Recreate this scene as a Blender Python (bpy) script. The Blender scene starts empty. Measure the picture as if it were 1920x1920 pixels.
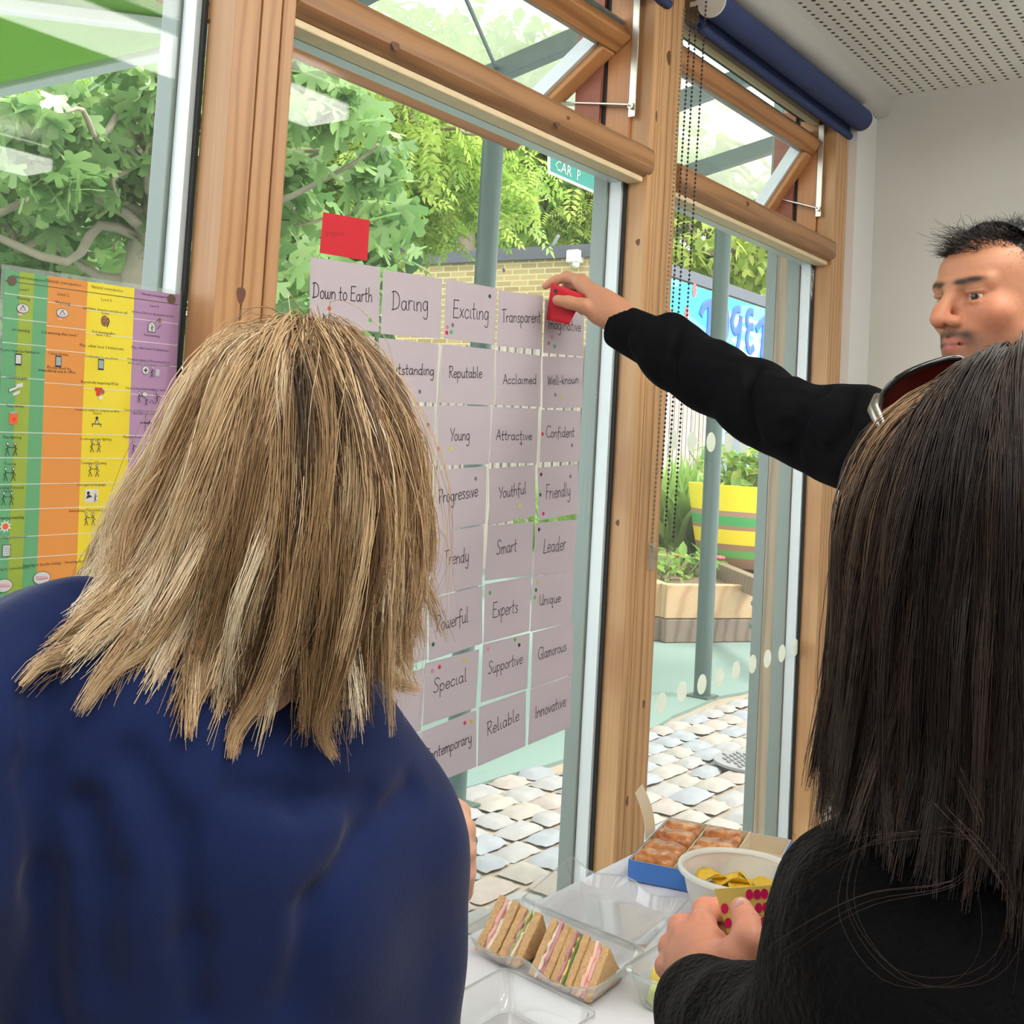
import bpy, bmesh, math, random
import numpy as np
from mathutils import Vector, Matrix

# ------------------------------------------------------------------ camera, sky, lights, exposure
scn = bpy.context.scene
COL = scn.collection
F_PX, CX, CY = 2143.89, 963.39, 719.94
WM = np.array([[0.58713406, -0.80752389, 0.05638045],
               [0.08139027, -0.0104063, -0.99662798],
               [0.80538762, 0.58974305, 0.05961469]])
CAM = np.array([0.0, -1.371, 1.52])
cam_data = bpy.data.cameras.new('camera')
cam = bpy.data.objects.new('camera', cam_data)
COL.objects.link(cam)
cam_data.sensor_width = 36.0
cam_data.lens = 36.0 * F_PX / 1920.0
cam_data.shift_x = -(CX - 960.0) / 1920.0
cam_data.shift_y = (CY - 960.0) / 1920.0
cam_data.clip_start = 0.02
cam_data.clip_end = 300
cam.matrix_world = Matrix((
    (WM[0][0], -WM[1][0], -WM[2][0], CAM[0]),
    (WM[0][1], -WM[1][1], -WM[2][1], CAM[1]),
    (WM[0][2], -WM[1][2], -WM[2][2], CAM[2]),
    (0, 0, 0, 1)))
scn.camera = cam

scn.view_settings.view_transform = 'Standard'
scn.view_settings.look = 'None'
scn.view_settings.exposure = 0.5
scn.view_settings.gamma = 1.0
scn.view_settings.use_curve_mapping = False
scn.cycles.use_denoising = True
scn.cycles.max_bounces = 8
scn.cycles.diffuse_bounces = 4
scn.cycles.transparent_max_bounces = 16
scn.cycles.sample_clamp_indirect = 6
scn.cycles.caustics_reflective = False
scn.cycles.caustics_refractive = False

world = bpy.data.worlds.new('sky')
scn.world = world
world.use_nodes = True
wn = world.node_tree
wn.nodes.clear()
w_out = wn.nodes.new('ShaderNodeOutputWorld')
w_bg = wn.nodes.new('ShaderNodeBackground')
w_tc = wn.nodes.new('ShaderNodeTexCoord')
w_sep = wn.nodes.new('ShaderNodeSeparateXYZ')
w_rmp = wn.nodes.new('ShaderNodeValToRGB')
w_rmp.color_ramp.elements[0].position = 0.0
w_rmp.color_ramp.elements[0].color = (0.93, 0.96, 1.0, 1)
w_rmp.color_ramp.elements[1].position = 0.9
w_rmp.color_ramp.elements[1].color = (1.0, 0.99, 0.97, 1)
wn.links.new(w_tc.outputs['Generated'], w_sep.inputs[0])
wn.links.new(w_sep.outputs['Z'], w_rmp.inputs[0])
wn.links.new(w_rmp.outputs[0], w_bg.inputs['Color'])
w_bg.inputs['Strength'].default_value = 2.3
wn.links.new(w_bg.outputs[0], w_out.inputs['Surface'])

sun_d = bpy.data.lights.new('sun', 'SUN')
sun_d.energy = 3.2
sun_d.angle = math.radians(12)
sun_d.color = (1.0, 0.97, 0.9)
sun = bpy.data.objects.new('sun', sun_d)
sun.rotation_euler = (math.radians(28), math.radians(22), 0)
COL.objects.link(sun)
LAMP_POWER = 13.0

# ------------------------------------------------------------------ helpers
rng = np.random.default_rng(7)
random.seed(7)
rad = math.radians


def S(r, g, b):
    def c(v):
        v = v / 255.0
        return v / 12.92 if v <= 0.04045 else ((v + 0.055) / 1.055) ** 2.4
    return (c(r), c(g), c(b), 1.0)


def ray(u, v):
    return WM.T @ np.array([(u - CX) / F_PX, (v - CY) / F_PX, 1.0])


def at(u, v, d):
    return CAM + ray(u, v) * d


def onY(u, v, y):
    d = ray(u, v)
    return CAM + d * (y - CAM[1]) / d[1]


def onZ(u, v, z):
    d = ray(u, v)
    return CAM + d * (z - CAM[2]) / d[2]


def onX(u, v, x):
    d = ray(u, v)
    return CAM + d * x / d[0]


def nrm(v):
    v = np.asarray(v, float)
    return v / (np.linalg.norm(v) + 1e-12)


class MB:
    """collects shapes into one mesh"""

    def __init__(self):
        self.v, self.f, self.m, self.n = [], [], [], 0

    def add(self, verts, faces, mi=0):
        verts = np.asarray(verts, float).reshape(-1, 3)
        self.v.append(verts)
        o = self.n
        for fc in faces:
            self.f.append([i + o for i in fc])
        self.m += [mi] * len(faces)
        self.n += len(verts)
        return self

    def box(self, a, b, mi=0):
        x0, y0, z0 = [min(a[i], b[i]) for i in range(3)]
        x1, y1, z1 = [max(a[i], b[i]) for i in range(3)]
        v = [(x0, y0, z0), (x1, y0, z0), (x1, y1, z0), (x0, y1, z0), (x0, y0, z1), (x1, y0, z1), (x1, y1, z1), (x0, y1, z1)]
        return self.add(v, [(0, 3, 2, 1), (4, 5, 6, 7), (0, 1, 5, 4), (1, 2, 6, 5), (2, 3, 7, 6), (3, 0, 4, 7)], mi)

    def obox(self, c, X, Y, Z, mi=0):
        """oriented box: centre and three half-extent vectors"""
        c, X, Y, Z = [np.asarray(q, float) for q in (c, X, Y, Z)]
        v = [c - X - Y - Z, c + X - Y - Z, c + X + Y - Z, c - X + Y - Z, c - X - Y + Z, c + X - Y + Z, c + X + Y + Z, c - X + Y + Z]
        fs = [(0, 3, 2, 1), (4, 5, 6, 7), (0, 1, 5, 4), (1, 2, 6, 5), (2, 3, 7, 6), (3, 0, 4, 7)]
        if np.dot(np.cross(X, Y), Z) < 0:
            fs = [t[::-1] for t in fs]
        return self.add(v, fs, mi)

    def beam(self, a, b, w, h, up=(0, 0, 1), mi=0):
        a, b = np.asarray(a, float), np.asarray(b, float)
        d = nrm(b - a)
        s = nrm(np.cross(d, up))
        u = np.cross(s, d)
        return self.obox((a + b) / 2, (b - a) / 2, s * w / 2, u * h / 2, mi)

    def prism(self, poly, ext, mi=0):
        """polygon of 3D points pushed along the vector ext"""
        p = np.asarray(poly, float)
        e = np.asarray(ext, float)
        n = len(p)
        nv = np.zeros(3)
        for i in range(n):
            nv += np.cross(p[i], p[(i + 1) % n])
        if np.dot(nv, e) < 0:
            p = p[::-1]
        v = np.vstack([p, p + e])
        fs = [tuple(range(n))[::-1], tuple(range(n, 2 * n))]
        for i in range(n):
            j = (i + 1) % n
            fs.append((i, j, n + j, n + i))
        return self.add(v, fs, mi)

    def tube(self, pts, r, seg=8, mi=0, cap=True, flat=1.0, ref=(0, 0, 1)):
        pts = np.asarray(pts, float)
        n = len(pts)
        r = np.broadcast_to(np.asarray(r, float), (n,))
        t = np.gradient(pts, axis=0)
        t /= np.linalg.norm(t, axis=1)[:, None] + 1e-12
        ref = np.asarray(ref, float)
        vs = []
        u = None
        for i in range(n):
            if u is None:
                u = np.cross(t[i], ref)
                if np.linalg.norm(u) < 1e-3:
                    u = np.cross(t[i], (1, 0, 0))
            u = nrm(u - t[i] * np.dot(u, t[i]))
            w = np.cross(t[i], u)
            a = np.arange(seg) * 2 * math.pi / seg
            vs.append(pts[i] + r[i] * (np.cos(a)[:, None] * u + flat * np.sin(a)[:, None] * w))
        v = np.vstack(vs)
        fs = []
        for i in range(n - 1):
            for k in range(seg):
                k2 = (k + 1) % seg
                fs.append((i * seg + k, i * seg + k2, (i + 1) * seg + k2, (i + 1) * seg + k))
        if cap:
            fs.append(tuple(range(seg))[::-1])
            fs.append(tuple(range((n - 1) * seg, n * seg)))
        return self.add(v, fs, mi)

    def lathe(self, prof, c=(0, 0, 0), seg=32, mi=0, axis=None, sx=1.0, sy=1.0):
        """profile of (radius, height) turned about z through c"""
        c = np.asarray(c, float)
        n = len(prof)
        a = np.arange(seg) * 2 * math.pi / seg
        v = []
        for (r, h) in prof:
            v.append(np.stack([c[0] + sx * r * np.cos(a), c[1] + sy * r * np.sin(a), np.full(seg, c[2] + h)], 1))
        v = np.vstack(v)
        fs = []
        for i in range(n - 1):
            for k in range(seg):
                k2 = (k + 1) % seg
                fs.append((i * seg + k, i * seg + k2, (i + 1) * seg + k2, (i + 1) * seg + k))
        return self.add(v, fs, mi)

    def sphere(self, c, r, seg=12, rings=8, mi=0, scale=(1, 1, 1), M=None):
        c = np.asarray(c, float)
        v, fs = [], []
        for i in range(rings + 1):
            th = math.pi * i / rings
            for k in range(seg):
                ph = 2 * math.pi * k / seg
                v.append((math.sin(th) * math.cos(ph) * scale[0], math.sin(th) * math.sin(ph) * scale[1], math.cos(th) * scale[2]))
        v = np.array(v) * r
        if M is not None:
            v = v @ np.asarray(M).T
        for i in range(rings):
            for k in range(seg):
                k2 = (k + 1) % seg
                fs.append((i * seg + k, (i + 1) * seg + k, (i + 1) * seg + k2, i * seg + k2))
        return self.add(v + c, fs, mi)

    def disc(self, c, u, v, r, seg=20, mi=0, th=0.0003, ry=None):
        c, u, v = np.asarray(c, float), nrm(u), nrm(v)
        a = np.arange(seg) * 2 * math.pi / seg
        p = c + r * np.cos(a)[:, None] * u + (ry or r) * np.sin(a)[:, None] * v
        return self.prism(p, np.cross(u, v) * th, mi)

    def build(self, name, mats, parent=None, smooth=None, bevel=None, seg=2, loc=None):
        me = bpy.data.meshes.new(name)
        vs = np.vstack(self.v) if self.v else np.zeros((0, 3))
        o = bpy.data.objects.new(name, me)
        if loc is not None:
            vs = vs - np.asarray(loc, float)
            o.location = loc
        me.from_pydata(vs.tolist(), [], self.f)
        if not isinstance(mats, (list, tuple)):
            mats = [mats]
        for m in mats:
            me.materials.append(m)
        if len(mats) > 1:
            me.polygons.foreach_set('material_index', self.m)
        if smooth is not None:
            me.polygons.foreach_set('use_smooth', [True] * len(me.polygons))
            if smooth < 180:
                me.set_sharp_from_angle(angle=rad(smooth))
        me.update()
        COL.objects.link(o)
        if bevel:
            b = o.modifiers.new('bevel', 'BEVEL')
            b.width = bevel
            b.segments = seg
            b.limit_method = 'ANGLE'
            b.angle_limit = rad(40)
        if parent is not None:
            o.parent = parent
            if parent.type == 'EMPTY' or parent.parent is not None or True:
                o.matrix_parent_inverse = Matrix.Translation(-world_loc(parent))
        return o


def world_loc(o):
    l = Vector(o.location)
    if o.parent is not None:
        return l  # every object here keeps its location in world space (parents carry no rotation)
    return l


def tag(o, label=None, cat=None, group=None, kind=None):
    if label:
        o['label'] = label
    if cat:
        o['category'] = cat
    if group:
        o['group'] = group
    if kind:
        o['kind'] = kind
    return o


def thing(name, loc, label, cat, group=None, kind=None):
    o = bpy.data.objects.new(name, None)
    o.empty_display_size = 0.05
    o.location = [float(q) for q in loc]
    COL.objects.link(o)
    return tag(o, label, cat, group, kind)


def struct(o):
    o['kind'] = 'structure'
    return o


# ------------------------------------------------------------------ materials
def new_mat(name):
    m = bpy.data.materials.new(name)
    m.use_nodes = True
    nt = m.node_tree
    p = nt.nodes['Principled BSDF']
    return m, nt, p


def N(nt, t, **kw):
    n = nt.nodes.new(t)
    for k, v in kw.items():
        setattr(n, k, v)
    return n


def plain(name, col, rough=0.5, metal=0.0, spec=0.5, noise=0.0, nscale=40.0, bump=0.0, sheen=0.0, trans=0.0, sss=0.0, coat=0.0):
    m, nt, p = new_mat(name)
    p.inputs['Base Color'].default_value = col
    p.inputs['Roughness'].default_value = rough
    p.inputs['Metallic'].default_value = metal
    p.inputs['Specular IOR Level'].default_value = spec
    if sheen:
        p.inputs['Sheen Weight'].default_value = sheen
    if coat:
        p.inputs['Coat Weight'].default_value = coat
    if sss:
        p.inputs['Subsurface Weight'].default_value = sss
        p.inputs['Subsurface Radius'].default_value = (0.012, 0.005, 0.003)
        p.inputs['Subsurface Scale'].default_value = 1.0
    if noise or bump:
        tc = N(nt, 'ShaderNodeTexCoord')
        nz = N(nt, 'ShaderNodeTexNoise')
        nz.inputs['Scale'].default_value = nscale
        nz.inputs['Detail'].default_value = 5
        nt.links.new(tc.outputs['Object'], nz.inputs['Vector'])
        if noise:
            mx = N(nt, 'ShaderNodeMix', data_type='RGBA')
            mx.inputs[6].default_value = tuple(max(0, c * (1 - noise)) for c in col[:3]) + (1,)
            mx.inputs[7].default_value = tuple(min(1, c * (1 + noise)) for c in col[:3]) + (1,)
            nt.links.new(nz.outputs['Fac'], mx.inputs[0])
            nt.links.new(mx.outputs[2], p.inputs['Base Color'])
        if bump:
            bp = N(nt, 'ShaderNodeBump')
            bp.inputs['Strength'].default_value = bump
            bp.inputs['Distance'].default_value = 0.01
            nt.links.new(nz.outputs['Fac'], bp.inputs['Height'])
            nt.links.new(bp.outputs[0], p.inputs['Normal'])
    if trans:
        out = nt.nodes['Material Output']
        tr = N(nt, 'ShaderNodeBsdfTranslucent')
        tr.inputs['Color'].default_value = col
        mixs = N(nt, 'ShaderNodeMixShader')
        mixs.inputs[0].default_value = trans
        nt.links.new(p.outputs[0], mixs.inputs[1])
        nt.links.new(tr.outputs[0], mixs.inputs[2])
        nt.links.new(mixs.outputs[0], out.inputs['Surface'])
    return m


def wood(name, axis, light, dark, centre=(0, 0, 0), scale=9.0, rough=0.42, along=0.35, distort=3.0):
    """pine: growth rings about an axis running along the timber, wandering so that arches appear"""
    m, nt, p = new_mat(name)
    tc = N(nt, 'ShaderNodeTexCoord')
    mp = N(nt, 'ShaderNodeMapping')
    sc = {'X': (along, 1, 1), 'Y': (1, along, 1), 'Z': (1, 1, along)}[axis]
    mp.inputs['Scale'].default_value = sc
    mp.inputs['Location'].default_value = centre
    nt.links.new(tc.outputs['Object'], mp.inputs['Vector'])
    wv = N(nt, 'ShaderNodeTexWave', wave_type='RINGS', rings_direction=axis, wave_profile='SIN')
    wv.inputs['Scale'].default_value = scale
    wv.inputs['Distortion'].default_value = distort
    wv.inputs['Detail'].default_value = 1.5
    wv.inputs['Detail Scale'].default_value = 0.9
    nt.links.new(mp.outputs[0], wv.inputs['Vector'])
    mp2 = N(nt, 'ShaderNodeMapping')
    mp2.inputs['Scale'].default_value = {'X': (2, 160, 160), 'Y': (160, 2, 160), 'Z': (160, 160, 2)}[axis]
    nt.links.new(tc.outputs['Object'], mp2.inputs['Vector'])
    nz = N(nt, 'ShaderNodeTexNoise')
    nz.inputs['Scale'].default_value = 1.0
    nz.inputs['Detail'].default_value = 3
    nt.links.new(mp2.outputs[0], nz.inputs['Vector'])
    nz2 = N(nt, 'ShaderNodeTexNoise')
    nz2.inputs['Scale'].default_value = 2.3
    nt.links.new(tc.outputs['Object'], nz2.inputs['Vector'])
    rp = N(nt, 'ShaderNodeValToRGB')
    e = rp.color_ramp.elements
    e[0].position = 0.0
    e[0].color = light
    e[1].position = 1.0
    e[1].color = dark
    e.new(0.6).color = tuple(light[i] * 0.8 + dark[i] * 0.2 for i in range(3)) + (1,)
    nt.links.new(wv.outputs['Fac'], rp.inputs[0])
    mx = N(nt, 'ShaderNodeMix', data_type='RGBA', blend_type='MULTIPLY')
    mx.inputs[0].default_value = 0.4
    nt.links.new(rp.outputs[0], mx.inputs[6])
    rp2 = N(nt, 'ShaderNodeValToRGB')
    rp2.color_ramp.elements[0].position = 0.25
    rp2.color_ramp.elements[0].color = (0.72, 0.66, 0.6, 1)
    rp2.color_ramp.elements[1].position = 0.6
    rp2.color_ramp.elements[1].color = (1.05, 1.05, 1.05, 1)
    nt.links.new(nz.outputs['Fac'], rp2.inputs[0])
    nt.links.new(rp2.outputs[0], mx.inputs[7])
    mx2 = N(nt, 'ShaderNodeMix', data_type='RGBA', blend_type='MULTIPLY')
    mx2.inputs[0].default_value = 0.5
    rp3 = N(nt, 'ShaderNodeValToRGB')
    rp3.color_ramp.elements[0].position = 0.3
    rp3.color_ramp.elements[0].color = (0.8, 0.74, 0.68, 1)
    rp3.color_ramp.elements[1].position = 0.65
    rp3.color_ramp.elements[1].color = (1.06, 1.04, 1.0, 1)
    nt.links.new(nz2.outputs['Fac'], rp3.inputs[0])
    nt.links.new(mx.outputs[2], mx2.inputs[6])
    nt.links.new(rp3.outputs[0], mx2.inputs[7])
    nt.links.new(mx2.outputs[2], p.inputs['Base Color'])
    p.inputs['Roughness'].default_value = rough
    return m


def glass_mat(name, tint=(1, 1, 1, 1), haze=0.0, hazecol=(0.8, 0.85, 0.82, 1), rough=0.0, ior=1.45, boost=1.0):
    m, nt, p = new_mat(name)
    nt.nodes.remove(p)
    out = nt.nodes['Material Output']
    tr = N(nt, 'ShaderNodeBsdfTransparent')
    tr.inputs[0].default_value = tint
    gl = N(nt, 'ShaderNodeBsdfGlossy')
    gl.inputs['Roughness'].default_value = rough
    fr = N(nt, 'ShaderNodeFresnel')
    geo = N(nt, 'ShaderNodeNewGeometry')           # same reflectance entering and leaving the sheet
    mr = N(nt, 'ShaderNodeMapRange')
    mr.inputs['To Min'].default_value = ior
    mr.inputs['To Max'].default_value = 1.0 / ior
    nt.links.new(geo.outputs['Backfacing'], mr.inputs['Value'])
    nt.links.new(mr.outputs[0], fr.inputs[0])
    mu = N(nt, 'ShaderNodeMath', operation='MULTIPLY')
    mu.use_clamp = True
    mu.inputs[1].default_value = boost
    nt.links.new(fr.outputs[0], mu.inputs[0])
    mx = N(nt, 'ShaderNodeMixShader')
    nt.links.new(mu.outputs[0], mx.inputs[0])
    nt.links.new(tr.outputs[0], mx.inputs[1])
    nt.links.new(gl.outputs[0], mx.inputs[2])
    last = mx
    if haze:
        df = N(nt, 'ShaderNodeBsdfDiffuse')
        df.inputs[0].default_value = hazecol
        tl = N(nt, 'ShaderNodeBsdfTranslucent')
        tl.inputs[0].default_value = hazecol
        dm = N(nt, 'ShaderNodeMixShader')
        dm.inputs[0].default_value = 0.5
        nt.links.new(df.outputs[0], dm.inputs[1])
        nt.links.new(tl.outputs[0], dm.inputs[2])
        m2 = N(nt, 'ShaderNodeMixShader')
        m2.inputs[0].default_value = haze
        nt.links.new(mx.outputs[0], m2.inputs[1])
        nt.links.new(dm.outputs[0], m2.inputs[2])
        last = m2
    nt.links.new(last.outputs[0], out.inputs['Surface'])
    return m


def emit_mat(name, col, strength):
    m, nt, p = new_mat(name)
    p.inputs['Base Color'].default_value = (0.8, 0.8, 0.8, 1)
    p.inputs['Emission Color'].default_value = col
    p.inputs['Emission Strength'].default_value = strength
    return m


PINE_L, PINE_D = S(202, 162, 116), S(180, 136, 92)
M = {}
M['pine_z'] = wood('pine_upright', 'Z', PINE_L, PINE_D, centre=(-1.31, 0.02, 0.3), scale=11)
M['pine_z2'] = wood('pine_upright_amber', 'Z', S(186, 143, 100), S(168, 122, 82), centre=(-2.40, -0.1, 0.9), scale=13)
M['pine_x'] = wood('pine_rail', 'X', S(170, 128, 88), S(146, 106, 70), centre=(0.2, 0.16, -2.12), scale=12)
M['pine_sash'] = wood('pine_sash_orange', 'X', S(190, 138, 90), S(160, 108, 64), centre=(0, -0.2, -2.3), scale=9)
M['pine_pale'] = plain('pale_bead', S(222, 203, 165), 0.5, noise=0.12, nscale=30)
M['gasket'] = plain('black_gasket', S(28, 30, 32), 0.6)
M['spacer'] = plain('pale_alloy', S(206, 216, 220), 0.35, metal=0.15)
M['alloy'] = plain('grey_green_alloy', S(120, 134, 130), 0.45, metal=0.3)
M['steel'] = plain('zinc_steel', S(205, 203, 192), 0.3, metal=0.8)
M['wall'] = plain('wall_paint', S(208, 206, 200), 0.7, noise=0.03, nscale=6)
M['white_paint'] = plain('white_paint', S(226, 226, 226), 0.6)
M['soffit'] = plain('soffit_paint', S(196, 194, 191), 0.65)
M['floor'] = plain('floor_vinyl', S(150, 148, 142), 0.5, noise=0.1)
M['blind'] = plain('navy_blind_cloth', S(46, 62, 108), 0.75, noise=0.08, nscale=200)
M['chain_metal'] = plain('bead_metal', S(150, 140, 125), 0.35, metal=0.7)
M['chain_dark'] = plain('bead_dark', S(48, 34, 48), 0.4)
M['clear_plastic'] = glass_mat('clear_plastic', tint=(0.93, 0.95, 0.94, 1), haze=0.12, hazecol=(0.85, 0.87, 0.86, 1), rough=0.08, boost=1.6)
M['pane'] = glass_mat('window_glass', tint=(0.975, 0.985, 0.98, 1), haze=0.015, boost=0.5)
M['white_plastic'] = plain('white_plastic', S(225, 224, 218), 0.4)


def ceiling_mat():
    m, nt, p = new_mat('perforated_ceiling')
    tc = N(nt, 'ShaderNodeTexCoord')
    mp = N(nt, 'ShaderNodeMapping')
    k = 1 / 0.0335
    mp.inputs['Scale'].default_value = (1 / 0.0305, 1 / 0.037, 0)
    nt.links.new(tc.outputs['Object'], mp.inputs['Vector'])
    fr = N(nt, 'ShaderNodeVectorMath', operation='FRACTION')
    nt.links.new(mp.outputs[0], fr.inputs[0])
    su = N(nt, 'ShaderNodeVectorMath', operation='SUBTRACT')
    su.inputs[1].default_value = (0.5, 0.5, 0)
    nt.links.new(fr.outputs[0], su.inputs[0])
    ml = N(nt, 'ShaderNodeVectorMath', operation='MULTIPLY')
    ml.inputs[1].default_value = (0.0305, 0.037, 0)
    nt.links.new(su.outputs[0], ml.inputs[0])
    ln = N(nt, 'ShaderNodeVectorMath', operation='LENGTH')
    nt.links.new(ml.outputs[0], ln.inputs[0])
    lt = N(nt, 'ShaderNodeMath', operation='LESS_THAN')
    lt.inputs[1].default_value = 0.0062
    nt.links.new(ln.outputs['Value'], lt.inputs[0])
    mx = N(nt, 'ShaderNodeMix', data_type='RGBA')
    mx.inputs[6].default_value = S(246, 244, 238)
    mx.inputs[7].default_value = S(70, 66, 62)
    nt.links.new(lt.outputs[0], mx.inputs[0])
    nt.links.new(mx.outputs[2], p.inputs['Base Color'])
    p.inputs['Roughness'].default_value = 0.75
    return m


M['ceiling'] = ceiling_mat()
# ------------------------------------------------------------------ the room shell
ZH, ZT, ZS = 2.66, 2.24, 0.36          # window head, transom top, sill
XE, YB, XL, ZC = 3.73, -5.2, -3.2, 2.77  # end wall, back wall, left wall, ceiling
struct(MB().box((XL - .1, YB - .1, -.1), (XE + .1, 0.02, 0)).build('floor', M['floor']))
struct(MB().box((XL - .1, YB - .1, ZC), (XE + .1, -0.10, ZC + .1)).build('ceiling', M['ceiling']))
struct(MB().box((XE, YB, 0), (XE + .12, 0.06, ZC)).build('wall_end', M['wall']))
struct(MB().box((XL - .12, YB, 0), (XL, 0.06, ZC)).build('wall_left', M['wall']))
struct(MB().box((XL, YB - .12, 0), (XE, YB, ZC)).build('wall_back', M['wall']))
w = MB()
w.box((XL, -.06, 0), (-.22, .08, ZC))
w.box((-.22, -.06, 0), (3.55, .08, ZS))
w.box((-.22, -.02, ZH + .04), (3.55, .08, ZC + .1))
w.box((3.55, -.085, 0), (XE, .08, ZC + .1))
struct(w.build('wall_window', M['white_paint']))
# boxed soffit over the windows with a rounded lower edge
pr = [(-.10, ZC + .02), (-.10, 2.705), (-.205, 2.70), (-.225, 2.712), (-.232, 2.735), (-.232, ZC + .02)]
pr = [(0.0, ZC + .02), (0.0, 2.70), (-.09, 2.70), (-.112, 2.703), (-.128, 2.715), (-.135, 2.735), (-.135, ZC + .02)]
s = MB().prism([(XL, a, b) for a, b in pr], (XE - XL, 0, 0))
struct(s.build('trim_1', M['soffit'], smooth=50))
struct(MB().box((-.22, -.14, ZS - .03), (3.55, -.0, ZS)).build('trim_2', M['white_paint'], bevel=.004))


M['knot'] = plain('pine_knot', S(104, 66, 44), .5, noise=.35, nscale=120)


def knot(mb, c, ex, ez, rx_, rz_, mi):
    """dark knot lying in the face of the timber"""
    a = np.arange(18) * 2 * math.pi / 18
    r = 1 + .12 * np.sin(3 * a + c[2] * 40)
    v = np.asarray(c) + (rx_ * r * np.cos(a))[:, None] * np.array(ex, float) + (rz_ * r * np.sin(a))[:, None] * np.array(ez, float)
    mb.add(v, [tuple(range(18))], mi)


def post(name, x0, x1, yf, grooves, mat_r, mat_f, front_knots=(), side_knots=()):
    """built-up timber post: pale reveal side, room face with grooves"""
    mb = MB()
    z0, z1 = ZS, ZH + .06
    edges = [x0] + [x0 + (x1 - x0) * g for g in grooves] + [x1]
    for i in range(len(edges) - 1):
        a, b = edges[i] + (.0015 if i else 0), edges[i + 1] - (.0015 if i < len(edges) - 2 else 0)
        mb.box((a, yf, z0), (b, -.004, z1), 0)
    for g in edges[1:-1]:
        mb.box((g - .0016, yf + .012, z0), (g + .0016, -.004, z1), 1)
    for u, v, rx_, rz_ in front_knots:
        knot(mb, onY(u, v, yf - .0003), (1, 0, 0), (0, 0, 1), rx_, rz_, 2)
    for u, v, rx_, rz_ in side_knots:
        knot(mb, onX(u, v, x0 - .0003), (0, -1, 0), (0, 0, 1), rx_, rz_, 2)
    o = mb.build(name, [mat_r, M['gasket'], M['knot']], bevel=.0035)
    return struct(o)


post('trim_3', 1.052, 1.166, -.066, [.42, .77], M['pine_z2'], M['gasket'], [(452, 553, .0085, .0125)], [(392, 40, .003, .004)])
post('trim_4', 2.272, 2.412, -.056, [.28, .6], M['pine_z'], M['gasket'], [(1254, 108, .010, .018), (1231, 218, .004, .014), (1176, 1502, .006, .012), (1207, 1320, .006, .010)], [(1196, 454, .006, .008), (1158, 980, .005, .007)])
post('trim_5', 3.440, 3.550, -.058, [.72], M['pine_z'], M['gasket'])
post('trim_6', -.22, -.10, -.066, [.5], M['pine_z2'], M['gasket'])
struct(MB().box((-.22, -.058, ZS), (3.55, .03, ZS + .012)).build('trim_10', M['white_paint']))
struct(MB().box((-.22, -.058, ZH), (3.55, .03, ZH + .06)).build('trim_7', M['pine_x'], bevel=.004))


def ring(mb, x0, x1, z0, z1, y0, y1, w, mi=0):
    mb.box((x0, y0, z0), (x0 + w, y1, z1), mi)
    mb.box((x1 - w, y0, z0), (x1, y1, z1), mi)
    mb.box((x0 + w, y0, z0), (x1 - w, y1, z0 + w), mi)
    mb.box((x0 + w, y0, z1 - w), (x1 - w, y1, z1), mi)


def glazing(n, x0, x1, z0, z1, transom):
    e = thing('window_%d' % n, (x0, 0, z0), None, None, kind='structure')
    g = MB()
    ring(g, x0, x1, z0, z1, -.006, .002, .006)
    g.build('gasket', M['gasket'], e)
    sp = MB()
    ring(sp, x0 + .003, x1 - .003, z0 + .003, z1 - .003, .003, .034, .012)
    sp.build('spacer_bar', M['spacer'], e)
    al = MB()
    ring(al, x0 - .01, x1 + .01, z0 - .01, z1 + (.036 if transom else .01), .036, .075, .032)
    al.build('outer_frame', M['alloy'], e, bevel=.002)
    MB().box((x0 + .002, -.0005, z0 + .002), (x1 - .002, .0055, z1 - .002)).build('pane', M['pane'], e)
    if transom:
        # rail with a nosing that stands proud of the posts
        zt = ZT
        prof = [(-.004, zt - .066), (-.048, zt - .066), (-.062, zt - .059), (-.069, zt - .050), (-.070, zt - .016), (-.065, zt - .004), (-.056, zt), (-.004, zt)]
        t = MB().prism([(x0 - .0, a, b) for a, b in prof], (x1 - x0 + .012, 0, 0))
        for u, v, r_ in ((742, 86, .007), (1046, 234, .006), (1066, 221, .004), (1401, 193, .007), (1402, 382, .007)):
            q = onY(u, v, -.0706)
            if x0 < q[0] < x1 and zt - .055 < q[2] < zt - .01:
                knot(t, q, (1, 0, 0), (0, 0, 1), r_ * 1.5, r_, 1)
        t.build('transom', [M['pine_x'], M['knot']], e, smooth=30, bevel=.003)
        MB().box((x0, -.046, zt - .080), (x1, -.004, zt - .0665)).build('glazing_bead', M['pine_pale'], e, bevel=.003)
        MB().box((x0, .076, zt - .022), (x1, .11, zt + .0)).build('outer_rail', wood('brown_rail', 'X', S(150, 118, 84), S(116, 86, 56)), e)
    return e


win1 = glazing(1, -.10, 1.050, ZS, ZH, False)
win2 = glazing(2, 1.168, 2.270, ZS, ZT - .062, True)
win3 = glazing(3, 2.414, 3.438, ZS, ZT - .062, True)


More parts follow.
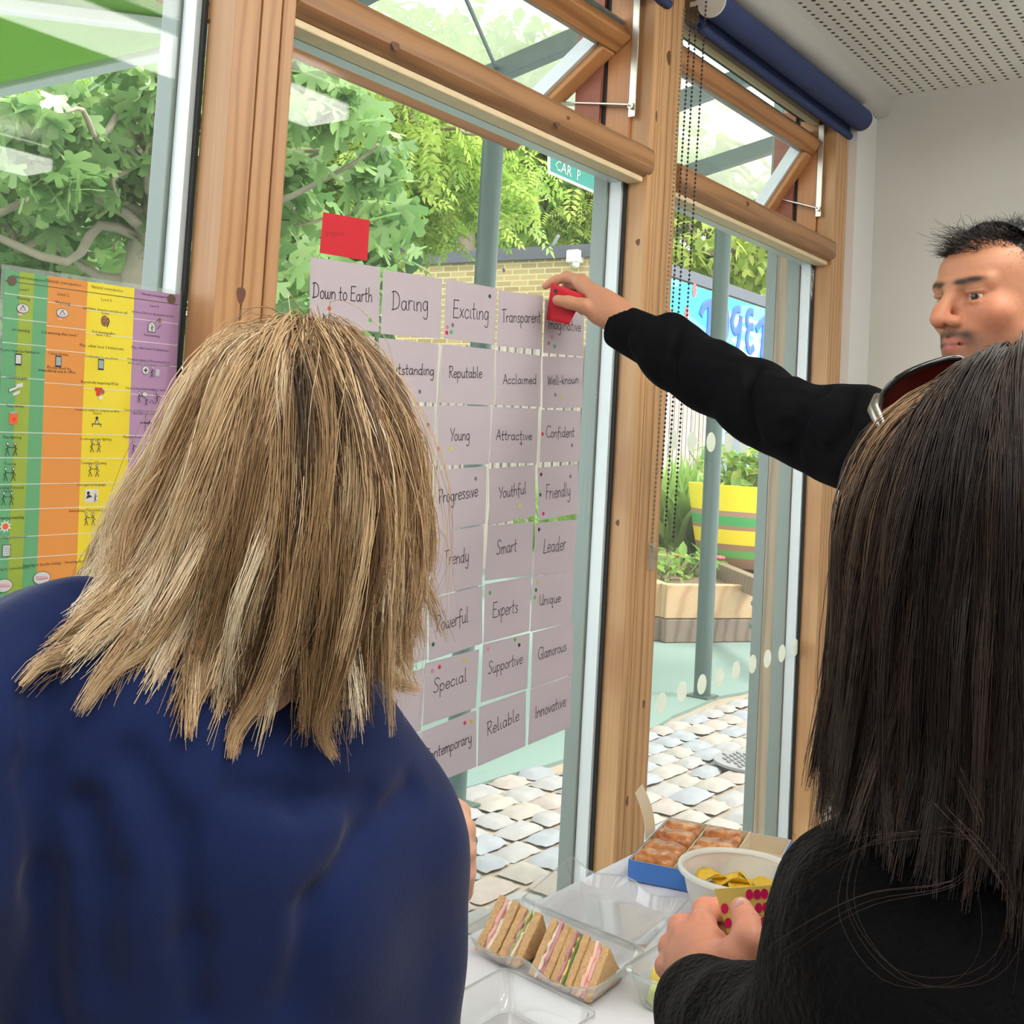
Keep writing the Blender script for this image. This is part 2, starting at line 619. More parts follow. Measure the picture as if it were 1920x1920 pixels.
def vent(win, n, x0, x1, ptop, pbot, length):
    """top hung sash standing open outwards"""
    t = nrm(np.array([0, pbot[1] - ptop[1], pbot[2] - ptop[2]]))   # down along the sash
    nn = np.array([0, t[2], -t[1]])
    if nn[1] > 0:
        nn = -nn                                                   # towards the room
    o = np.array([0, ptop[1], ptop[2]])
    X = np.array([1.0, 0, 0])
    W_, TH = .052, .046

    def bar(mb, xa, xb, sa, sb, d0, d1, mi=0):
        c = o + X * (xa + xb) / 2 + t * (sa + sb) / 2 + nn * (d0 + d1) / 2
        mb.obox(c, X * abs(xb - xa) / 2, t * abs(sb - sa) / 2, nn * abs(d1 - d0) / 2, mi)
    f = MB()
    bar(f, x0, x1, 0, W_, -TH / 2, TH / 2)
    bar(f, x0, x1, length - W_, length, -TH / 2, TH / 2)
    bar(f, x0, x0 + W_, W_, length - W_, -TH / 2, TH / 2, 1)
    bar(f, x1 - W_, x1, W_, length - W_, -TH / 2, TH / 2, 1)
    if 'pine_stile' not in M:
        M['pine_stile'] = plain('pine_stile_orange', S(196, 142, 92), .42, noise=.14, nscale=28)
    sash = f.build('vent_sash', [M['pine_sash'], M['pine_stile']], win, bevel=.005)
    s_ = MB()
    bar(s_, x0 + W_ - .002, x0 + W_ + .012, W_, length - W_, -.03, .006)
    bar(s_, x1 - W_ - .012, x1 - W_ + .002, W_, length - W_, -.03, .006)
    bar(s_, x0 + W_, x1 - W_, W_ - .002, W_ + .012, -.03, .006)
    bar(s_, x0 + W_, x1 - W_, length - W_ - .012, length - W_ + .002, -.03, .006)
    s_.build('vent_spacer_bar', M['spacer'], sash)
    p = MB()
    bar(p, x0 + W_, x1 - W_, W_, length - W_, -.004, .004)
    p.build('vent_pane', M['pane'], sash)
    c = MB()
    bar(c, x0 - .004, x1 + .004, -.006, length + .006, -TH / 2 - .014, -TH / 2 - .001)
    bar(c, x0 + .03, x1 - .03, .03, length - .03, -TH / 2 - .016, -TH / 2)
    # outer alloy face as a ring only
    c2 = MB()
    bar(c2, x0 - .004, x1 + .004, -.006, .04, -TH / 2 - .014, -TH / 2 - .001)
    bar(c2, x0 - .004, x1 + .004, length - .04, length + .006, -TH / 2 - .014, -TH / 2 - .001)
    bar(c2, x0 - .004, x0 + .04, .04, length - .04, -TH / 2 - .014, -TH / 2 - .001)
    bar(c2, x1 - .04, x1 + .004, .04, length - .04, -TH / 2 - .014, -TH / 2 - .001)
    c2.build('vent_cladding', M['alloy'], sash)
    # opening lining, black seal and pale hinge rail at the head
    for xs, sg in ((x0 - .012, 1), (x1 + .012, -1)):
        MB().box((xs - .006, -.004, ZT), (xs + .006, .06, ZH)).build('vent_lining', wood('vent_lining', 'Z', S(196, 140, 92), S(160, 104, 62)), win)
        MB().box((xs - .008, .060, ZT), (xs + .008, .070, ZH)).build('vent_seal', M['gasket'], win)
        MB().box((xs - .02, .070, ZT - .02), (xs + .02, .14, ZH)).build('outer_jamb', plain('red_brown_timber', S(150, 92, 74), .6, noise=.2), win)
    h = MB()
    h.box((x0, .002, ZH - .028), (x1, .04, ZH - .012))
    h.box((x0, -.006, ZH - .05), (x1, .02, ZH - .034))
    h.build('hinge_rail', plain('pale_hinge_rail', S(226, 212, 178), .4), win)
    MB().box((x0, .0, ZH - .034), (x1, .05, ZH - .028)).build('vent_head_seal', M['gasket'], win)
    # friction stay on the right jamb
    xs = x1 + .004
    mid = o + t * length * .62
    k = MB()
    k.box((xs - .003, -.022, ZT + .075), (xs, -.004, ZH - .05))
    k.build('stay_track', M['steel'], win, bevel=.001)
    k = MB()
    k.beam((xs - .006, -.014, ZT + .10), (xs - .006, mid[1] - .005, mid[2]), .004, .028, up=(1, 0, 0))
    k.build('stay_arm', M['steel'], win, bevel=.001)
    k = MB()
    k.tube([(xs - .012, -.014, ZT + .10), (xs, -.014, ZT + .10)], .008, 12)
    k.build('stay_rivet', M['steel'], win)


vent(win2, 2, 1.184, 2.256, onX(1178, 60, 2.26), onX(1035, 200, 2.26), .40)
vent(win3, 3, 2.430, 3.424, onX(1535, 262, 3.44), onX(1452, 388, 3.44), .36)

# cobweb in the top corner of the right-hand pane
cw = MB()
c0 = np.array([3.42, .0, 2.145])
for i in range(26):
    a = c0 + np.array([-rng.random() * .16, -.008, -.002])
    b = c0 + np.array([-.004, -.008, -rng.random() * .10])
    mid = (a + b) / 2 + np.array([.01, .0, .012])
    cw.tube([a, mid, b], .00022, 3)
cw.build('cobweb', plain('cobweb', S(235, 235, 235), .8), win3)

# frosted manifestation dots on the right-hand pane: one row at eye level, one low
def man_dots(px, nm):
    for (u, v) in px:
        q = onY(u, v, -.002)
        MB().disc(q, (1, 0, 0), (0, 0, 1), .0265, 24, th=.0004).build('frosted_dot', M['frost'], win3)


M['frost'] = plain('frosted_vinyl', S(246, 246, 238), .6, trans=.8)
man_dots([(1262, 825), (1297, 828), (1333, 829), (1366, 830), (1396, 832)], 'u')
man_dots([(1240, 1318), (1279, 1297), (1316, 1283), (1349, 1270), (1380, 1257), (1411, 1245), (1439, 1235), (1466, 1225), (1491, 1214)], 'l')

# ------------------------------------------------------------------ roller blinds
def blind(name, x0, x1, label, bracket=True):
    e = thing(name, ((x0 + x1) / 2, -.095, 2.63), label, 'blind', 'navy roller blinds above the windows')
    yc, zc = -.098, 2.648
    MB().tube([(x0, yc, zc), (x1, yc, zc)], .036, 28).build('blind_roll', M['blind'], e, smooth=40)
    # short drop of cloth and hem bar
    pts = [(yc + .036, zc - .002), (yc + .0365, zc - .045)]
    cloth_ = MB().box((x0 + .004, yc + .034, zc - .052), (x1 - .004, yc + .0372, zc)).build('blind_cloth', M['blind'], e)
    MB().tube([(x0 + .004, yc + .0356, zc - .052), (x1 - .004, yc + .0356, zc - .052)], .011, 14).build('hem_bar', M['blind'], cloth_, smooth=40)
    for xx, sg in ((x1 + .0005, 1), (x0 - .0065, -1)):
        b = MB()
        b.disc((xx, yc, zc), (0, 1, 0), (0, 0, 1), .037, 28, th=.006)
        b.box((xx + .001, yc - .01, zc), (xx + .005, yc + .06, 2.70))
        b.build('end_bracket', M['white_plastic'], e, smooth=40)
    return e


b3 = blind('roller_blind', 2.475, 3.545, 'navy roller blind rolled up above the right-hand window beside the grey wall')
b2 = blind('roller_blind', 1.20, 2.325, 'navy roller blind above the middle window, only its rounded end in view at the top')

# bead chains
def chain(x, y, ztop, zbot, mats, label, dx=.0, sp=.0105, loop=True, rr=.0030):
    e = thing('bead_chain', (x, y, ztop), label, 'blind chain', 'bead chains hanging beside the right-hand window')
    beads, cord = MB(), MB()
    n = int((ztop - zbot) / sp)
    for i in range(n):
        z = ztop - i * sp
        beads.sphere((x + dx * i / n, y, z), rr, 6, 4)
    cord.tube([(x, y, ztop), (x + dx, y, zbot)], .0006, 4)
    beads.build('beads', mats, e, smooth=180)
    cord.build('cord', mats, e)
    return e


qa = [((1283, 18), (1222, 1035), M['chain_metal'], 'leftmost bead chain, pale metal, hanging against the wooden post'),
      ((1296, 18), (1240, 905), M['chain_dark'], 'second bead chain from the post, dark beads in front of the garden'),
      ((1307, 12), (1247, 1000), M['chain_dark'], 'third bead chain from the post, dark beads'),
      ((1324, 4), (1262, 1020), M['chain_dark'], 'rightmost bead chain, dark beads, hanging clear of the others')]
for i, (a, b, mt, lb) in enumerate(qa):
    yy = -.085 - .012 * i
    p, q = onY(a[0], a[1], yy), onY(b[0], b[1], yy)
    chain(p[0], yy, p[2], q[2], mt, lb, dx=q[0] - p[0])
# chain cleat
q = onY(1226, 1042, -.066)
e = thing('chain_cleat', (q[0], -.066, q[2]), 'clear plastic blind chain holder screwed to the wooden post', 'chain holder')
c = MB()
c.box((q[0] - .016, -.062, q[2] - .032), (q[0] + .016, -.058, q[2] + .03))
c.build('cleat_plate', M['clear_plastic'], e, bevel=.002)
c = MB()
c.tube([(q[0] + .010, -.062, q[2] + .012), (q[0] + .010, -.10, q[2] + .012), (q[0] + .010, -.108, q[2] + .022)], .006, 10)
c.tube([(q[0] + .010, -.062, q[2] - .004), (q[0] + .010, -.098, q[2] - .004), (q[0] + .010, -.104, q[2] - .014)], .006, 10)
c.build('cleat_hook', M['clear_plastic'], e, smooth=50)

# ceiling lamps (behind and beside the camera; they show as pale streaks in the glass)
M['added_uplight'] = emit_mat('added_uplight_glow', (1.0, 0.96, 0.9, 1), LAMP_POWER * .7)
M['lamp'] = emit_mat('lamp_diffuser', (1.0, 0.96, 0.9, 1), LAMP_POWER)


def lamp(x0, x1, y, label):
    e = thing('ceiling_lamp', ((x0 + x1) / 2, y, 2.6), label, 'lamp', 'linear ceiling lamps')
    MB().box((x0, y - .10, 2.60), (x1, y + .10, 2.655)).build('lamp_diffuser', M['lamp'], e, bevel=.01)
    MB().box((x0 - .01, y - .105, 2.655), (x1 + .01, y + .105, 2.70)).build('lamp_body', M['white_paint'], e, bevel=.004)
    MB().box((x0 + .02, y - .08, 2.701), (x1 - .02, y + .08, 2.712)).build('added_uplight_strip', M['added_uplight'], e)  # glowing strip added on top to brighten the ceiling
    for xx in (x0 + .25, x1 - .25):
        MB().tube([(xx, y, 2.695), (xx, y, 2.772)], .006, 8).build('hanger', M['steel'], e)


for yy in (-1.45, -3.2):
    for xa in (1.5, -.1, -1.7):
        lamp(xa, xa + 1.2, yy, 'linear ceiling lamp %s, %s' % ({1.5: 'nearest the end wall', -.1: 'in the middle', -1.7: 'furthest from the end wall'}[xa], 'in the row by the windows' if yy > -2 else 'in the row by the back wall'))
# ------------------------------------------------------------------ outside: ground
M['rubber'] = plain('green_rubber_ground', S(120, 143, 134), .85, noise=.22, nscale=160)
M['stone'] = plain('cobble_stone', S(170, 164, 160), .8, noise=.28, nscale=9, bump=.5)
M['joint'] = plain('sandy_joint', S(160, 146, 128), .95, noise=.35, nscale=60)
M['soil'] = plain('bark_soil', S(112, 88, 74), .95, noise=.5, nscale=70, bump=.6)
GZ = 0.0
edge = []
for i in range(90):
    x = -6 + i * .25
    edge.append((x, 1.80 + .028 * (x - 4) + .05 * math.sin(x * 2.1) + rng.normal() * .012))
mb = MB()
pts = [(x, y, GZ) for x, y in edge]
for i in range(len(pts) - 1):
    a, b = pts[i], pts[i + 1]
    mb.add([(a[0], .05, GZ - .02), (b[0], .05, GZ - .02), (b[0], b[1], GZ - .02), (a[0], a[1], GZ - .02)], [(0, 1, 2, 3)])
struct(mb.build('ground_joint', M['joint']))
mb = MB()
for i in range(len(pts) - 1):
    a, b = pts[i], pts[i + 1]
    mb.add([(a[0], a[1], GZ - .03), (b[0], b[1], GZ - .03), (b[0], b[1], GZ), (a[0], a[1], GZ), (b[0], 26, GZ), (a[0], 26, GZ)], [(0, 1, 2, 3), (3, 2, 4, 5)])
mb.box((16.2, .05, -.06), (60, 40, -.005))
mb.box((-30, 26, -.06), (16.2, 40, -.005))
struct(mb.build('ground_rubber', M['rubber']))

# cobbles: domed setts in courses
mb = MB()
G = 6
y = .10
row = 0
while y < 2.3:
    h = .125 + rng.random() * .03
    x = 1.6 + rng.random() * .2
    while x < 14.5:
        wd = .16 + rng.random() * .1
        ye = 1.80 + .028 * (x - 4) + .05 * math.sin(x * 2.1)
        if y + h < ye + .03:
            cx_, cy_ = x + wd / 2, y + h / 2
            top = .004 + rng.random() * .012
            tilt = rng.normal(size=2) * .009
            g = np.linspace(-1, 1, G)
            uu, vv = np.meshgrid(g, g)
            k = (wd / 2 - .006), (h / 2 - .006)
            rr = np.clip(np.maximum(abs(uu), abs(vv)), 0, 1)
            cr = 1 - .05 * (uu * uu * vv * vv)
            jx = rng.normal(size=uu.shape) * .004
            jy = rng.normal(size=uu.shape) * .003
            zz = top - .022 * np.clip((rr - .8) / .2, 0, 1) ** 2 + tilt[0] * uu * .1 + tilt[1] * vv * .1 + rng.normal(size=uu.shape) * .0015
            vs = np.stack([cx_ + uu * k[0] * cr + jx, cy_ + vv * k[1] * cr + jy, GZ + zz], -1).reshape(-1, 3)
            fs = [(i * G + j, i * G + j + 1, (i + 1) * G + j + 1, (i + 1) * G + j) for i in range(G - 1) for j in range(G - 1)]
            mb.add(vs, fs, int(rng.integers(0, 4)))
        x += wd + .008
    y += h + .004
    row += 1
sm = [plain('cobble_%s' % n, c, .75, noise=.25, nscale=12, bump=.4) for n, c in (('grey', S(150, 148, 147)), ('pink', S(160, 149, 142)), ('buff', S(156, 150, 142)), ('blue', S(142, 146, 151)))]
struct(mb.build('ground_cobbles', sm, smooth=180))

# manhole cover
q = onZ(1412, 1432, GZ + .012)
e = thing('manhole_cover', q, 'round patterned iron manhole cover set in the cobbles beside the downpipe', 'manhole cover')
MB().disc(q, (1, 0, 0), (0, 1, 0), .20, 32, th=.014).build('cover_plate', plain('worn_iron', S(138, 138, 140), .6, noise=.2), e)
mb = MB()
for i in range(-4, 5):
    for j in range(-4, 5):
        if i * i + j * j < 17:
            mb.obox(q + np.array([i * .04, j * .04, .016]), (.012, .012, 0), (-.004, .004, 0), (0, 0, .003))
mb.build('raised_tread', plain('dark_iron', S(98, 98, 102), .6), e)

# ------------------------------------------------------------------ canopy over the path
M['post_green'] = plain('grey_green_post_paint', S(70, 90, 84), .4, noise=.12, nscale=14)
M['steel_dark'] = plain('dark_grey_steel', S(104, 116, 116), .45, noise=.15, nscale=10)
M['canopy_glass'] = glass_mat('dusty_canopy_glass', tint=(.84, .88, .82, 1), haze=.36, hazecol=(.66, .71, .58, 1))


def col(name, q, r, ztop, label, mat):
    e = thing(name, q, label, 'post', 'round posts of the glass canopy')
    MB().tube([q, (q[0], q[1], ztop)], r, 20).build('post_shaft', mat, e, smooth=50)
    MB().box((q[0] - .08, q[1] - .08, GZ), (q[0] + .08, q[1] + .08, GZ + .012)).build('base_plate', mat, e)
    return e


q1, q2 = onZ(852, 1512, GZ), onZ(1316, 1306, GZ)
col('canopy_post', q1, .048, 3.16, 'grey-green round post rising behind the paper cards of the middle window', M['post_green'])
col('canopy_post', q2, .056, 3.16, 'grey-green round post standing on green ground beyond the right-hand window', M['post_green'])
# glazed lean-to canopy
cn = thing('glass_canopy', (5, .1, 3.2), 'dusty glass canopy on dark steel beams outside above the windows', 'canopy')
ZI, ZO, YI, YO = 3.62, 3.26, .12, 1.92
zs = lambda y: ZI + (ZO - ZI) * (y - YI) / (YO - YI)
rx = [.9, 2.25, 3.15, 4.12, 5.1, 6.1, 7.1, 8.2, 9.4]
for i in range(len(rx) - 1):
    MB().obox(((rx[i] + rx[i + 1]) / 2, (YI + YO) / 2, (ZI + ZO) / 2 + .05), ((rx[i + 1] - rx[i]) / 2 - .02, 0, 0), (0, (YO - YI) / 2, (ZO - ZI) / 2), (0, .0008, .004)).build('glass_panel', M['canopy_glass'], cn)
for x in rx:
    MB().beam((x, YI, ZI), (x, YO, ZO), .06, .09).build('rafter', M['steel_dark'], cn, bevel=.004)
MB().beam((rx[0], YO, ZO - .03), (rx[-1], YO, ZO - .03), .07, .10).build('eaves_beam', M['steel_dark'], cn, bevel=.004)
MB().beam((rx[0], YO + .07, ZO + .0), (rx[-1], YO + .07, ZO + .0), .05, .05).build('eaves_edge', M['spacer'], cn, bevel=.004)
MB().beam((rx[0], (YI + YO) / 2, zs(1.02) - .0), (rx[-1], (YI + YO) / 2, zs(1.02) - .0), .05, .07).build('purlin', M['steel_dark'], cn, bevel=.004)
MB().beam((rx[0], YI, ZI - .01), (rx[-1], YI, ZI - .01), .06, .12).build('wall_plate', M['steel_dark'], cn, bevel=.004)
a, b = at(862, -30, 4.2), onY(932, 132, 1.85)
MB().tube([a, b], .009, 8).build('tie_rod', M['steel_dark'], cn, smooth=50)

# ------------------------------------------------------------------ downpipe and outer timber at the right-hand window
e = thing('downpipe', (3.86, .33, 0), 'dark grey-green round downpipe with a collar outside the right-hand window', 'downpipe')
M['pipe'] = plain('downpipe_paint', S(78, 92, 92), .4, noise=.15, nscale=12)
px_, py_ = 3.955, .32
MB().tube([(px_, py_, 0.0), (px_, py_, 3.5)], .054, 24).build('pipe', M['pipe'], e, smooth=50)
zc = onX(1440, 1160, px_)[2]
mb = MB()
mb.lathe([(.055, .06), (.066, .058), (.066, .045), (.060, .04), (.060, -.02), (.070, -.022), (.070, -.036), (.055, -.04)], (px_, py_, zc), 28)
mb.build('collar', M['pipe'], e, smooth=40)
MB().box((px_ - .015, py_ - .22, zc - .01), (px_ + .015, py_ - .05, zc + .02)).build('pipe_bracket', M['alloy'], e)
struct(MB().box((3.535, .08, .0), (3.67, .165, 3.4)).build('trim_8', wood('weathered_post', 'Z', S(178, 160, 134), S(148, 128, 102), centre=(-3.5, 0, 0)), bevel=.004))
struct(MB().box((3.535, .165, .0), (3.61, .20, 3.4)).build('trim_9', M['alloy']))

# ------------------------------------------------------------------ green parasol
e = thing('shade_awning', at(170, 90, 4.6), 'lime green fabric shade on a pale frame above the fig tree at top left', 'awning')
M['lime'] = plain('lime_fabric', S(132, 178, 72), .8, trans=.45)
M['pale_frame'] = plain('pale_grey_frame', S(196, 206, 206), .4)
def awn(u, v, d): return at(u, v, d)
Pa, Pb = awn(-260, 215, 4.6), awn(420, 62, 4.6)
Qa, Qb = awn(-260, -40, 3.7), awn(420, 46, 4.0)
Ra, Rb = awn(-260, -330, 2.9), awn(420, -140, 3.2)
up = np.array([0, 0, .004])
mb = MB()
for (A, B, C_, D_) in ((Pa, Pb, Qb, Qa), (Qa, Qb, Rb, Ra)):
    mb.prism([A, B, C_, D_], up)
mb.build('fabric', M['lime'], e)
MB().beam(Pa, Pb, .085, .085).build('front_bar', M['pale_frame'], e, bevel=.008)
MB().beam(Qa - up * 8, Qb - up * 8, .05, .045).build('cross_bar', M['pale_frame'], e, bevel=.006)

# ------------------------------------------------------------------ trees
def leaf_mat(name, c1, c2, rough=.35, tr=.35):
    m, nt, p = new_mat(name)
    at_ = N(nt, 'ShaderNodeAttribute', attribute_name='tint')
    mx = N(nt, 'ShaderNodeMix', data_type='RGBA')
    mx.inputs[6].default_value = c1
    mx.inputs[7].default_value = c2
    nt.links.new(at_.outputs['Fac'], mx.inputs[0])
    nt.links.new(mx.outputs[2], p.inputs['Base Color'])
    p.inputs['Roughness'].default_value = rough
    tl = N(nt, 'ShaderNodeBsdfTranslucent')
    nt.links.new(mx.outputs[2], tl.inputs[0])
    ms = N(nt, 'ShaderNodeMixShader')
    ms.inputs[0].default_value = tr
    nt.links.new(p.outputs[0], ms.inputs[1])
    nt.links.new(tl.outputs[0], ms.inputs[2])
    nt.links.new(ms.outputs[0], nt.nodes['Material Output'].inputs['Surface'])
    return m


def leaf_tpl(kind):
    if kind == 'fig':     # five rounded lobes
        pts = []
        lob = [(-105, .62), (-50, .9), (0, 1.08), (50, .9), (105, .62)]
        for i, (a, r) in enumerate(lob):
            for da, k in ((-13, .93), (0, 1.0), (13, .93)):
                t_ = rad(a + da)
                pts.append((math.sin(t_) * r * k, math.cos(t_) * r * k))
            if i < 4:
                t_ = rad((a + lob[i + 1][0]) / 2)
                pts.append((math.sin(t_) * .42, math.cos(t_) * .42))
        pts.append((0, -.12))
        P = np.array([(0, .1)] + pts)
        z = -.22 * P[:, 0] ** 2 + .10 * np.abs(P[:, 0]) - .10 * P[:, 1] ** 2
        n = len(pts)
        fs = [(0, 1 + (i + 1) % n, 1 + i) for i in range(n)]
        return np.column_stack([P[:, 0], P[:, 1], z]) * .5, fs
    if kind == 'oval':
        P = np.array([(0, 0, 0), (.26, .3, .05), (.22, .65, .02), (0, 1, -.08), (-.22, .65, .02), (-.26, .3, .05), (0, .45, -.03)])
        return P, [(0, 1, 6), (1, 2, 6), (2, 3, 6), (3, 4, 6), (4, 5, 6), (5, 0, 6)]
    if kind == 'pinnate':
        V, Fs = [], []
        for k in range(5):
            yb = .12 + k * .2
            for s in (-1, 1):
                o = len(V)
                L = .36 - .02 * k
                V += [(0, yb, 0), (s * L * .5, yb + .13, .02), (s * L, yb + .16, -.06), (s * L * .55, yb - .01, 0)]
                Fs.append((o, o + 1, o + 2, o + 3) if s < 0 else (o, o + 3, o + 2, o + 1))
        o = len(V)
        V += [(0, .98, 0), (.09, 1.12, 0), (0, 1.35, -.06), (-.09, 1.12, 0)]
        Fs.append((o, o + 1, o + 2, o + 3))
        return np.array(V) * .75, Fs
    if kind == 'blade':
        P = np.array([(-.05, 0, 0), (.05, 0, 0), (.035, .6, .03), (0, 1, -.05), (-.035, .6, .03)])
        return P, [(0, 1, 2, 4), (4, 2, 3)]


def foliage(name, mat, parent, cen, size, kind, droop=.6, nup=None, kindtag=False, upright=0.0):
    """leaves at the given points, baked into one foliage part"""
    T, Fs = leaf_tpl(kind)
    n = len(cen)
    sz = size * (0.65 + .7 * rng.random(n))
    yaw = rng.random(n) * 2 * math.pi
    pit = rng.normal(size=n) * .45 - droop
    if upright:
        pit = rng.normal(size=n) * .22 + upright
    rol = rng.normal(size=n) * .55
    cyw, syw, cp, sp, cr, sr = np.cos(yaw), np.sin(yaw), np.cos(pit), np.sin(pit), np.cos(rol), np.sin(rol)
    x, y, z = T[:, 0][None], T[:, 1][None], T[:, 2][None]
    x1 = x * cr[:, None] + z * sr[:, None]
    z1 = -x * sr[:, None] + z * cr[:, None]
    y2 = y * cp[:, None] - z1 * sp[:, None]
    z2 = y * sp[:, None] + z1 * cp[:, None]
    x3 = x1 * cyw[:, None] - y2 * syw[:, None]
    y3 = x1 * syw[:, None] + y2 * cyw[:, None]
    V = np.stack([x3, y3, z2], -1) * sz[:, None, None] + np.asarray(cen)[:, None, :]
    nv = len(T)
    me = bpy.data.meshes.new(name)
    V = V.reshape(-1, 3)
    loops, starts, tot = [], [], []
    s0 = 0
    base = np.arange(n) * nv
    cnt = 0
    arrs = []
    lens = np.array([len(f) for f in Fs])
    flat = np.concatenate([np.array(f) for f in Fs])
    L = (base[:, None] + flat[None]).ravel()
    tot = np.tile(lens, n)
    starts = np.concatenate([[0], np.cumsum(tot)[:-1]])
    me.vertices.add(len(V))
    me.vertices.foreach_set('co', V.ravel())
    me.loops.add(len(L))
    me.loops.foreach_set('vertex_index', L.astype(np.int32))
    me.polygons.add(len(tot))
    me.polygons.foreach_set('loop_start', starts.astype(np.int32))
    me.polygons.foreach_set('loop_total', tot.astype(np.int32))
    me.polygons.foreach_set('use_smooth', np.ones(len(tot), dtype=bool))
    at_ = me.attributes.new('tint', 'FLOAT', 'POINT')
    at_.data.foreach_set('value', np.repeat(np.clip(rng.normal(.5, .28, n), 0, 1), nv).astype(np.float32))
    me.materials.append(mat)
    me.update(calc_edges=True)
    o = bpy.data.objects.new(name, me)
    COL.objects.link(o)
    if parent is not None:
        o.parent = parent
        o.matrix_parent_inverse = Matrix.Translation(-Vector(parent.location))
    return o


M['leaf_fig'] = leaf_mat('fig_leaf', S(98, 142, 78), S(178, 208, 136), .24, .45)
M['leaf_ash'] = leaf_mat('ash_leaf', S(120, 162, 60), S(198, 216, 112), .5, .5)
M['leaf_syc'] = leaf_mat('sycamore_leaf', S(100, 148, 60), S(180, 210, 106), .5, .5)
M['leaf_dark'] = leaf_mat('shrub_leaf', S(52, 96, 54), S(112, 150, 84), .5, .35)
M['leaf_yel'] = leaf_mat('yellow_green_leaf', S(128, 160, 60), S(206, 216, 116), .5, .5)
M['bark'] = plain('pale_bark', S(150, 134, 116), .9, noise=.3, nscale=20, bump=.4)
M['bark_g'] = plain('grey_fig_bark', S(158, 148, 128), .85, noise=.25, nscale=16, bump=.3)


def blob(c, R, n, shells=9):
    """leaf positions clumped on boughs inside an ellipsoidal crown"""
    c, R = np.asarray(c, float), np.broadcast_to(np.asarray(R, float), (3,))
    k = max(6, n // 70)
    d = rng.normal(size=(k, 3))
    d /= np.linalg.norm(d, axis=1)[:, None]
    cl = c + d * R * (rng.random((k, 1)) ** .45)
    idx = rng.integers(0, k, n)
    return cl[idx] + rng.normal(size=(n, 3)) * R * .16


def smooth_path(P, m=3):
    P = np.asarray(P, float)
    Q = []
    for i in range(len(P) - 1):
        p0, p1, p2, p3 = P[max(i - 1, 0)], P[i], P[i + 1], P[min(i + 2, len(P) - 1)]
        for k in range(m):
            f = k / m
            Q.append(.5 * (2 * p1 + (p2 - p0) * f + (2 * p0 - 5 * p1 + 4 * p2 - p3) * f * f + (3 * p1 - p0 - 3 * p2 + p3) * f ** 3))
    Q.append(P[-1])
    return np.array(Q)


def wobble(a, b, n=7, amp=.06):
    a, b = np.asarray(a, float), np.asarray(b, float)
    t = np.linspace(0, 1, n)[:, None]
    L = np.linalg.norm(b - a)
    off = rng.normal(size=(n, 3)) * amp * L
    off[0] = off[-1] = 0
    return smooth_path(a + (b - a) * t + off)


def tree(name, label, trunk, crown, mat, size, kind, bark, r0=.12, droop=.6, boughs=8, group='trees beyond the window'):
    """trunk: list of points; crown: list of (centre, radii, leaf count)"""
    base = trunk[0]
    e = thing(name, base, label, 'tree', group)
    tp = np.asarray(trunk, float)
    # resample with a little wander
    seg = np.vstack([wobble(tp[i], tp[i + 1], 5, .02)[:-1] for i in range(len(tp) - 1)] + [tp[-1:]])
    tk = MB().tube(seg, np.linspace(r0, r0 * .45, len(seg)), 10).build('trunk', bark, e, smooth=180)
    for (c, R, n) in crown:
        R3 = np.broadcast_to(np.asarray(R, float), (3,))
        for k in range(boughs):
            i0 = rng.integers(len(seg) // 3, len(seg))
            d = nrm(rng.normal(size=3) * R3)
            end = np.asarray(c) + d * R3 * .85
            p = wobble(seg[i0], end, 7, .05)
            MB().tube(p, np.linspace(r0 * .28, r0 * .06, len(p)), 6).build('branch', bark, tk, smooth=180)
    cen = np.vstack([blob(c, R, n) for (c, R, n) in crown])
    foliage('foliage', mat, e, cen, size, kind, droop)
    return e


def gnd(u, d):
    p = at(u, 900, d)
    p[2] = 0
    return p


# fig tree close to the left window
tree('fig_tree', 'big-leaved fig tree with grey trunk close outside the left-hand window',
     [gnd(268, 6.2), at(262, 520, 6.2), at(300, 350, 6.2), at(285, 180, 6.3)],
     [(at(70, 250, 5.6), (.75, .75, .45), 420), (at(250, 260, 6.0), (.8, .8, .6), 480), (at(480, 300, 6.4), (.8, .8, .7), 420), (at(80, 430, 6.2), (.8, .8, .5), 320),
      (at(320, 480, 6.8), (.9, .9, .6), 300), (at(560, 330, 6.2), (.45, .6, .7), 230), (at(-200, 350, 6), (1, 1, .9), 350), (at(600, 560, 7.5), (.4, .6, .6), 160)],
     M['leaf_fig'], .22, 'fig', M['bark_g'], r0=.12, droop=.75, boughs=4)
tree('fig_tree', 'second pale fig stem leaning at the far left edge of the view', [gnd(62, 6.9), at(50, 470, 6.9), at(28, 370, 6.8), at(0, 250, 6.8)],
     [(at(0, 380, 7.0), (.8, .8, .8), 260), (at(160, 600, 8), (1, 1, .8), 260)], M['leaf_fig'], .24, 'fig', M['bark_g'], r0=.09, boughs=7)
tree('ash_tree', 'feathery-leaved light green tree behind the fig at upper middle', [gnd(660, 10.5), at(655, 420, 10.5), at(690, 250, 10.5), at(650, 60, 10.5)],
     [(at(620, 200, 9.5), (1.6, 1.6, 1.0), 1300), (at(760, 260, 10.5), (1.4, 1.4, 1.0), 900), (at(690, 400, 11), (1.0, 1.0, .7), 500), (at(500, 150, 10), (1.6, 1.6, 1.2), 900), (at(260, 330, 11.), (2.2, 2., 1.5), 1500)],
     M['leaf_ash'], .32, 'pinnate', M['bark'], r0=.14)
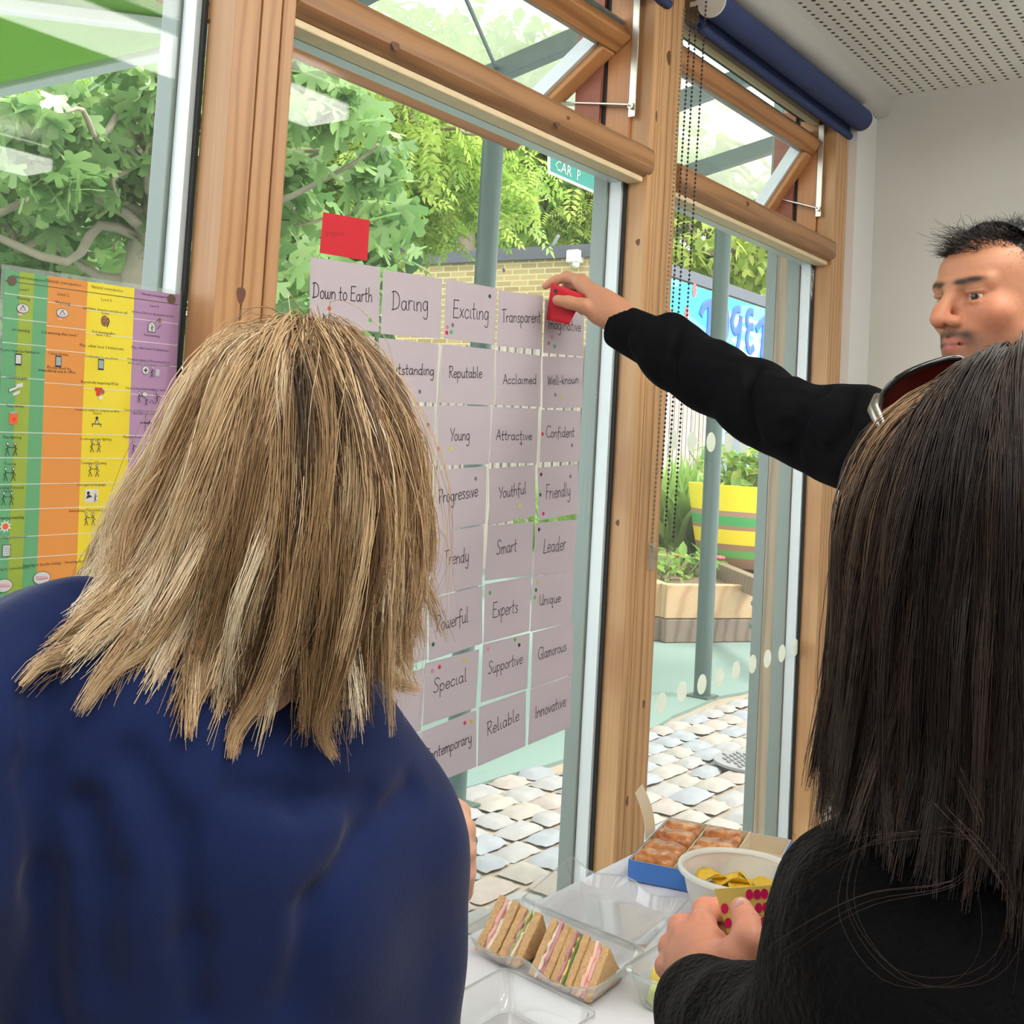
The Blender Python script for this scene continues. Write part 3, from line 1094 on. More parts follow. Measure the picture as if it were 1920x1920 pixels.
tree('sycamore_tree', 'bright green tree with pale bare trunk standing behind the brick wall', [gnd(868, 25), at(872, 455, 25), at(885, 340, 25), at(915, 250, 25), at(900, 120, 25)],
     [(at(800, 330, 26), (2.6, 2.6, 1.6), 2300), (at(960, 400, 27), (2.6, 2.6, 1.3), 1800), (at(880, 190, 26), (3.4, 3.4, 1.8), 2400), (at(690, 430, 27), (2.8, 2.8, 1.2), 1500)],
     M['leaf_syc'], .42, 'oval', M['bark'], r0=.26)
tree('sycamore_tree', 'yellow-green tree rising over the roof corner beside the window post', [gnd(1150, 27), at(1150, 430, 27), at(1140, 300, 27), at(1150, 200, 27)],
     [(at(1100, 370, 27), (3.0, 3.0, 1.6), 2200), (at(1070, 250, 27), (3.2, 3.2, 1.8), 2200), (at(1220, 400, 28), (3.0, 3.0, 1.8), 1500), (at(980, 230, 29), (3.2, 3.2, 1.8), 1500)],
     M['leaf_yel'], .42, 'pinnate', M['bark'], r0=.17)
tree('thicket_tree', 'twiggy bright tree above the mural seen through the right-hand window', [gnd(1335, 27), at(1335, 480, 27), at(1345, 380, 27), at(1350, 250, 27)],
     [(at(1310, 470, 26), (2.2, 2.2, 1.2), 1000), (at(1420, 500, 26), (2.4, 2.4, 1.2), 1100), (at(1370, 400, 28), (3, 3, 1.5), 800), (at(1500, 450, 28), (2.5, 2.5, 2), 700)],
     M['leaf_yel'], .32, 'oval', M['bark'], r0=.22, boughs=14)
tree('beech_tree', 'tall green tree furthest back filling the gaps between the others', [gnd(620, 46), at(620, 500, 46), at(640, 200, 46)],
     [(at(500, 300, 45), (7, 7, 4.8), 2600), (at(800, 340, 46), (7, 7, 3.6), 2800), (at(150, 330, 42), (7, 7, 4.8), 2200), (at(1000, 330, 48), (7, 7, 3.8), 2200)],
     M['leaf_syc'], .85, 'oval', M['bark'], r0=.3)
for (u, v, d, R, n, lb) in ((120, 640, 9, (1.6, 1.6, 1.3), 1500, 'dark leafy shrub low behind the coloured poster'),
                            (380, 600, 11, (1.8, 1.8, 1.5), 1500, 'dark leafy shrub between the fig trunk and the wooden post'),
                            (560, 500, 10, (.9, .9, .7), 700, 'shadowy shrub against the brick wall by the red note')):
    c = at(u, v, d)
    e = thing('leafy_shrub', (c[0], c[1], 0), lb, 'shrub', 'shrubs under the trees')
    foliage('foliage', M['leaf_dark'], e, blob(c, R, n), .22, 'oval')
    st = MB()
    for k in range(9):
        MB().tube(wobble((c[0] + rng.normal() * .2, c[1] + rng.normal() * .2, 0), c + rng.normal(size=3) * np.array(R) * .6, 6, .04), np.linspace(.022, .006, 16), 5).build('stem', M['bark'], e, smooth=180)

# ------------------------------------------------------------------ brick building with the mural
def brick_mat():
    m, nt, p = new_mat('yellow_stock_brick')
    tc = N(nt, 'ShaderNodeTexCoord')
    sp = N(nt, 'ShaderNodeSeparateXYZ')
    nt.links.new(tc.outputs['Object'], sp.inputs[0])
    cb = N(nt, 'ShaderNodeCombineXYZ')
    ad = N(nt, 'ShaderNodeMath', operation='ADD')
    nt.links.new(sp.outputs['X'], ad.inputs[0])
    nt.links.new(sp.outputs['Y'], ad.inputs[1])
    nt.links.new(ad.outputs[0], cb.inputs['X'])
    nt.links.new(sp.outputs['Z'], cb.inputs['Y'])
    bk = N(nt, 'ShaderNodeTexBrick')
    bk.inputs['Color1'].default_value = S(190, 170, 118)
    bk.inputs['Color2'].default_value = S(160, 140, 98)
    bk.inputs['Mortar'].default_value = S(206, 192, 150)
    bk.inputs['Scale'].default_value = 1.0
    bk.inputs['Mortar Size'].default_value = .009
    bk.inputs['Brick Width'].default_value = .225
    bk.inputs['Row Height'].default_value = .075
    nt.links.new(cb.outputs[0], bk.inputs['Vector'])
    nt.links.new(bk.outputs[0], p.inputs['Base Color'])
    p.inputs['Roughness'].default_value = .9
    return m


def slat_mat():
    m, nt, p = new_mat('grey_timber_slats')
    tc = N(nt, 'ShaderNodeTexCoord')
    mp = N(nt, 'ShaderNodeMapping')
    mp.inputs['Scale'].default_value = (14, 14, .5)
    nt.links.new(tc.outputs['Object'], mp.inputs[0])
    nz = N(nt, 'ShaderNodeTexNoise')
    nz.inputs['Scale'].default_value = 1.5
    nt.links.new(mp.outputs[0], nz.inputs[0])
    rp = N(nt, 'ShaderNodeValToRGB')
    rp.color_ramp.elements[0].color = S(150, 140, 134)
    rp.color_ramp.elements[0].position = .3
    rp.color_ramp.elements[1].color = S(206, 190, 178)
    rp.color_ramp.elements[1].position = .7
    nt.links.new(nz.outputs[0], rp.inputs[0])
    nt.links.new(rp.outputs[0], p.inputs['Base Color'])
    p.inputs['Roughness'].default_value = .85
    return m


XB, YBC, ZBT = 12.0, 6.07, 4.17
bd = thing('school_building', (XB, YBC, 0), 'low brick building with dark roof edge, timber slats and a painted board', 'building')
FA = np.array([11.53, 12.0])       # far end of the side facing the classroom
def foot(g, z):
    return [(XB - g, YBC - g, z), (XB + 6.6 + g, YBC - g, z), (XB + 6.6 + g, 12 + g, z), (FA[0] - g, FA[1] + g, z)]


MB().prism(foot(0, 0), (0, 0, ZBT - .16)).build('brick_wall', brick_mat(), bd)
mb = MB()
mb.prism(foot(.06, ZBT - .16), (0, 0, .16))
mb.build('roof_edge', plain('dark_roof_edge', S(84, 88, 98), .5), bd)
sl = MB()
i = 0
y = YBC - .0
while y < YBC + 5.8:
    xx = XB + (FA[0] - XB) * (y - YBC) / (FA[1] - YBC)
    sl.box((xx - .06, y, 0), (xx - .015, y + .10, 2.9), 0)
    y += .125
x = XB - .05
while x < XB + 6.5:
    sl.box((x, YBC - .05, 0), (x + .10, YBC - .01, 2.72), 0)
    x += .125
so = sl.build('slat_cladding', slat_mat(), bd)
tag(so, kind='stuff')
# light-blue windows in the slatted wall
for (u0, u1, v0, v1) in ((1352, 1400, 800, 895), (1418, 1436, 800, 895)):
    a, b = onY(u0, v0, YBC - .06), onY(u1, v1, YBC - .06)
    f_ = MB()
    ring(f_, a[0], b[0], b[2], a[2], YBC - .09, YBC - .052, .07)
    fo = f_.build('window_frame', plain('light_blue_paint', S(150, 204, 220), .5), bd)
    MB().box((a[0] + .07, YBC - .07, b[2] + .07), (b[0] - .07, YBC - .055, a[2] - .07)).build('window_pane', plain('dark_window', S(92, 110, 116), .15), fo)
# security light on the corner
q = onX(1085, 482, XB - .01)
lt = thing('security_light', q, 'small white outdoor light box with a grey cable below the roof edge', 'light')
MB().box((q[0] - .16, q[1] - .09, q[2] - .09), (q[0], q[1] + .09, q[2] + .07)).build('light_body', M['white_plastic'], lt, bevel=.02)
MB().tube([q + np.array([-.05, .09, 0]), q + np.array([-.06, .3, .02]), q + np.array([-.06, .38, .14]), q + np.array([-.03, .3, .3])], .022, 8).build('cable', M['steel_dark'], lt, smooth=180)
MB().sphere(q + np.array([-.1, -.03, -.11]), .05, 12, 8).build('sensor', M['white_plastic'], lt, smooth=180)

# mural board
mu = thing('mural_board', (XB + 3, YBC - .06, 3.3), 'turquoise painted board lettered in blue brush strokes under the roof edge', 'mural')
ym = YBC - .085


def mural_mat():
    m, nt, p = new_mat('mural_paint')
    tc = N(nt, 'ShaderNodeTexCoord')
    mp = N(nt, 'ShaderNodeMapping')
    mp.inputs['Scale'].default_value = (.5, 1, 2.6)
    nt.links.new(tc.outputs['Object'], mp.inputs[0])
    nz = N(nt, 'ShaderNodeTexNoise')
    nz.inputs['Scale'].default_value = 1.3
    nz.inputs['Detail'].default_value = 1
    nt.links.new(mp.outputs[0], nz.inputs[0])
    rp = N(nt, 'ShaderNodeValToRGB')
    rp.color_ramp.interpolation = 'CONSTANT'
    e = rp.color_ramp.elements
    e[0].color = S(48, 190, 206)
    e[0].position = 0
    e[1].color = S(196, 236, 240)
    e[1].position = .58
    e.new(.45).color = S(104, 216, 226)
    e.new(.68).color = S(70, 200, 190)
    nt.links.new(nz.outputs[0], rp.inputs[0])
    nt.links.new(rp.outputs[0], p.inputs['Base Color'])
    p.inputs['Roughness'].default_value = .6
    return m


a, b = onY(1225, 505, ym), onY(1530, 700, ym)
MB().box((a[0], ym, 2.70), (XB + 6.3, YBC - .055, ZBT - .2)).build('board', mural_mat(), mu)
# letters T O G E T as brush strokes traced on the board
def stroke3(mb, pts, r, n, off, plane=lambda u, v: None):
    P = [plane(u, v) for u, v in pts]
    P = np.array(P)
    # smooth
    t = np.linspace(0, len(P) - 1, (len(P) - 1) * n + 1)
    Q = []
    for tt in t:
        i = min(int(tt), len(P) - 2)
        f = tt - i
        p0, p1, p2, p3 = P[max(i - 1, 0)], P[i], P[i + 1], P[min(i + 2, len(P) - 1)]
        Q.append(.5 * (2 * p1 + (p2 - p0) * f + (2 * p0 - 5 * p1 + 4 * p2 - p3) * f * f + (3 * p1 - p0 - 3 * p2 + p3) * f ** 3))
    mb.tube(Q, r, 8, flat=.15, ref=(0, 1, 0))


def zpx(x, y):  # region pixel of the close look at the mural -> frame pixel
    return (1080 + x * .25, 420 + y * .25)


LET = [[(935, 690), (960, 620), (1010, 590), (1060, 595)], [(1003, 600), (1000, 720), (988, 870)],
       [(1085, 590), (1050, 700), (1060, 840), (1095, 885), (1130, 820), (1140, 700), (1115, 610), (1085, 590)],
       [(1232, 640), (1195, 650), (1172, 740), (1195, 810), (1230, 760), (1240, 690), (1228, 830), (1212, 940)],
       [(1330, 665), (1300, 660), (1283, 720), (1300, 770), (1330, 768)], [(1302, 770), (1282, 860), (1300, 950), (1335, 925)],
       [(1350, 800), (1385, 745), (1440, 700)], [(1412, 730), (1405, 850), (1392, 1005)], [(1440, 700), (1490, 650)]]
for st in LET:
    mb = MB()
    stroke3(mb, [zpx(*p_) for p_ in st], .062, 6, 0, lambda u, v: onY(u, v, ym - .006))
    mb.build('lettering', plain('mural_blue', S(36, 92, 200), .5) if 'mural_blue' not in bpy.data.materials else bpy.data.materials['mural_blue'], mu, smooth=180)
for (x, y_) in ((888, 497), (830, 672), (712, 690)):
    q = onY(*zpx(x, y_), ym - .004)
    MB().disc(q, (1, 0, 0), (0, 0, 1), .06, 6, th=.004, ry=.11).build('red_bird_shape', plain('mural_red', S(236, 84, 90), .5) if 'mural_red' not in bpy.data.materials else bpy.data.materials['mural_red'], mu)

# notice and sign: green-and-white car park sign cut off by the rail
sg = thing('car_park_sign', onY(1085, 295, 2.1), 'green sign with white border and lettering cut off by the wooden rail', 'sign')
A, B = onY(1030, 265, 2.1), onY(1128, 318, 2.1)
# corners traced on the plane y = 4
cs = [onY(1030, 286, 2.1), onY(1121, 330, 2.1), onY(1120, 364, 2.1), onY(1030, 325, 2.1)]
MB().prism(cs, (0, .012, 0)).build('sign_plate', plain('sign_white', S(238, 242, 238), .5), sg)
cs2 = [onY(1033, 290, 2.097), onY(1118, 332, 2.097), onY(1117, 358, 2.097), onY(1033, 321, 2.097)]
MB().prism(cs2, (0, .004, 0)).build('sign_face', plain('sign_green', S(70, 168, 148), .5), sg)
for k in (.15, .85):
    q = cs[0] * (1 - k) + cs[1] * k
    MB().tube([q + np.array([0, .006, 0]), (q[0], 1.99, 3.30)], .004, 6).build('hanger', M['steel_dark'], sg)

# ------------------------------------------------------------------ raised timber beds, plants, barrel, bench
BW = wood('bed_sleeper', 'X', S(204, 172, 134), S(184, 148, 110), centre=(0, 0, .2), scale=3.2)
BW2 = wood('old_sleeper', 'X', S(140, 122, 108), S(112, 96, 84), centre=(0, 0, .1), scale=5)


def sleeper_wall(e, a, b, z0, z1, wth, mat, nm):
    a, b = np.array([a[0], a[1], (z0 + z1) / 2]), np.array([b[0], b[1], (z0 + z1) / 2])
    return MB().beam(a, b, wth, z1 - z0 - .006).build(nm, mat, e, bevel=.008)


bc = onZ(1240, 1204, GZ)          # near corner
br = onZ(1420, 1202, GZ)
bl = onZ(1070, 1112, GZ)
hz = .49
dr, dl = nrm(br - bc), nrm(bl - bc)
br, bl = bc + dr * 3.2, bc + dl * 3.3
bed = thing('raised_bed', bc, 'raised timber planting bed of stacked sleepers standing on the green ground', 'raised bed')
for z0, z1, mt in ((0, .2, BW2), (.2, hz, BW)):
    sleeper_wall(bed, bc, br, z0, z1, .10, mt, 'sleeper')
    sleeper_wall(bed, bc + dl * .05, bl, z0, z1, .10, mt, 'sleeper')
bk = br + dl * 3.3
MB().prism([np.array([p_[0], p_[1], .02]) for p_ in (bc, br, bk, bl)], (0, 0, hz - .06)).build('soil', M['soil'], bed)
# second, further timber edge inside
a, b = onZ(1335, 1058, hz + .05), onZ(1430, 1098, hz + .05)
e2 = thing('timber_edging', a, 'weathered timber edging crossing the bed in front of the barrel', 'timber edging')
MB().beam(np.array([a[0], a[1], hz + .02]), np.array([b[0], b[1], hz + .02]) + (b - a) * .8, .1, .16).build('edging_board', BW2, e2, bevel=.01)


def plant(name, label, c, R, n, mat, size, kind, upright=.9, group=None, stems=5, flowers=0, fcol=None):
    e = thing(name, (c[0], c[1], c[2]), label, 'plant', group)
    cen = np.array(c) + np.clip(rng.normal(size=(n, 3)), -1.3, 1.3) * np.array(R) * np.array([.5, .5, .35]) + np.array([0, 0, R[2] * .45])
    if kind == 'blade':
        cen[:, 2] = c[2]
    foliage('foliage', mat, e, cen, size, kind, .3, upright=upright if kind == 'blade' else 0)
    for k in range(stems):
        t_ = np.array(c) + rng.normal(size=3) * np.array(R) * .4
        MB().tube([(c[0] + rng.normal() * .05, c[1] + rng.normal() * .05, c[2] - .02), (t_[0], t_[1], c[2] + R[2] * .8)], .008, 5).build('stem', M['bark_g'], e)
    for k in range(flowers):
        p_ = np.array(c) + rng.normal(size=3) * np.array(R) * np.array([.45, .45, .1]) + np.array([0, 0, R[2] * .75])
        f_ = MB()
        for j in range(5):
            an = j * 2 * math.pi / 5
            f_.sphere(p_ + .035 * np.array([math.cos(an), math.sin(an), .2]), .034, 8, 5, scale=(1, 1, .6))
        f_.build('flower', fcol, e, smooth=180)
    return e


M['flower_red'] = plain('red_flower', S(226, 84, 70), .6)
M['flower_pink'] = plain('pink_flower', S(226, 120, 132), .6)
gm = M['leaf_grass'] = leaf_mat('grass_blade', S(104, 150, 62), S(176, 206, 120), .6, .4)
for (u, v, R, n, lb) in ((1258, 1045, (.36, .36, .8), 380, 'tall grassy clump at the left of the bed behind the chains'),
                         (1300, 1048, (.34, .34, .8), 380, 'tall grassy clump in the bed left of the green post'),
                         (1095, 1035, (.8, .6, .6), 520, 'bright grass tuft on the bed beside the paper cards')):
    c = onZ(u, v, hz - .02)
    plant('grass_clump', lb, c, R, n, gm, R[2] * 1.15, 'blade', 1.05, 'grass clumps in the raised bed', stems=0)
for (u, v, nf, col_, lb) in ((1270, 1072, 2, 'flower_red', 'red-flowered low plant in the bed near the chains'),
                             (1305, 1078, 2, 'flower_pink', 'pink-flowered low plant in the bed left of the post'),
                             (1352, 1060, 3, 'flower_red', 'red-flowered low plant in the bed right of the post'),
                             (1245, 1085, 0, 'flower_red', 'leafy low plant at the near corner of the bed')):
    c = onZ(u, v, hz - .03)
    plant('bedding_plant', lb, c, (.32, .32, .22), 60, M['leaf_syc'], .12, 'oval', group='bedding plants', flowers=nf, fcol=M[col_])
# half barrel planter
bq = onZ(1400, 1060, .52)
bar = thing('barrel_planter', bq, 'half-barrel planter painted in yellow, green and brown bands', 'planter')
depth_s = 1.0
R1, R0, HB = .62, .46, .80
bz = bq[2]
def brl(z): return R0 + (R1 - R0) * (z / HB) ** .7
for (z0, z1, cc, nm) in ((0, .10, S(150, 116, 86), 'band'), (.10, .17, S(96, 176, 84), 'band'), (.17, .23, S(158, 122, 92), 'band'), (.23, .37, S(246, 222, 40), 'band'), (.37, .41, S(170, 130, 100), 'band'), (.41, .50, S(70, 172, 96), 'band'), (.50, .55, S(176, 140, 120), 'band'), (.55, .80, S(248, 228, 36), 'rim')):
    nmn = 'barrel_paint_%d' % int(z0 * 100)
    MB().lathe([(brl(z0), z0), (brl((z0 + z1) / 2), (z0 + z1) / 2), (brl(z1), z1)] + ([(brl(z1) - .05, z1), (brl(z0) - .05, z0 + .02)] if nm == 'rim' else []), bq, 36).build(nm, plain(nmn, cc, .5, noise=.1, nscale=5), bar, smooth=40)
MB().lathe([(0.001, .66), (R1 - .07, .66)], bq, 24).build('soil', M['soil'], bar)
for i, (du, n, lb) in enumerate(((-45, 130, 'leafy green plant at the left of the yellow barrel'), (0, 130, 'leafy green plant in the middle of the yellow barrel'), (40, 110, 'leafy green plant at the right of the yellow barrel'))):
    c = bq + np.array([0, 0, .68]) + .0052 * du * np.array([.587, -.8075, 0])
    plant('barrel_plant', lb, c, (.36, .36, .55), n, M['leaf_yel'] if i == 1 else M['leaf_syc'], .15, 'oval', group='plants in the barrel')
# pale slatted bench behind the barrel
pa, pb = at(1352, 905, 13.2), at(1440, 905, 13.2)
bn = thing('garden_bench', (pa[0], pa[1], .5), 'white slatted wooden bench standing behind the yellow barrel', 'bench')
M['bench'] = plain('white_bench_paint', S(236, 228, 222), .5)
dx = nrm(pb - pa)
L = 1.5
zt, zb = pa[2], pa[2] - .42
MB().beam((pa[0], pa[1], zt), pa + dx * L, .05, .08).build('top_rail', M['bench'], bn, bevel=.006)
for k in range(15):
    p_ = pa + dx * (.05 + k * .1)
    MB().beam((p_[0], p_[1], zb), (p_[0], p_[1], zt - .03), .055, .02, up=dx).build('back_slat', M['bench'], bn)
back = np.array([-dx[1], dx[0], 0])
if back[0] > 0:
    back = -back
MB().obox(pa + dx * L / 2 + back * .24 + np.array([0, 0, zb - zt]), dx * L / 2, back * .25, (0, 0, .02)).build('seat', M['bench'], bn, bevel=.006)
for k in (.03, L - .03):
    for s in (0, .46):
        p_ = pa + dx * k + back * s
        MB().beam((p_[0], p_[1], .0), (p_[0], p_[1], (zt if s == 0 else zb)), .06, .06, up=dx).build('leg', M['bench'], bn)
# ------------------------------------------------------------------ handwriting
def arc(cx, cy, rx_, ry_, a0, a1, n=9):
    return [(cx + rx_ * math.cos(rad(a0 + (a1 - a0) * i / n)), cy + ry_ * math.sin(rad(a0 + (a1 - a0) * i / n))) for i in range(n + 1)]


BOWL = [(.36, .42), (.22, .5), (.06, .36), (.06, .12), (.2, 0), (.33, .14), (.37, .46)]
GL = {
    'a': ([BOWL, [(.37, .48), (.37, .1), (.45, 0)]], .5),
    'b': ([[(.06, 1), (.06, 0)], [(.06, .3), (.2, .5), (.36, .36), (.34, .1), (.18, 0), (.06, .12)]], .45),
    'c': ([[(.36, .4), (.22, .5), (.06, .34), (.06, .12), (.2, 0), (.38, .1)]], .43),
    'd': ([BOWL, [(.39, 1), (.37, .1), (.45, 0)]], .5),
    'e': ([[(.06, .26), (.36, .29), (.32, .46), (.18, .5), (.06, .32), (.08, .08), (.22, 0), (.38, .1)]], .43),
    'f': ([[(.36, .86), (.26, .98), (.15, .84), (.14, .3), (.13, -.25)], [(.0, .48), (.3, .5)]], .36),
    'g': ([BOWL, [(.37, .48), (.38, -.1), (.34, -.4), (.2, -.46), (.08, -.36)]], .5),
    'h': ([[(.06, 1), (.06, 0)], [(.06, .3), (.2, .5), (.34, .4), (.35, 0)]], .46),
    'i': ([[(.08, .5), (.08, .1), (.17, 0)]], .24),
    'k': ([[(.06, .95), (.06, 0)], [(.32, .5), (.08, .24)], [(.08, .24), (.36, 0)]], .42),
    'l': ([[(.08, 1), (.08, .1), (.18, 0)]], .25),
    'm': ([[(.05, .5), (.05, 0)], [(.05, .32), (.17, .5), (.26, .38), (.27, 0)], [(.27, .32), (.4, .5), (.5, .38), (.51, 0)]], .6),
    'n': ([[(.05, .5), (.05, 0)], [(.05, .3), (.2, .5), (.34, .38), (.35, 0)]], .45),
    'o': ([[(.22, .5), (.07, .36), (.08, .1), (.22, 0), (.37, .12), (.37, .38), (.22, .5)]], .46),
    'p': ([[(.05, .5), (.05, -.45)], [(.05, .3), (.2, .5), (.36, .36), (.34, .1), (.2, 0), (.06, .1)]], .46),
    'q': ([BOWL, [(.37, .48), (.37, -.45), (.45, -.36)]], .5),
    'r': ([[(.05, .5), (.05, 0)], [(.05, .3), (.16, .48), (.3, .46)]], .34),
    's': ([[(.32, .44), (.2, .5), (.08, .4), (.18, .27), (.32, .14), (.2, 0), (.06, .05)]], .4),
    't': ([[(.13, .88), (.12, .1), (.24, 0)], [(0, .52), (.28, .54)]], .33),
    'u': ([[(.05, .5), (.07, .1), (.2, 0), (.34, .14), (.36, .5)], [(.36, .5), (.36, .06), (.44, 0)]], .48),
    'v': ([[(.03, .5), (.16, 0)], [(.16, 0), (.33, .5)]], .38),
    'w': ([[(.03, .5), (.06, .1), (.16, 0), (.26, .15), (.27, .45)], [(.27, .42), (.3, .08), (.42, 0), (.5, .2), (.5, .5)]], .58),
    'x': ([[(.04, .5), (.34, 0)], [(.34, .5), (.04, 0)]], .42),
    'y': ([[(.05, .5), (.07, .14), (.2, .02), (.34, .14), (.36, .5)], [(.36, .5), (.37, -.1), (.33, -.4), (.2, -.46), (.08, -.36)]], .47),
    '-': ([[(.05, .28), (.25, .28)]], .34),
    ' ': ([], .28),
    'D': ([[(.1, 1), (.08, 0)], [(0, .95), (.22, 1), (.46, .8), (.52, .45), (.4, .12), (.0, .01)]], .62),
    'E': ([[(.5, 1), (.08, 1)], [(.08, 1), (.06, 0)], [(.06, 0), (.48, 0)], [(.07, .52), (.4, .54)]], .55),
    'T': ([[(0, .98), (.25, 1.02), (.5, 1)], [(.2, 1), (.2, 0)]], .46),
    'I': ([[(.06, 1), (.06, 0)]], .2),
    'O': ([arc(.31, .5, .3, .5, 100, 460, 14)], .68),
    'R': ([[(.08, 1), (.08, 0)], [(.02, .95), (.3, 1), (.42, .8), (.3, .55), (.08, .5)], [(.14, .5), (.44, 0)]], .5),
    'P': ([[(.08, 1), (.08, 0)], [(.0, .95), (.3, 1), (.42, .8), (.3, .52), (.08, .46)]], .48),
    'A': ([[(0, 0), (.24, 1)], [(.24, 1), (.44, 0)], [(.08, .36), (.4, .36)]], .52),
    'W': ([[(0, 1), (.1, 0)], [(.1, 0), (.26, .8)], [(.26, .8), (.38, 0)], [(.38, 0), (.54, 1)]], .56),
    'Y': ([[(0, 1), (.2, .5)], [(.46, 1), (.14, 0)]], .44),
    'C': ([arc(.36, .5, .34, .5, 50, 310, 12)], .58),
    'F': ([[(.46, 1), (.06, .98)], [(.1, 1), (.08, 0)], [(.08, .5), (.38, .54)]], .46),
    'S': ([[(.46, .86), (.3, 1), (.1, .88), (.14, .62), (.34, .4), (.36, .14), (.18, 0), (.0, .1)]], .48),
    'L': ([[(.12, 1), (.06, 0)], [(.06, 0), (.44, .02)]], .46),
    'U': ([[(.04, 1), (.06, .2), (.22, 0), (.4, .2), (.42, 1)], [(.42, 1), (.42, .06), (.5, 0)]], .55),
    'G': ([arc(.36, .5, .34, .5, 55, 300, 12), [(.36, .38), (.52, .4)], [(.52, .4), (.5, .05)]], .6),
}


def smooth2(P, n=5):
    P = np.array(P, float)
    if len(P) == 2:
        return P
    Q = []
    for i in range(len(P) - 1):
        p0, p1, p2, p3 = P[max(i - 1, 0)], P[i], P[i + 1], P[min(i + 2, len(P) - 1)]
        for k in range(n):
            f = k / n
            Q.append(.5 * (2 * p1 + (p2 - p0) * f + (2 * p0 - 5 * p1 + 4 * p2 - p3) * f * f + (3 * p1 - p0 - 3 * p2 + p3) * f ** 3))
    Q.append(P[-1])
    return np.array(Q)


def ribbon(mb, P2, w, O, ex, ez, off, mi=0):
    """flat pen line of width w through 2D points, on the plane O + x ex + z ez, lifted by off"""
    P2 = np.asarray(P2, float)
    t = np.gradient(P2, axis=0)
    t /= np.linalg.norm(t, axis=1)[:, None] + 1e-9
    nn = np.stack([-t[:, 1], t[:, 0]], 1)
    P2 = P2.copy()
    P2[0] -= t[0] * w * .35
    P2[-1] += t[-1] * w * .35
    A, B = P2 + nn * w / 2, P2 - nn * w / 2
    A3 = O + A[:, :1] * ex + A[:, 1:] * ez + off
    B3 = O + B[:, :1] * ex + B[:, 1:] * ez + off
    n = len(P2)
    v = np.empty((2 * n, 3))
    v[0::2], v[1::2] = A3, B3
    mb.add(v, [(2 * i + 1, 2 * i + 3, 2 * i + 2, 2 * i) for i in range(n - 1)], mi)


def handwrite(mb, word, p0, p1, cap, off, w=.0019, up=None):
    """word from baseline start p0 to end p1 (3D), capital height cap"""
    p0, p1 = np.asarray(p0, float), np.asarray(p1, float)
    Wd = sum(GL[c][1] for c in word) - .06
    L = np.linalg.norm(p1 - p0)
    ex = (p1 - p0) / L
    ez = nrm(np.cross(ex, (0, 1, 0)))
    if ez[2] < 0:
        ez = -ez
    ez = nrm(ez + ex * 0.03)
    sx = L / Wd
    x = 0
    for c in word:
        strokes, adv = GL[c]
        js = 1 + rng.normal() * .03
        jy = rng.normal() * .012
        for st in strokes:
            q = smooth2(st)
            q = np.stack([(q[:, 0] + x) * sx, (q[:, 1] * js + jy) * cap], 1)
            ribbon(mb, q, w, p0, ex, ez, off)
        x += adv


# ------------------------------------------------------------------ word cards on the middle window
M['card'] = plain('white_card', S(206, 196, 204), .6, trans=.22)
M['ink'] = plain('black_marker', S(26, 24, 30), .5)
DOTC = {'r': ('red', S(206, 50, 40)), 'o': ('orange-red', S(214, 74, 40)), 'g': ('green', S(84, 178, 92)), 'G': ('dark green', S(30, 84, 62)), 'p': ('pink', S(214, 130, 164)), 'c': ('crimson', S(206, 36, 84)),
        'k': ('black', S(36, 26, 40)), 'y': ('yellow', S(208, 204, 60)), 'Y': ('golden', S(206, 174, 40)), 's': ('grey', S(126, 114, 138))}
for k_, (nm_, c_) in list(DOTC.items()):
    DOTC[k_] = (nm_, plain('sticker_' + nm_, c_, .45))


def A1(x, y):
    return (560 + .291667 * x, 380 + .291667 * y)


def A2(x, y):
    return (660 + .3125 * x, 900 + .3125 * y)


def card(word, corners, base, cap, dots, label, F, FT=None, part_word=None):
    FT = FT or F
    y0 = -.0012 - rng.random() * .0006
    P = [onY(*c, y0) for c in corners]
    cen = np.mean(P, 0)
    e = thing('word_card', cen, label, 'card', 'word cards taped to the middle window')
    MB().prism(P, (0, -.0005, 0)).build('card_sheet', M['card'], e)
    off = np.array([0, -.0008, 0])
    if word:
        mb = MB()
        p0, p1 = onY(*FT(*base[0]), y0), onY(*FT(*base[1]), y0)
        c0, c1 = FT(base[0][0], base[0][1]), FT(base[0][0], base[0][1] - cap)
        ch = np.linalg.norm(onY(*c1, y0) - onY(*c0, y0))
        handwrite(mb, word, p0, p1, ch, off)
        mb.build('lettering', M['ink'], e)
    for (x, y, k, fn) in dots:
        q = onY(*fn(x, y), y0 - .0005)
        d = MB().disc(q, (1, 0, 0), (0, 0, 1), .0041, 18, th=.0003).build('dot_sticker', DOTC[k][1], e)
        d['label'] = DOTC[k][0] + ' round dot sticker'
    return e


def C1(*p): return [A1(*q) for q in p]
def C2(*p): return [A2(*q) for q in p]


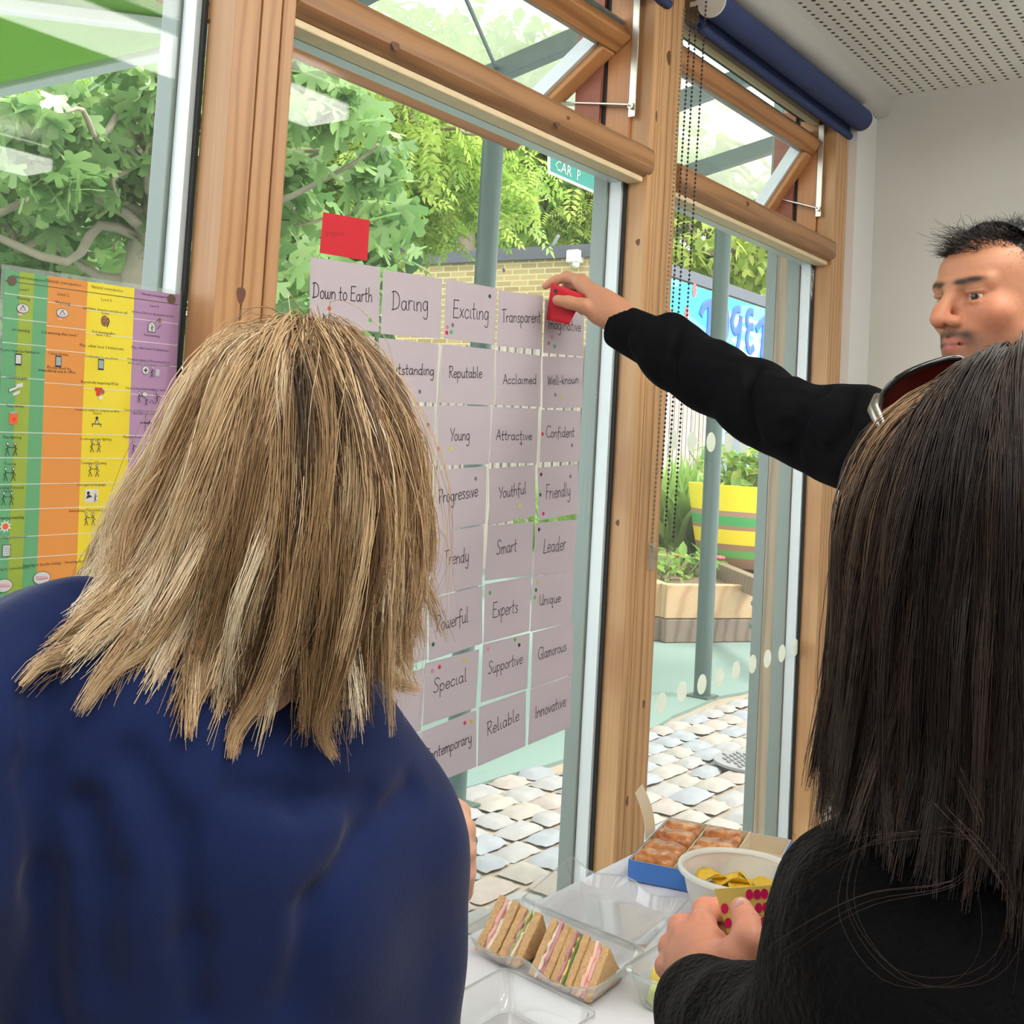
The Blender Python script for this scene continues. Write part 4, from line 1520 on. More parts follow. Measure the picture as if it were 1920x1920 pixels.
cards = [
    ('Down to Earth', C1((75, 348), (522, 415), (515, 832), (66, 795)), ((88, 612), (470, 640)), 98, [(197, 680, 'o', A1), (460, 755, 'g', A1)], A1),
    ('Daring', C1((543, 430), (922, 490), (910, 875), (527, 843)), ((597, 688), (832, 698)), 120, [], A1),
    ('Exciting', C1((948, 490), (1275, 550), (1258, 912), (930, 873)), ((988, 735), (1220, 755)), 115, [(1228, 602, 'G', A1), (955, 800, 'p', A1), (990, 787, 's', A1), (952, 836, 'c', A1), (981, 832, 'g', A1)], A1),
    ('Transparent', C1((1285, 562), (1570, 600), (1562, 945), (1272, 920)), ((1306, 768), (1552, 772)), 85, [], A1),
    ('Imaginative', C1((1583, 620), (1838, 655), (1828, 990), (1570, 965)), ((1600, 808), (1810, 828)), 74, [(1628, 865, 'p', A1), (1607, 904, 's', A1), (1646, 924, 'g', A1)], A1),
    (None, C1((60, 828), (487, 862), (470, 1245), (45, 1215)), None, 0, [(432, 955, 'k', A1)], A1),
    ('Outstanding', C1((515, 868), (897, 908), (882, 1287), (500, 1268)), ((558, 1102), (868, 1108)), 75, [(778, 1215, 's', A1)], A1),
    ('Reputable', C1((925, 910), (1258, 945), (1247, 1305), (905, 1285)), ((963, 1125), (1175, 1125)), 75, [], A1),
    ('Acclaimed', C1((1268, 950), (1557, 985), (1552, 1312), (1265, 1300)), ((1312, 1165), (1525, 1165)), 65, [], A1),
    ('Well-known', C1((1567, 988), (1826, 995), (1823, 1318), (1565, 1320)), ((1600, 1172), (1797, 1160)), 60, [(1650, 1236, 's', A1), (1685, 1246, 'y', A1)], A1),
    (None, C1((490, 1290), (870, 1312), (868, 1700), (478, 1690)), None, 0, [(830, 1430, 'k', A1), (760, 1478, 's', A1), (813, 1538, 'g', A1), (778, 1612, 'y', A1)], A1),
    ('Young', C1((900, 1300), (1235, 1310), (1220, 1680), (885, 1690)), ((972, 1530), (1097, 1525)), 80, [(898, 1580, 'r', A1), (980, 1580, 'y', A1)], A1),
    ('Attractive', C1((1245, 1312), (1540, 1325), (1528, 1675), (1225, 1672)), ((1268, 1525), (1495, 1525)), 65, [(1430, 1548, 's', A1)], A1),
    ('Confident', C1((1560, 1330), (1813, 1340), (1806, 1665), (1548, 1668)), ((1588, 1510), (1768, 1505)), 70, [(1568, 1487, 'r', A1), (1757, 1560, 's', A1)], A1),
    (None, C1((478, 1735), (860, 1725)) + C2((468, 318), (90, 355)), None, 0, [], A1),
    ('Progressive', C1((872, 1720), (1208, 1695)) + C2((798, 262), (484, 318)), ((518, 140), (752, 98)), 88, [(1138, 1775, 's', A1)], A2),
    ('Youthful', C1((1222, 1710), (1518, 1685)) + C2((1102, 212), (825, 272)), ((880, 112), (1042, 78)), 72, [(1007, 157, 'y', A2)], A2),
    ('Friendly', C1((1535, 1705), (1795, 1680)) + C2((1363, 198), (1118, 245)), ((1160, 115), (1308, 92)), 82, [(1558, 1747, 'k', A1), (1747, 1760, 's', A1), (1553, 1878, 'G', A1), (1148, 202, 'c', A2)], A2),
    (None, C2((75, 372), (458, 330), (450, 695), (60, 770)), None, 0, [], A2),
    ('Trendy', C2((475, 322), (790, 272), (780, 628), (467, 705)), ((552, 515), (698, 488)), 90, [(512, 367, 'Y', A2)], A2),
    ('Smart', C2((815, 275), (1090, 248), (1075, 570), (793, 605)), ((865, 448), (985, 425)), 85, [], A2),
    ('Leader', C2((1103, 258), (1347, 237), (1332, 545), (1085, 575)), ((1145, 440), (1280, 418)), 92, [(1122, 297, 'k', A2)], A2),
    ('ssive', C2((60, 785), (447, 705), (450, 1075), (55, 1200)), ((262, 965), (390, 937)), 80, [], A2),
    ('Powerful', C2((457, 712), (778, 635), (782, 980), (460, 1085)), ((503, 912), (695, 850)), 95, [(487, 986, 'G', A2)], A2),
    ('Experts', C2((797, 625), (1075, 575), (1063, 905), (787, 980)), ((840, 828), (992, 793)), 88, [(828, 677, 'g', A2)], A2),
    ('Unique', C2((1085, 580), (1330, 548), (1315, 855), (1068, 910)), ((1122, 752), (1248, 730)), 62, [(1113, 615, 'y', A2), (1104, 660, 'G', A2), (1097, 705, 'g', A2)], A2),
    ('ld', C2((55, 1245), (437, 1125), (412, 1505), (40, 1640)), ((216, 1385), (268, 1374)), 58, [], A2),
    ('Special', C2((438, 1100), (762, 1015), (742, 1365), (423, 1475)), ((487, 1280), (685, 1206)), 85, [(525, 1122, 'c', A2), (483, 1147, 'p', A2), (676, 1080, 'y', A2)], A2),
    ('Supportive', C2((785, 985), (1065, 918), (1050, 1250), (770, 1335)), ((815, 1165), (1020, 1100)), 75, [(816, 1014, 'p', A2), (978, 958, 'g', A2), (1003, 990, 'k', A2)], A2),
    ('Glamorous', C2((1083, 915), (1328, 850), (1322, 1165), (1072, 1252)), ((1115, 1080), (1283, 1022)), 70, [], A2),
    (None, C2((40, 1655), (415, 1512), (412, 1850), (40, 2000)), None, 0, [], A2),
    ('Contemporary', C2((418, 1508), (745, 1380), (745, 1720), (415, 1852)), ((433, 1695), (715, 1570)), 75, [(677, 1458, 'c', A2), (715, 1450, 'Y', A2)], A2),
    ('Reliable', C2((762, 1362), (1043, 1262), (1040, 1595), (752, 1720)), ((808, 1535), (1000, 1440)), 80, [], A2),
    ('Innovative', C2((1070, 1255), (1318, 1170), (1310, 1482), (1055, 1590)), ((1098, 1432), (1280, 1355)), 76, [], A2),
]
BLANK = ['white card with one dark dot, directly under the Down to Earth card',
         'white card with four dots left of the Young card',
         'white card sliver left of the Progressive card, beside the blonde hair',
         'white card sliver left of the Trendy card, beside the blonde hair',
         'white card at the bottom left, left of the Contemporary card']
bi = 0
for (wd, cs, base, cap, dots, F) in cards:
    if wd is None:
        lb = BLANK[bi]
        bi += 1
    elif wd == 'ssive':
        lb = 'white card ending in ssive, left of the Powerful card'
    elif wd == 'ld':
        lb = 'white card ending in ld, left of the Special card'
    else:
        lb = 'white card handwritten %s on the middle window' % wd
    card(wd, cs, base, cap, dots, lb, F)

# red notes
M['red_note'] = plain('red_sticky_note', S(222, 44, 62), .65, trans=.25)
M['red_ink'] = plain('dark_red_ink', S(150, 26, 40), .6)
P = [onY(u, v, -.002) for u, v in ((606, 398), (693, 413), (688, 489), (599, 474))]
e = thing('sticky_note', np.mean(P, 0), 'red sticky note faintly reading Inspire, stuck above the Down to Earth card', 'sticky note')
MB().prism(P, (0, -.0006, 0)).build('note_sheet', M['red_note'], e)
mb = MB()
handwrite(mb, 'Inspire', onY(*A1(172, 214), -.0026), onY(*A1(290, 212), -.0026), .011, np.array([0, -.0002, 0]), w=.0008)
mb.build('lettering', M['red_ink'], e)

# small dots left on the bare glass
for (x, y, k, lb) in ((1318, 435, 's', 'small grey dot on bare glass above the Transparent card'), (660, 305, 's', 'small grey dot on bare glass right of the red note')):
    q = onY(*A1(x, y), -.0012)
    tag(MB().disc(q, (1, 0, 0), (0, 0, 1), .0045, 18, th=.0004).build('dot_sticker', DOTC[k][1]), lb, 'sticker')

# ------------------------------------------------------------------ laminated poster on the left-hand window
def font_mesh(mb, s, O, ex, ez, h, off, mi=0, align='C', maxw=None):
    cu = bpy.data.curves.new('t', 'FONT')
    cu.body = s
    cu.size = 1.0
    cu.align_x = 'CENTER' if align == 'C' else 'LEFT'
    cu.resolution_u = 1
    ob = bpy.data.objects.new('t', cu)
    COL.objects.link(ob)
    dg = bpy.context.evaluated_depsgraph_get()
    me = ob.evaluated_get(dg).to_mesh()
    v = np.array([p.co[:] for p in me.vertices])
    fs = [tuple(p.vertices) for p in me.polygons]
    if len(v):
        wd = np.ptp(v[:, 0]) * h
        if maxw and wd > maxw:
            v[:, 0] *= maxw / wd
        mb.add(O + v[:, :1] * h * ex + v[:, 1:2] * h * ez + off, fs, mi)
    ob.evaluated_get(dg).to_mesh_clear()
    bpy.data.objects.remove(ob)
    bpy.data.curves.remove(cu)


def Z4(x, y):
    return (x * .36463, 480 + y * .36463)


yp = -.0022
TLp, TRp = onY(9, 505, yp), onY(336, 553, yp)
exp_ = nrm(TRp - TLp)
ezp = nrm(np.cross(exp_, (0, 1, 0)))
ezp = ezp if ezp[2] > 0 else -ezp
ezp = nrm(ezp - exp_ * .022)
PW, PH = np.linalg.norm(TRp - TLp), .47
po = thing('behaviour_poster', TLp, 'laminated poster in green, orange, yellow and purple columns on the left-hand window', 'poster')
lam = MB()
lam.prism([TLp - exp_ * .004 + ezp * .006, TRp + exp_ * .004 + ezp * .006, TRp + exp_ * .004 - ezp * PH, TLp - exp_ * .004 - ezp * PH], (0, .0006, 0))
lam.build('laminate', M['clear_plastic'], po)
cols = [0, .225, .44, .715, 1.0]
cc = [('green', S(112, 178, 130)), ('orange', S(232, 160, 84)), ('yellow', S(244, 226, 70)), ('purple', S(190, 152, 190))]
hbot = .425
colmb = []
for i in range(4):
    a, b = TLp + exp_ * PW * cols[i], TLp + exp_ * PW * cols[i + 1]
    mt = plain('poster_' + cc[i][0], cc[i][1], .45, trans=.35)
    if i == 0:      # printed colour stripe from green to lime within the column
        nt = mt.node_tree
    colmb.append((MB().prism([a, b, b - ezp * hbot, a - ezp * hbot], (0, -.0004, 0), 0), mt))
a, b = TLp - ezp * hbot, TRp - ezp * hbot
MB().prism([a, b, b - ezp * .04, a - ezp * .04], (0, -.0004, 0)).build('printed_band', plain('poster_pink', S(226, 160, 140), .45, trans=.35), po)
a2, b2 = TLp + exp_ * PW * .075, TLp + exp_ * PW * .15
MB().prism([a2, b2, b2 - ezp * hbot, a2 - ezp * hbot], (0, -.0006, 0)).build('printed_stripe', plain('poster_lime', S(176, 200, 84), .45, trans=.35), po)
offp = np.array([0, -.0010, 0])
M['p_white'] = plain('poster_white', S(232, 236, 236), .5, trans=.3)
M['p_ink'] = plain('poster_ink', S(44, 40, 44), .6)
M['p_red'] = plain('poster_red', S(206, 60, 50), .6)
M['p_pink'] = plain('poster_pale_pink', S(224, 170, 180), .6)
M['p_brown'] = plain('poster_brown', S(150, 100, 70), .6)
for yv, mi in ((135, 1), (200, 0), (325, 0), (450, 0), (625, 0), (765, 0), (905, 0), (1035, 0), (1170, 0), (1300, 0), (1440, 0), (1550, 0)):
    zz = np.dot(TLp - onY(*Z4(100, yv), yp), ezp)
    for i in range(4):
        dz = .004 * (i if yv < 700 else 0) * (0 if mi else 1)
        a, b = TLp + exp_ * PW * cols[i] - ezp * (zz + dz), TLp + exp_ * PW * cols[i + 1] - ezp * (zz + dz)
        hh = ezp * .0005
        colmb[i][0].add([a - hh + offp * .8, b - hh + offp * .8, b + hh + offp * .8, a + hh + offp * .8], [(0, 1, 2, 3)], 2 if mi else 1)
M['p_line'] = plain('poster_line', S(96, 92, 70), .6)
for mb_, mt in colmb:
    mb_.build('printed_column', [mt, M['p_white'], M['p_line']], po)
tx = MB()
T_ = [(148, 122, 'Natural consequence', 1), (122, 180, 'Level 1', 1), (118, 226, 'Warning', 1), (105, 388, '1st warning', 1), (98, 495, 'Phones must be handed in', 1), (85, 632, 'Chewing gum', 1), (75, 778, 'Fizzy drinks', 1),
      (60, 938, 'Play fighting', 1), (50, 1075, 'Teasing', 1), (50, 1197, 'Invading Personal', 1), (40, 1215, 'Space', 1), (45, 1352, 'Disrupting learning', 1), (55, 1452, 'Ignoring instructions', 1), (45, 1614, 'Swearing in conversation', 1), (40, 1778, 'Rude with peers', 1),
      (325, 145, 'Natural consequence', 1.15), (323, 205, 'Level 2', 1.15), (320, 249, 'Warning', 1.2), (307, 407, '2nd warning after level 1', 1.1), (298, 510, 'Using phone', 1.1), (302, 583, 'Phone must be', 1.1), (292, 599, 'immediately put in office', 1.1), (215, 1592, 'Swearing to describe feelings', 1.1),
      (550, 175, 'Natural consequence', 1.1), (545, 233, 'Level 3', 1.1), (540, 286, 'Lunchtime detention and phone call', 1.05), (540, 301, 'home', 1.05), (532, 400, '3rd warning after', 1), (530, 413, 'level 1 & 2', 1), (523, 475, 'Plus, other level 3 behaviours', 1.1), (520, 527, 'Continuing to use phone', 1),
      (512, 658, 'Repeatedly targetting PE kit', 1), (498, 800, 'Continued refusal to complete work in', 1), (498, 814, 'lesson', 1), (490, 947, 'Continued play fighting', 1), (480, 1070, 'Continued Teasing', 1), (470, 1182, 'Derogatory language', 1), (440, 1314, 'Intimidating/Threatening', 1), (425, 1574, 'Swearing about a member', 1),
      (795, 209, 'Natural consequence', 1), (790, 264, 'Level 4', 1), (785, 304, 'Isolation at School or day detention at home', .95), (778, 415, 'Final warning', .95), (770, 484, 'Plus, other level 4 behaviours', 1), (765, 545, 'Persistent refusal to follow instructions to', .95), (765, 562, 'ensure safety of themselves and others', .95),
      (755, 690, 'Focused and persistent bullying to any level', .95), (748, 802, 'Continued refusal to put phone away from', .95), (748, 816, 'class and out corridor', .95), (715, 937, 'Physical threat or violence', .95)]
for n_t, (x, y, s, k) in enumerate(T_):
    ci = 0 if n_t < 15 else 1 if n_t < 23 else 2 if n_t < 39 else 3
    font_mesh(tx, s, onY(*Z4(x, y), yp), exp_, ezp, .0052 * k, offp * 1.05, maxw=PW * (cols[ci + 1] - cols[ci]) * .93)
tx.build('lettering', M['p_ink'], po)


class Ico:
    def __init__(s, x, y, sc=1.0):
        s.O, s.k, s.L = onY(*Z4(x, y), yp), .00125 * sc, 0

    def _o(s):
        s.L += 1
        return offp * (1.0 + .12 * s.L)

    def poly(s, mb, pts, mi):
        p = np.array(pts, float) * s.k
        v = s.O + p[:, :1] * exp_ + p[:, 1:] * ezp + s._o()
        mb.add(v, [tuple(range(len(p)))], mi)

    def ell(s, mb, cx, cy, rx, ry, mi, n=16):
        s.poly(mb, [(cx + rx * math.cos(2 * math.pi * i / n), cy + ry * math.sin(2 * math.pi * i / n)) for i in range(n)], mi)

    def line(s, mb, pts, mi=1, w=.7):
        ribbon(mb, np.array(pts, float) * s.k, w * s.k, s.O, exp_, ezp, s._o(), mi)

    def man(s, mb, x, y=0, h=1.0, arm=1, mi=1):
        s.ell(mb, x, y + 6 * h, 1.6 * h, 1.8 * h, mi)
        s.ell(mb, x, y + 6 * h, 1.1 * h, 1.2 * h, 0)
        s.line(mb, [(x, y + 4 * h), (x, y - 1 * h)], mi)
        s.line(mb, [(x, y - 1 * h), (x - 2 * h, y - 6 * h)], mi)
        s.line(mb, [(x, y - 1 * h), (x + 2 * h, y - 6 * h)], mi)
        s.line(mb, [(x, y + 3 * h), (x + 3.5 * h * arm, y + 2 * h)], mi)
        s.line(mb, [(x, y + 2.4 * h), (x - 2.2 * h * arm, y - .5 * h)], mi)


IM = [M['p_white'], M['p_ink'], M['p_red'], M['p_pink'], M['p_brown'], plain('poster_orange2', S(222, 96, 40), .6), plain('poster_grey', S(150, 170, 176), .6)]


def icon(f):
    mb = MB()
    f(mb)
    mb.build('pictogram', IM, po)


def tri(x, y):
    def f(mb):
        i = Ico(x, y)
        i.ell(mb, 0, 1, 7, 5, 1)
        i.ell(mb, 0, 1, 6.5, 4.5, 0)
        i.line(mb, [(-3, -1), (0, 4)], 1)
        i.line(mb, [(0, 4), (3, -1)], 1)
        i.line(mb, [(3, -1), (-3, -1)], 3)
        i.ell(mb, -3, -5.5, 3, 1.3, 3)
    return f


def phone(x, y):
    def f(mb):
        i = Ico(x, y)
        i.poly(mb, [(-3.5, -6), (3.5, -6), (3.5, 6), (-3.5, 6)], 1)
        i.poly(mb, [(-2.8, -4.2), (2.8, -4.2), (2.8, 4.6), (-2.8, 4.6)], 6 if x > 200 else 0)
    return f


def bubble(x, y):
    def f(mb):
        i = Ico(x, y)
        i.ell(mb, 0, 0, 10, 7, 1)
        i.poly(mb, [(-6, -4), (-7, -10), (-1, -6)], 1)
        i.ell(mb, 0, 0, 9.4, 6.4, 0)
        for k in range(6):
            i.line(mb, [(-6 + k * 2.1, 1.5), (-5 + k * 2.1, -1.2)], 2)
        i.line(mb, [(-6.5, 0), (6.5, .4)], 3, 1.6)
    return f


def pair(x, y, sp=8):
    def f(mb):
        i = Ico(x, y)
        i.man(mb, -sp / 2, 0, 1, 1)
        i.man(mb, sp / 2, 0, 1, -1)
    return f


for q in ((115, 275), (318, 298)):
    icon(tri(*q))
for q in ((92, 532), (298, 542), (517, 558)):
    icon(phone(*q))
for q in ((15, 1695), (212, 1655), (440, 1630)):
    icon(bubble(*q))
for q in ((55, 995), (45, 1125), (35, 1250), (487, 980), (478, 1105), (458, 1355), (700, 990)):
    icon(pair(*q))


def f_gum(mb):
    i = Ico(80, 690)
    i.poly(mb, [(-8, -3), (2, 1), (2, 5), (-8, 1)], 1)
    i.poly(mb, [(-7.4, -2.2), (1.4, 1.4), (1.4, 4.2), (-7.4, .8)], 0)
    i.poly(mb, [(0, 2), (7, 4), (7, 8), (0, 6)], 0)
    i.poly(mb, [(-3, -6), (4, -3), (4, 0), (-3, -3)], 0)


def f_can(mb):
    i = Ico(67, 835)
    i.poly(mb, [(-4.5, -6), (4.5, -6), (4.5, 6), (-4.5, 6)], 5)
    i.ell(mb, 0, 6, 4.5, 1.2, 6)
    i.ell(mb, .5, -1, 2, 2.4, 2)


def f_face(mb):
    i = Ico(535, 333)
    i.ell(mb, 0, 0, 4.4, 5.8, 1)
    i.ell(mb, 0, 0, 4, 5.4, 4)
    i.ell(mb, -1.5, 1, .6, .6, 1)
    i.ell(mb, 1.5, 1, .6, .6, 1)
    i.line(mb, [(-1.5, -2.5), (1.5, -2.5)], 1)
    i.line(mb, [(4, 3), (5.5, 0), (3.5, -6)], 1, 1.5)


def f_kit(mb):
    i = Ico(510, 705)
    i.poly(mb, [(-6, 2), (-6, 6), (3, 6), (3, 2), (1, 2), (1, -3), (-4, -3), (-4, 2)], 2)
    i.ell(mb, 3.5, 1.5, 2.5, 3, 4)
    i.poly(mb, [(-1, -7), (4, -7), (4, -3), (-1, -3)], 0)


def f_desk(mb):
    i = Ico(495, 850)
    i.line(mb, [(-6, -3), (6, -3)], 1)
    i.line(mb, [(-5, -3), (-5, -6)], 1)
    i.line(mb, [(5, -3), (5, -6)], 1)
    i.ell(mb, 0, 3.5, 1.6, 1.8, 1)
    i.poly(mb, [(-3.5, -3), (3.5, -3), (1, 1.5), (-1, 1.5)], 1)
    i.poly(mb, [(-2.5, -2.4), (2.5, -2.4), (.7, .8), (-.7, .8)], 0)


def f_derog(mb):
    i = Ico(468, 1233)
    i.poly(mb, [(-8, -7), (8, -7), (8, 7), (-8, 7)], 0)
    i.ell(mb, -4, 3, 1.8, 2, 1)
    i.poly(mb, [(-7, -3), (1, -1), (-2, 1), (-5, 1)], 1)
    i.man(mb, 4.5, -2, .6)


def f_house(mb):
    i = Ico(778, 360)
    i.poly(mb, [(-5, -7), (5, -7), (5, 1), (0, 6), (-5, 1)], 1)
    i.poly(mb, [(-4.3, -6.3), (4.3, -6.3), (4.3, .8), (0, 5), (-4.3, .8)], 0)
    i.man(mb, 0, -2, .5)
    i.line(mb, [(4, 5), (10, 10)], 1)
    i.line(mb, [(7, -3), (11, 2)], 1)
    i.poly(mb, [(8.4, 5), (11.5, 5), (11.5, 10), (8.4, 10)], 4)


def f_talk(mb):
    i = Ico(765, 598)
    i.ell(mb, -5, 2, 5, 5, 1)
    i.ell(mb, -5, 2, 4.5, 4.5, 0)
    i.line(mb, [(-7, 2), (-3, 2)], 1, 1.4)
    i.line(mb, [(-5, 0), (-5, 4)], 1, 1.4)
    i.man(mb, 3.5, 0, .9)
    i.poly(mb, [(8, -4), (13, -4), (13, 4), (8, 4)], 0)
    for k in range(4):
        i.line(mb, [(8.5, 3 - k * 2), (12.5, 3 - k * 2)], 6, .5)


def f_bully(mb):
    i = Ico(755, 735)
    i.man(mb, -11, 1, .9)
    i.ell(mb, -4, 5, 4, 3, 1)
    i.ell(mb, -4, 5, 3.5, 2.5, 0)
    i.man(mb, -2, -3, .7)
    i.line(mb, [(2, -4), (5, -1), (8, -5)], 1)
    i.man(mb, 12, 1, 1)


def f_arrow(mb):
    i = Ico(745, 858)
    i.line(mb, [(0, -9), (0, 9)], 1, .6)
    i.line(mb, [(-6, 0), (5, 0)], 1, 1.3)
    i.poly(mb, [(4.5, -2.6), (9, 0), (4.5, 2.6)], 1)


def f_sun(mb):
    i = Ico(25, 1390)
    i.poly(mb, [((7 if k % 2 else 4) * math.cos(k * math.pi / 9), (7 if k % 2 else 4) * math.sin(k * math.pi / 9)) for k in range(18)], 0)
    i.ell(mb, 0, 0, 3.2, 3.2, 5)


def f_sheet(mb):
    i = Ico(28, 1515)
    i.poly(mb, [(-4, -6), (5, -6), (5, 6), (-4, 6)], 1)
    i.poly(mb, [(-3.4, -5.4), (4.4, -5.4), (4.4, 5.4), (-3.4, 5.4)], 0)
    for k in range(4):
        i.line(mb, [(-2.5, 3 - k * 2), (3.5, 3 - k * 2)], 6, .5)


def f_no(mb):
    i = Ico(4, 1832)
    i.ell(mb, 0, 0, 6, 6, 2)
    i.ell(mb, 0, 0, 5, 5, 0)
    i.line(mb, [(-4, 4), (4, -4)], 2, 1)


for f in (f_gum, f_can, f_face, f_kit, f_desk, f_derog, f_house, f_talk, f_bully, f_arrow, f_sun, f_sheet, f_no):
    icon(f)
M['dk_sticker'] = plain('dark_brown_sticker', S(96, 78, 62), .6)
for (x, y, r_) in ((62, 126, .0062), (882, 222, .0070)):
    d = MB().disc(onY(*Z4(x, y), yp - .0012), exp_, ezp, r_, 24, th=.0004).build('dot_sticker', M['dk_sticker'], po)
    d['label'] = 'dark brown round fixing dot'
# faint car park sign lettering
mb = MB()
e1 = nrm(cs2[1] - cs2[0])
e2 = nrm(np.cross(e1, (0, 1, 0)))
e2 = e2 if e2[2] > 0 else -e2
font_mesh(mb, 'CAR  P', cs2[0] * .22 + cs2[3] * .78 + e1 * .03, e1, e2, .085, np.array([0, -.003, 0]), align='L')
mb.build('lettering', bpy.data.materials['sign_white'], sg)
# ------------------------------------------------------------------ table by the window and the food on it
TZ = .74
M['cloth'] = plain('white_paper_cloth', S(224, 224, 230), .65, noise=.03, nscale=5)
tb = thing('table', (1.85, -.55, 0), 'table under a white paper cloth close to the windows', 'table')
MB().box((1.17, -.83, .705), (2.215, -.235, TZ - .004)).build('tabletop', plain('table_laminate', S(186, 176, 160), .5), tb, bevel=.004)
for sx in (1.22, 2.165):
    for sy in (-.78, -.285):
        MB().tube([(sx, sy, 0), (sx, sy, .705)], .018, 14).build('leg', M['steel'], tb, smooth=50)
# cloth: creased sheet with short drops
nx, ny = 74, 34
X0, X1, Y0, Y1 = 1.13, 2.255, -.86, -.218
vs, fs = [], []
for j in range(ny):
    for i in range(nx):
        u, v = i / (nx - 1), j / (ny - 1)
        x, y = X0 - .06 + (X1 - X0 + .12) * u, Y0 - .06 + (Y1 - Y0 + .12) * v
        ox = max(0, X0 + .03 - x, x - (X1 - .03))
        oy = max(0, Y0 + .02 - y, y - (Y1 - .012))
        d = max(ox, oy)
        z = TZ + .0006 + .0012 * (math.sin(13 * x + 7 * y) + math.sin(31 * y - 9 * x) * .5) * (1 if d == 0 else 0) + .0012
        if d > 0:
            z = TZ - 1.9 * d
            x = min(max(x, X0 + .02 - d * .1), X1 - .02 + d * .1)
            y = min(max(y, Y0 + .01 - d * .1), Y1 - .002 + d * .1)
        vs.append((x, y, z))
for j in range(ny - 1):
    for i in range(nx - 1):
        a = j * nx + i
        fs.append((a, a + 1, a + nx + 1, a + nx))
o = MB().add(vs, fs).build('tablecloth', M['cloth'], smooth=180)
tag(o, 'creased white paper tablecloth covering the table by the window', 'tablecloth')
TZ = .744

# ---- pastry box
bx = thing('pastry_box', (2.04, -.36, TZ), 'open blue-sided card box of glazed pastries at the back of the table', 'pastry box')
bo = np.array([1.905, -.303, TZ])
bb_ = np.array([.277, .066, 0])
ba_ = np.array([.040, -.172, 0]) * 1.42
bh = np.array([0, 0, .036])
M['blue_card'] = plain('blue_card', S(62, 116, 190), .5)
M['cream_card'] = plain('cream_card', S(214, 200, 172), .65)
ua, ub = nrm(ba_), nrm(bb_)
MB().prism([bo, bo + ba_, bo + ba_ + bb_, bo + bb_], (0, 0, .003)).build('box_base', M['cream_card'], bx)
def panel(p, q, n, mat, nm):
    MB().prism([p, q, q + bh, p + bh], n * .0016).build(nm, mat, bx)
for (p, q, n) in ((bo, bo + ba_, ub), (bo + bb_, bo + bb_ + ba_, -ub), (bo, bo + bb_, ua), (bo + ba_, bo + ba_ + bb_, -ua)):
    panel(p, q, n, M['cream_card'], 'inner_side')
    panel(p - n * .0018, q - n * .0018, n, M['blue_card'], 'outer_side')
for k in (.335, .67):
    p = bo + ba_ * k
    MB().prism([p + np.array([0, 0, .003]), p + bb_ + np.array([0, 0, .003]), p + bb_ + bh * 1.05, p + bh * 1.05], ua * .0022).build('divider', M['cream_card'], bx)
# standing lid flap at the left
f0, f1 = onZ(1196, 1586, .79), onZ(1217, 1565, .79)
f0 = bo + bb_ * .42 + bh - ua * .003
f1 = bo + bb_ * .66 + bh - ua * .003
t0, t1 = at(1176, 1492, 2.0), at(1205, 1485, 2.05)
dz0 = np.array([-.02, .03, .085])
mb = MB()
fl = []
for k in range(7):
    t_ = k / 6
    bow = np.array([-.014, .02, 0]) * t_ * t_
    fl.append((f0 + np.array([0, 0, .088 * t_]) + bow, f1 + np.array([-.012 * t_, 0, .092 * t_]) + bow))
for k in range(6):
    mb.prism([fl[k][0], fl[k][1], fl[k + 1][1], fl[k + 1][0]], -ua * .0016)
mb.build('lid_flap', M['cream_card'], bx, smooth=60)


def pastry_mat():
    m, nt, p = new_mat('glazed_pastry')
    tc = N(nt, 'ShaderNodeTexCoord')
    nz = N(nt, 'ShaderNodeTexNoise')
    nz.inputs['Scale'].default_value = 45
    nz.inputs['Detail'].default_value = 4
    nt.links.new(tc.outputs['Object'], nz.inputs[0])
    rp = N(nt, 'ShaderNodeValToRGB')
    e = rp.color_ramp.elements
    e[0].position, e[0].color = .3, S(150, 84, 46)
    e[1].position, e[1].color = .7, S(226, 172, 116)
    e.new(.5).color = S(196, 128, 76)
    nt.links.new(nz.outputs[0], rp.inputs[0])
    nt.links.new(rp.outputs[0], p.inputs['Base Color'])
    p.inputs['Roughness'].default_value = .28
    bp = N(nt, 'ShaderNodeBump')
    bp.inputs['Strength'].default_value = .5
    bp.inputs['Distance'].default_value = .004
    nt.links.new(nz.outputs[0], bp.inputs['Height'])
    nt.links.new(bp.outputs[0], p.inputs['Normal'])
    return m


M['pastry'] = pastry_mat()
M['pastry_side'] = plain('pastry_layers', S(214, 176, 124), .6, noise=.25, nscale=90, bump=.4)


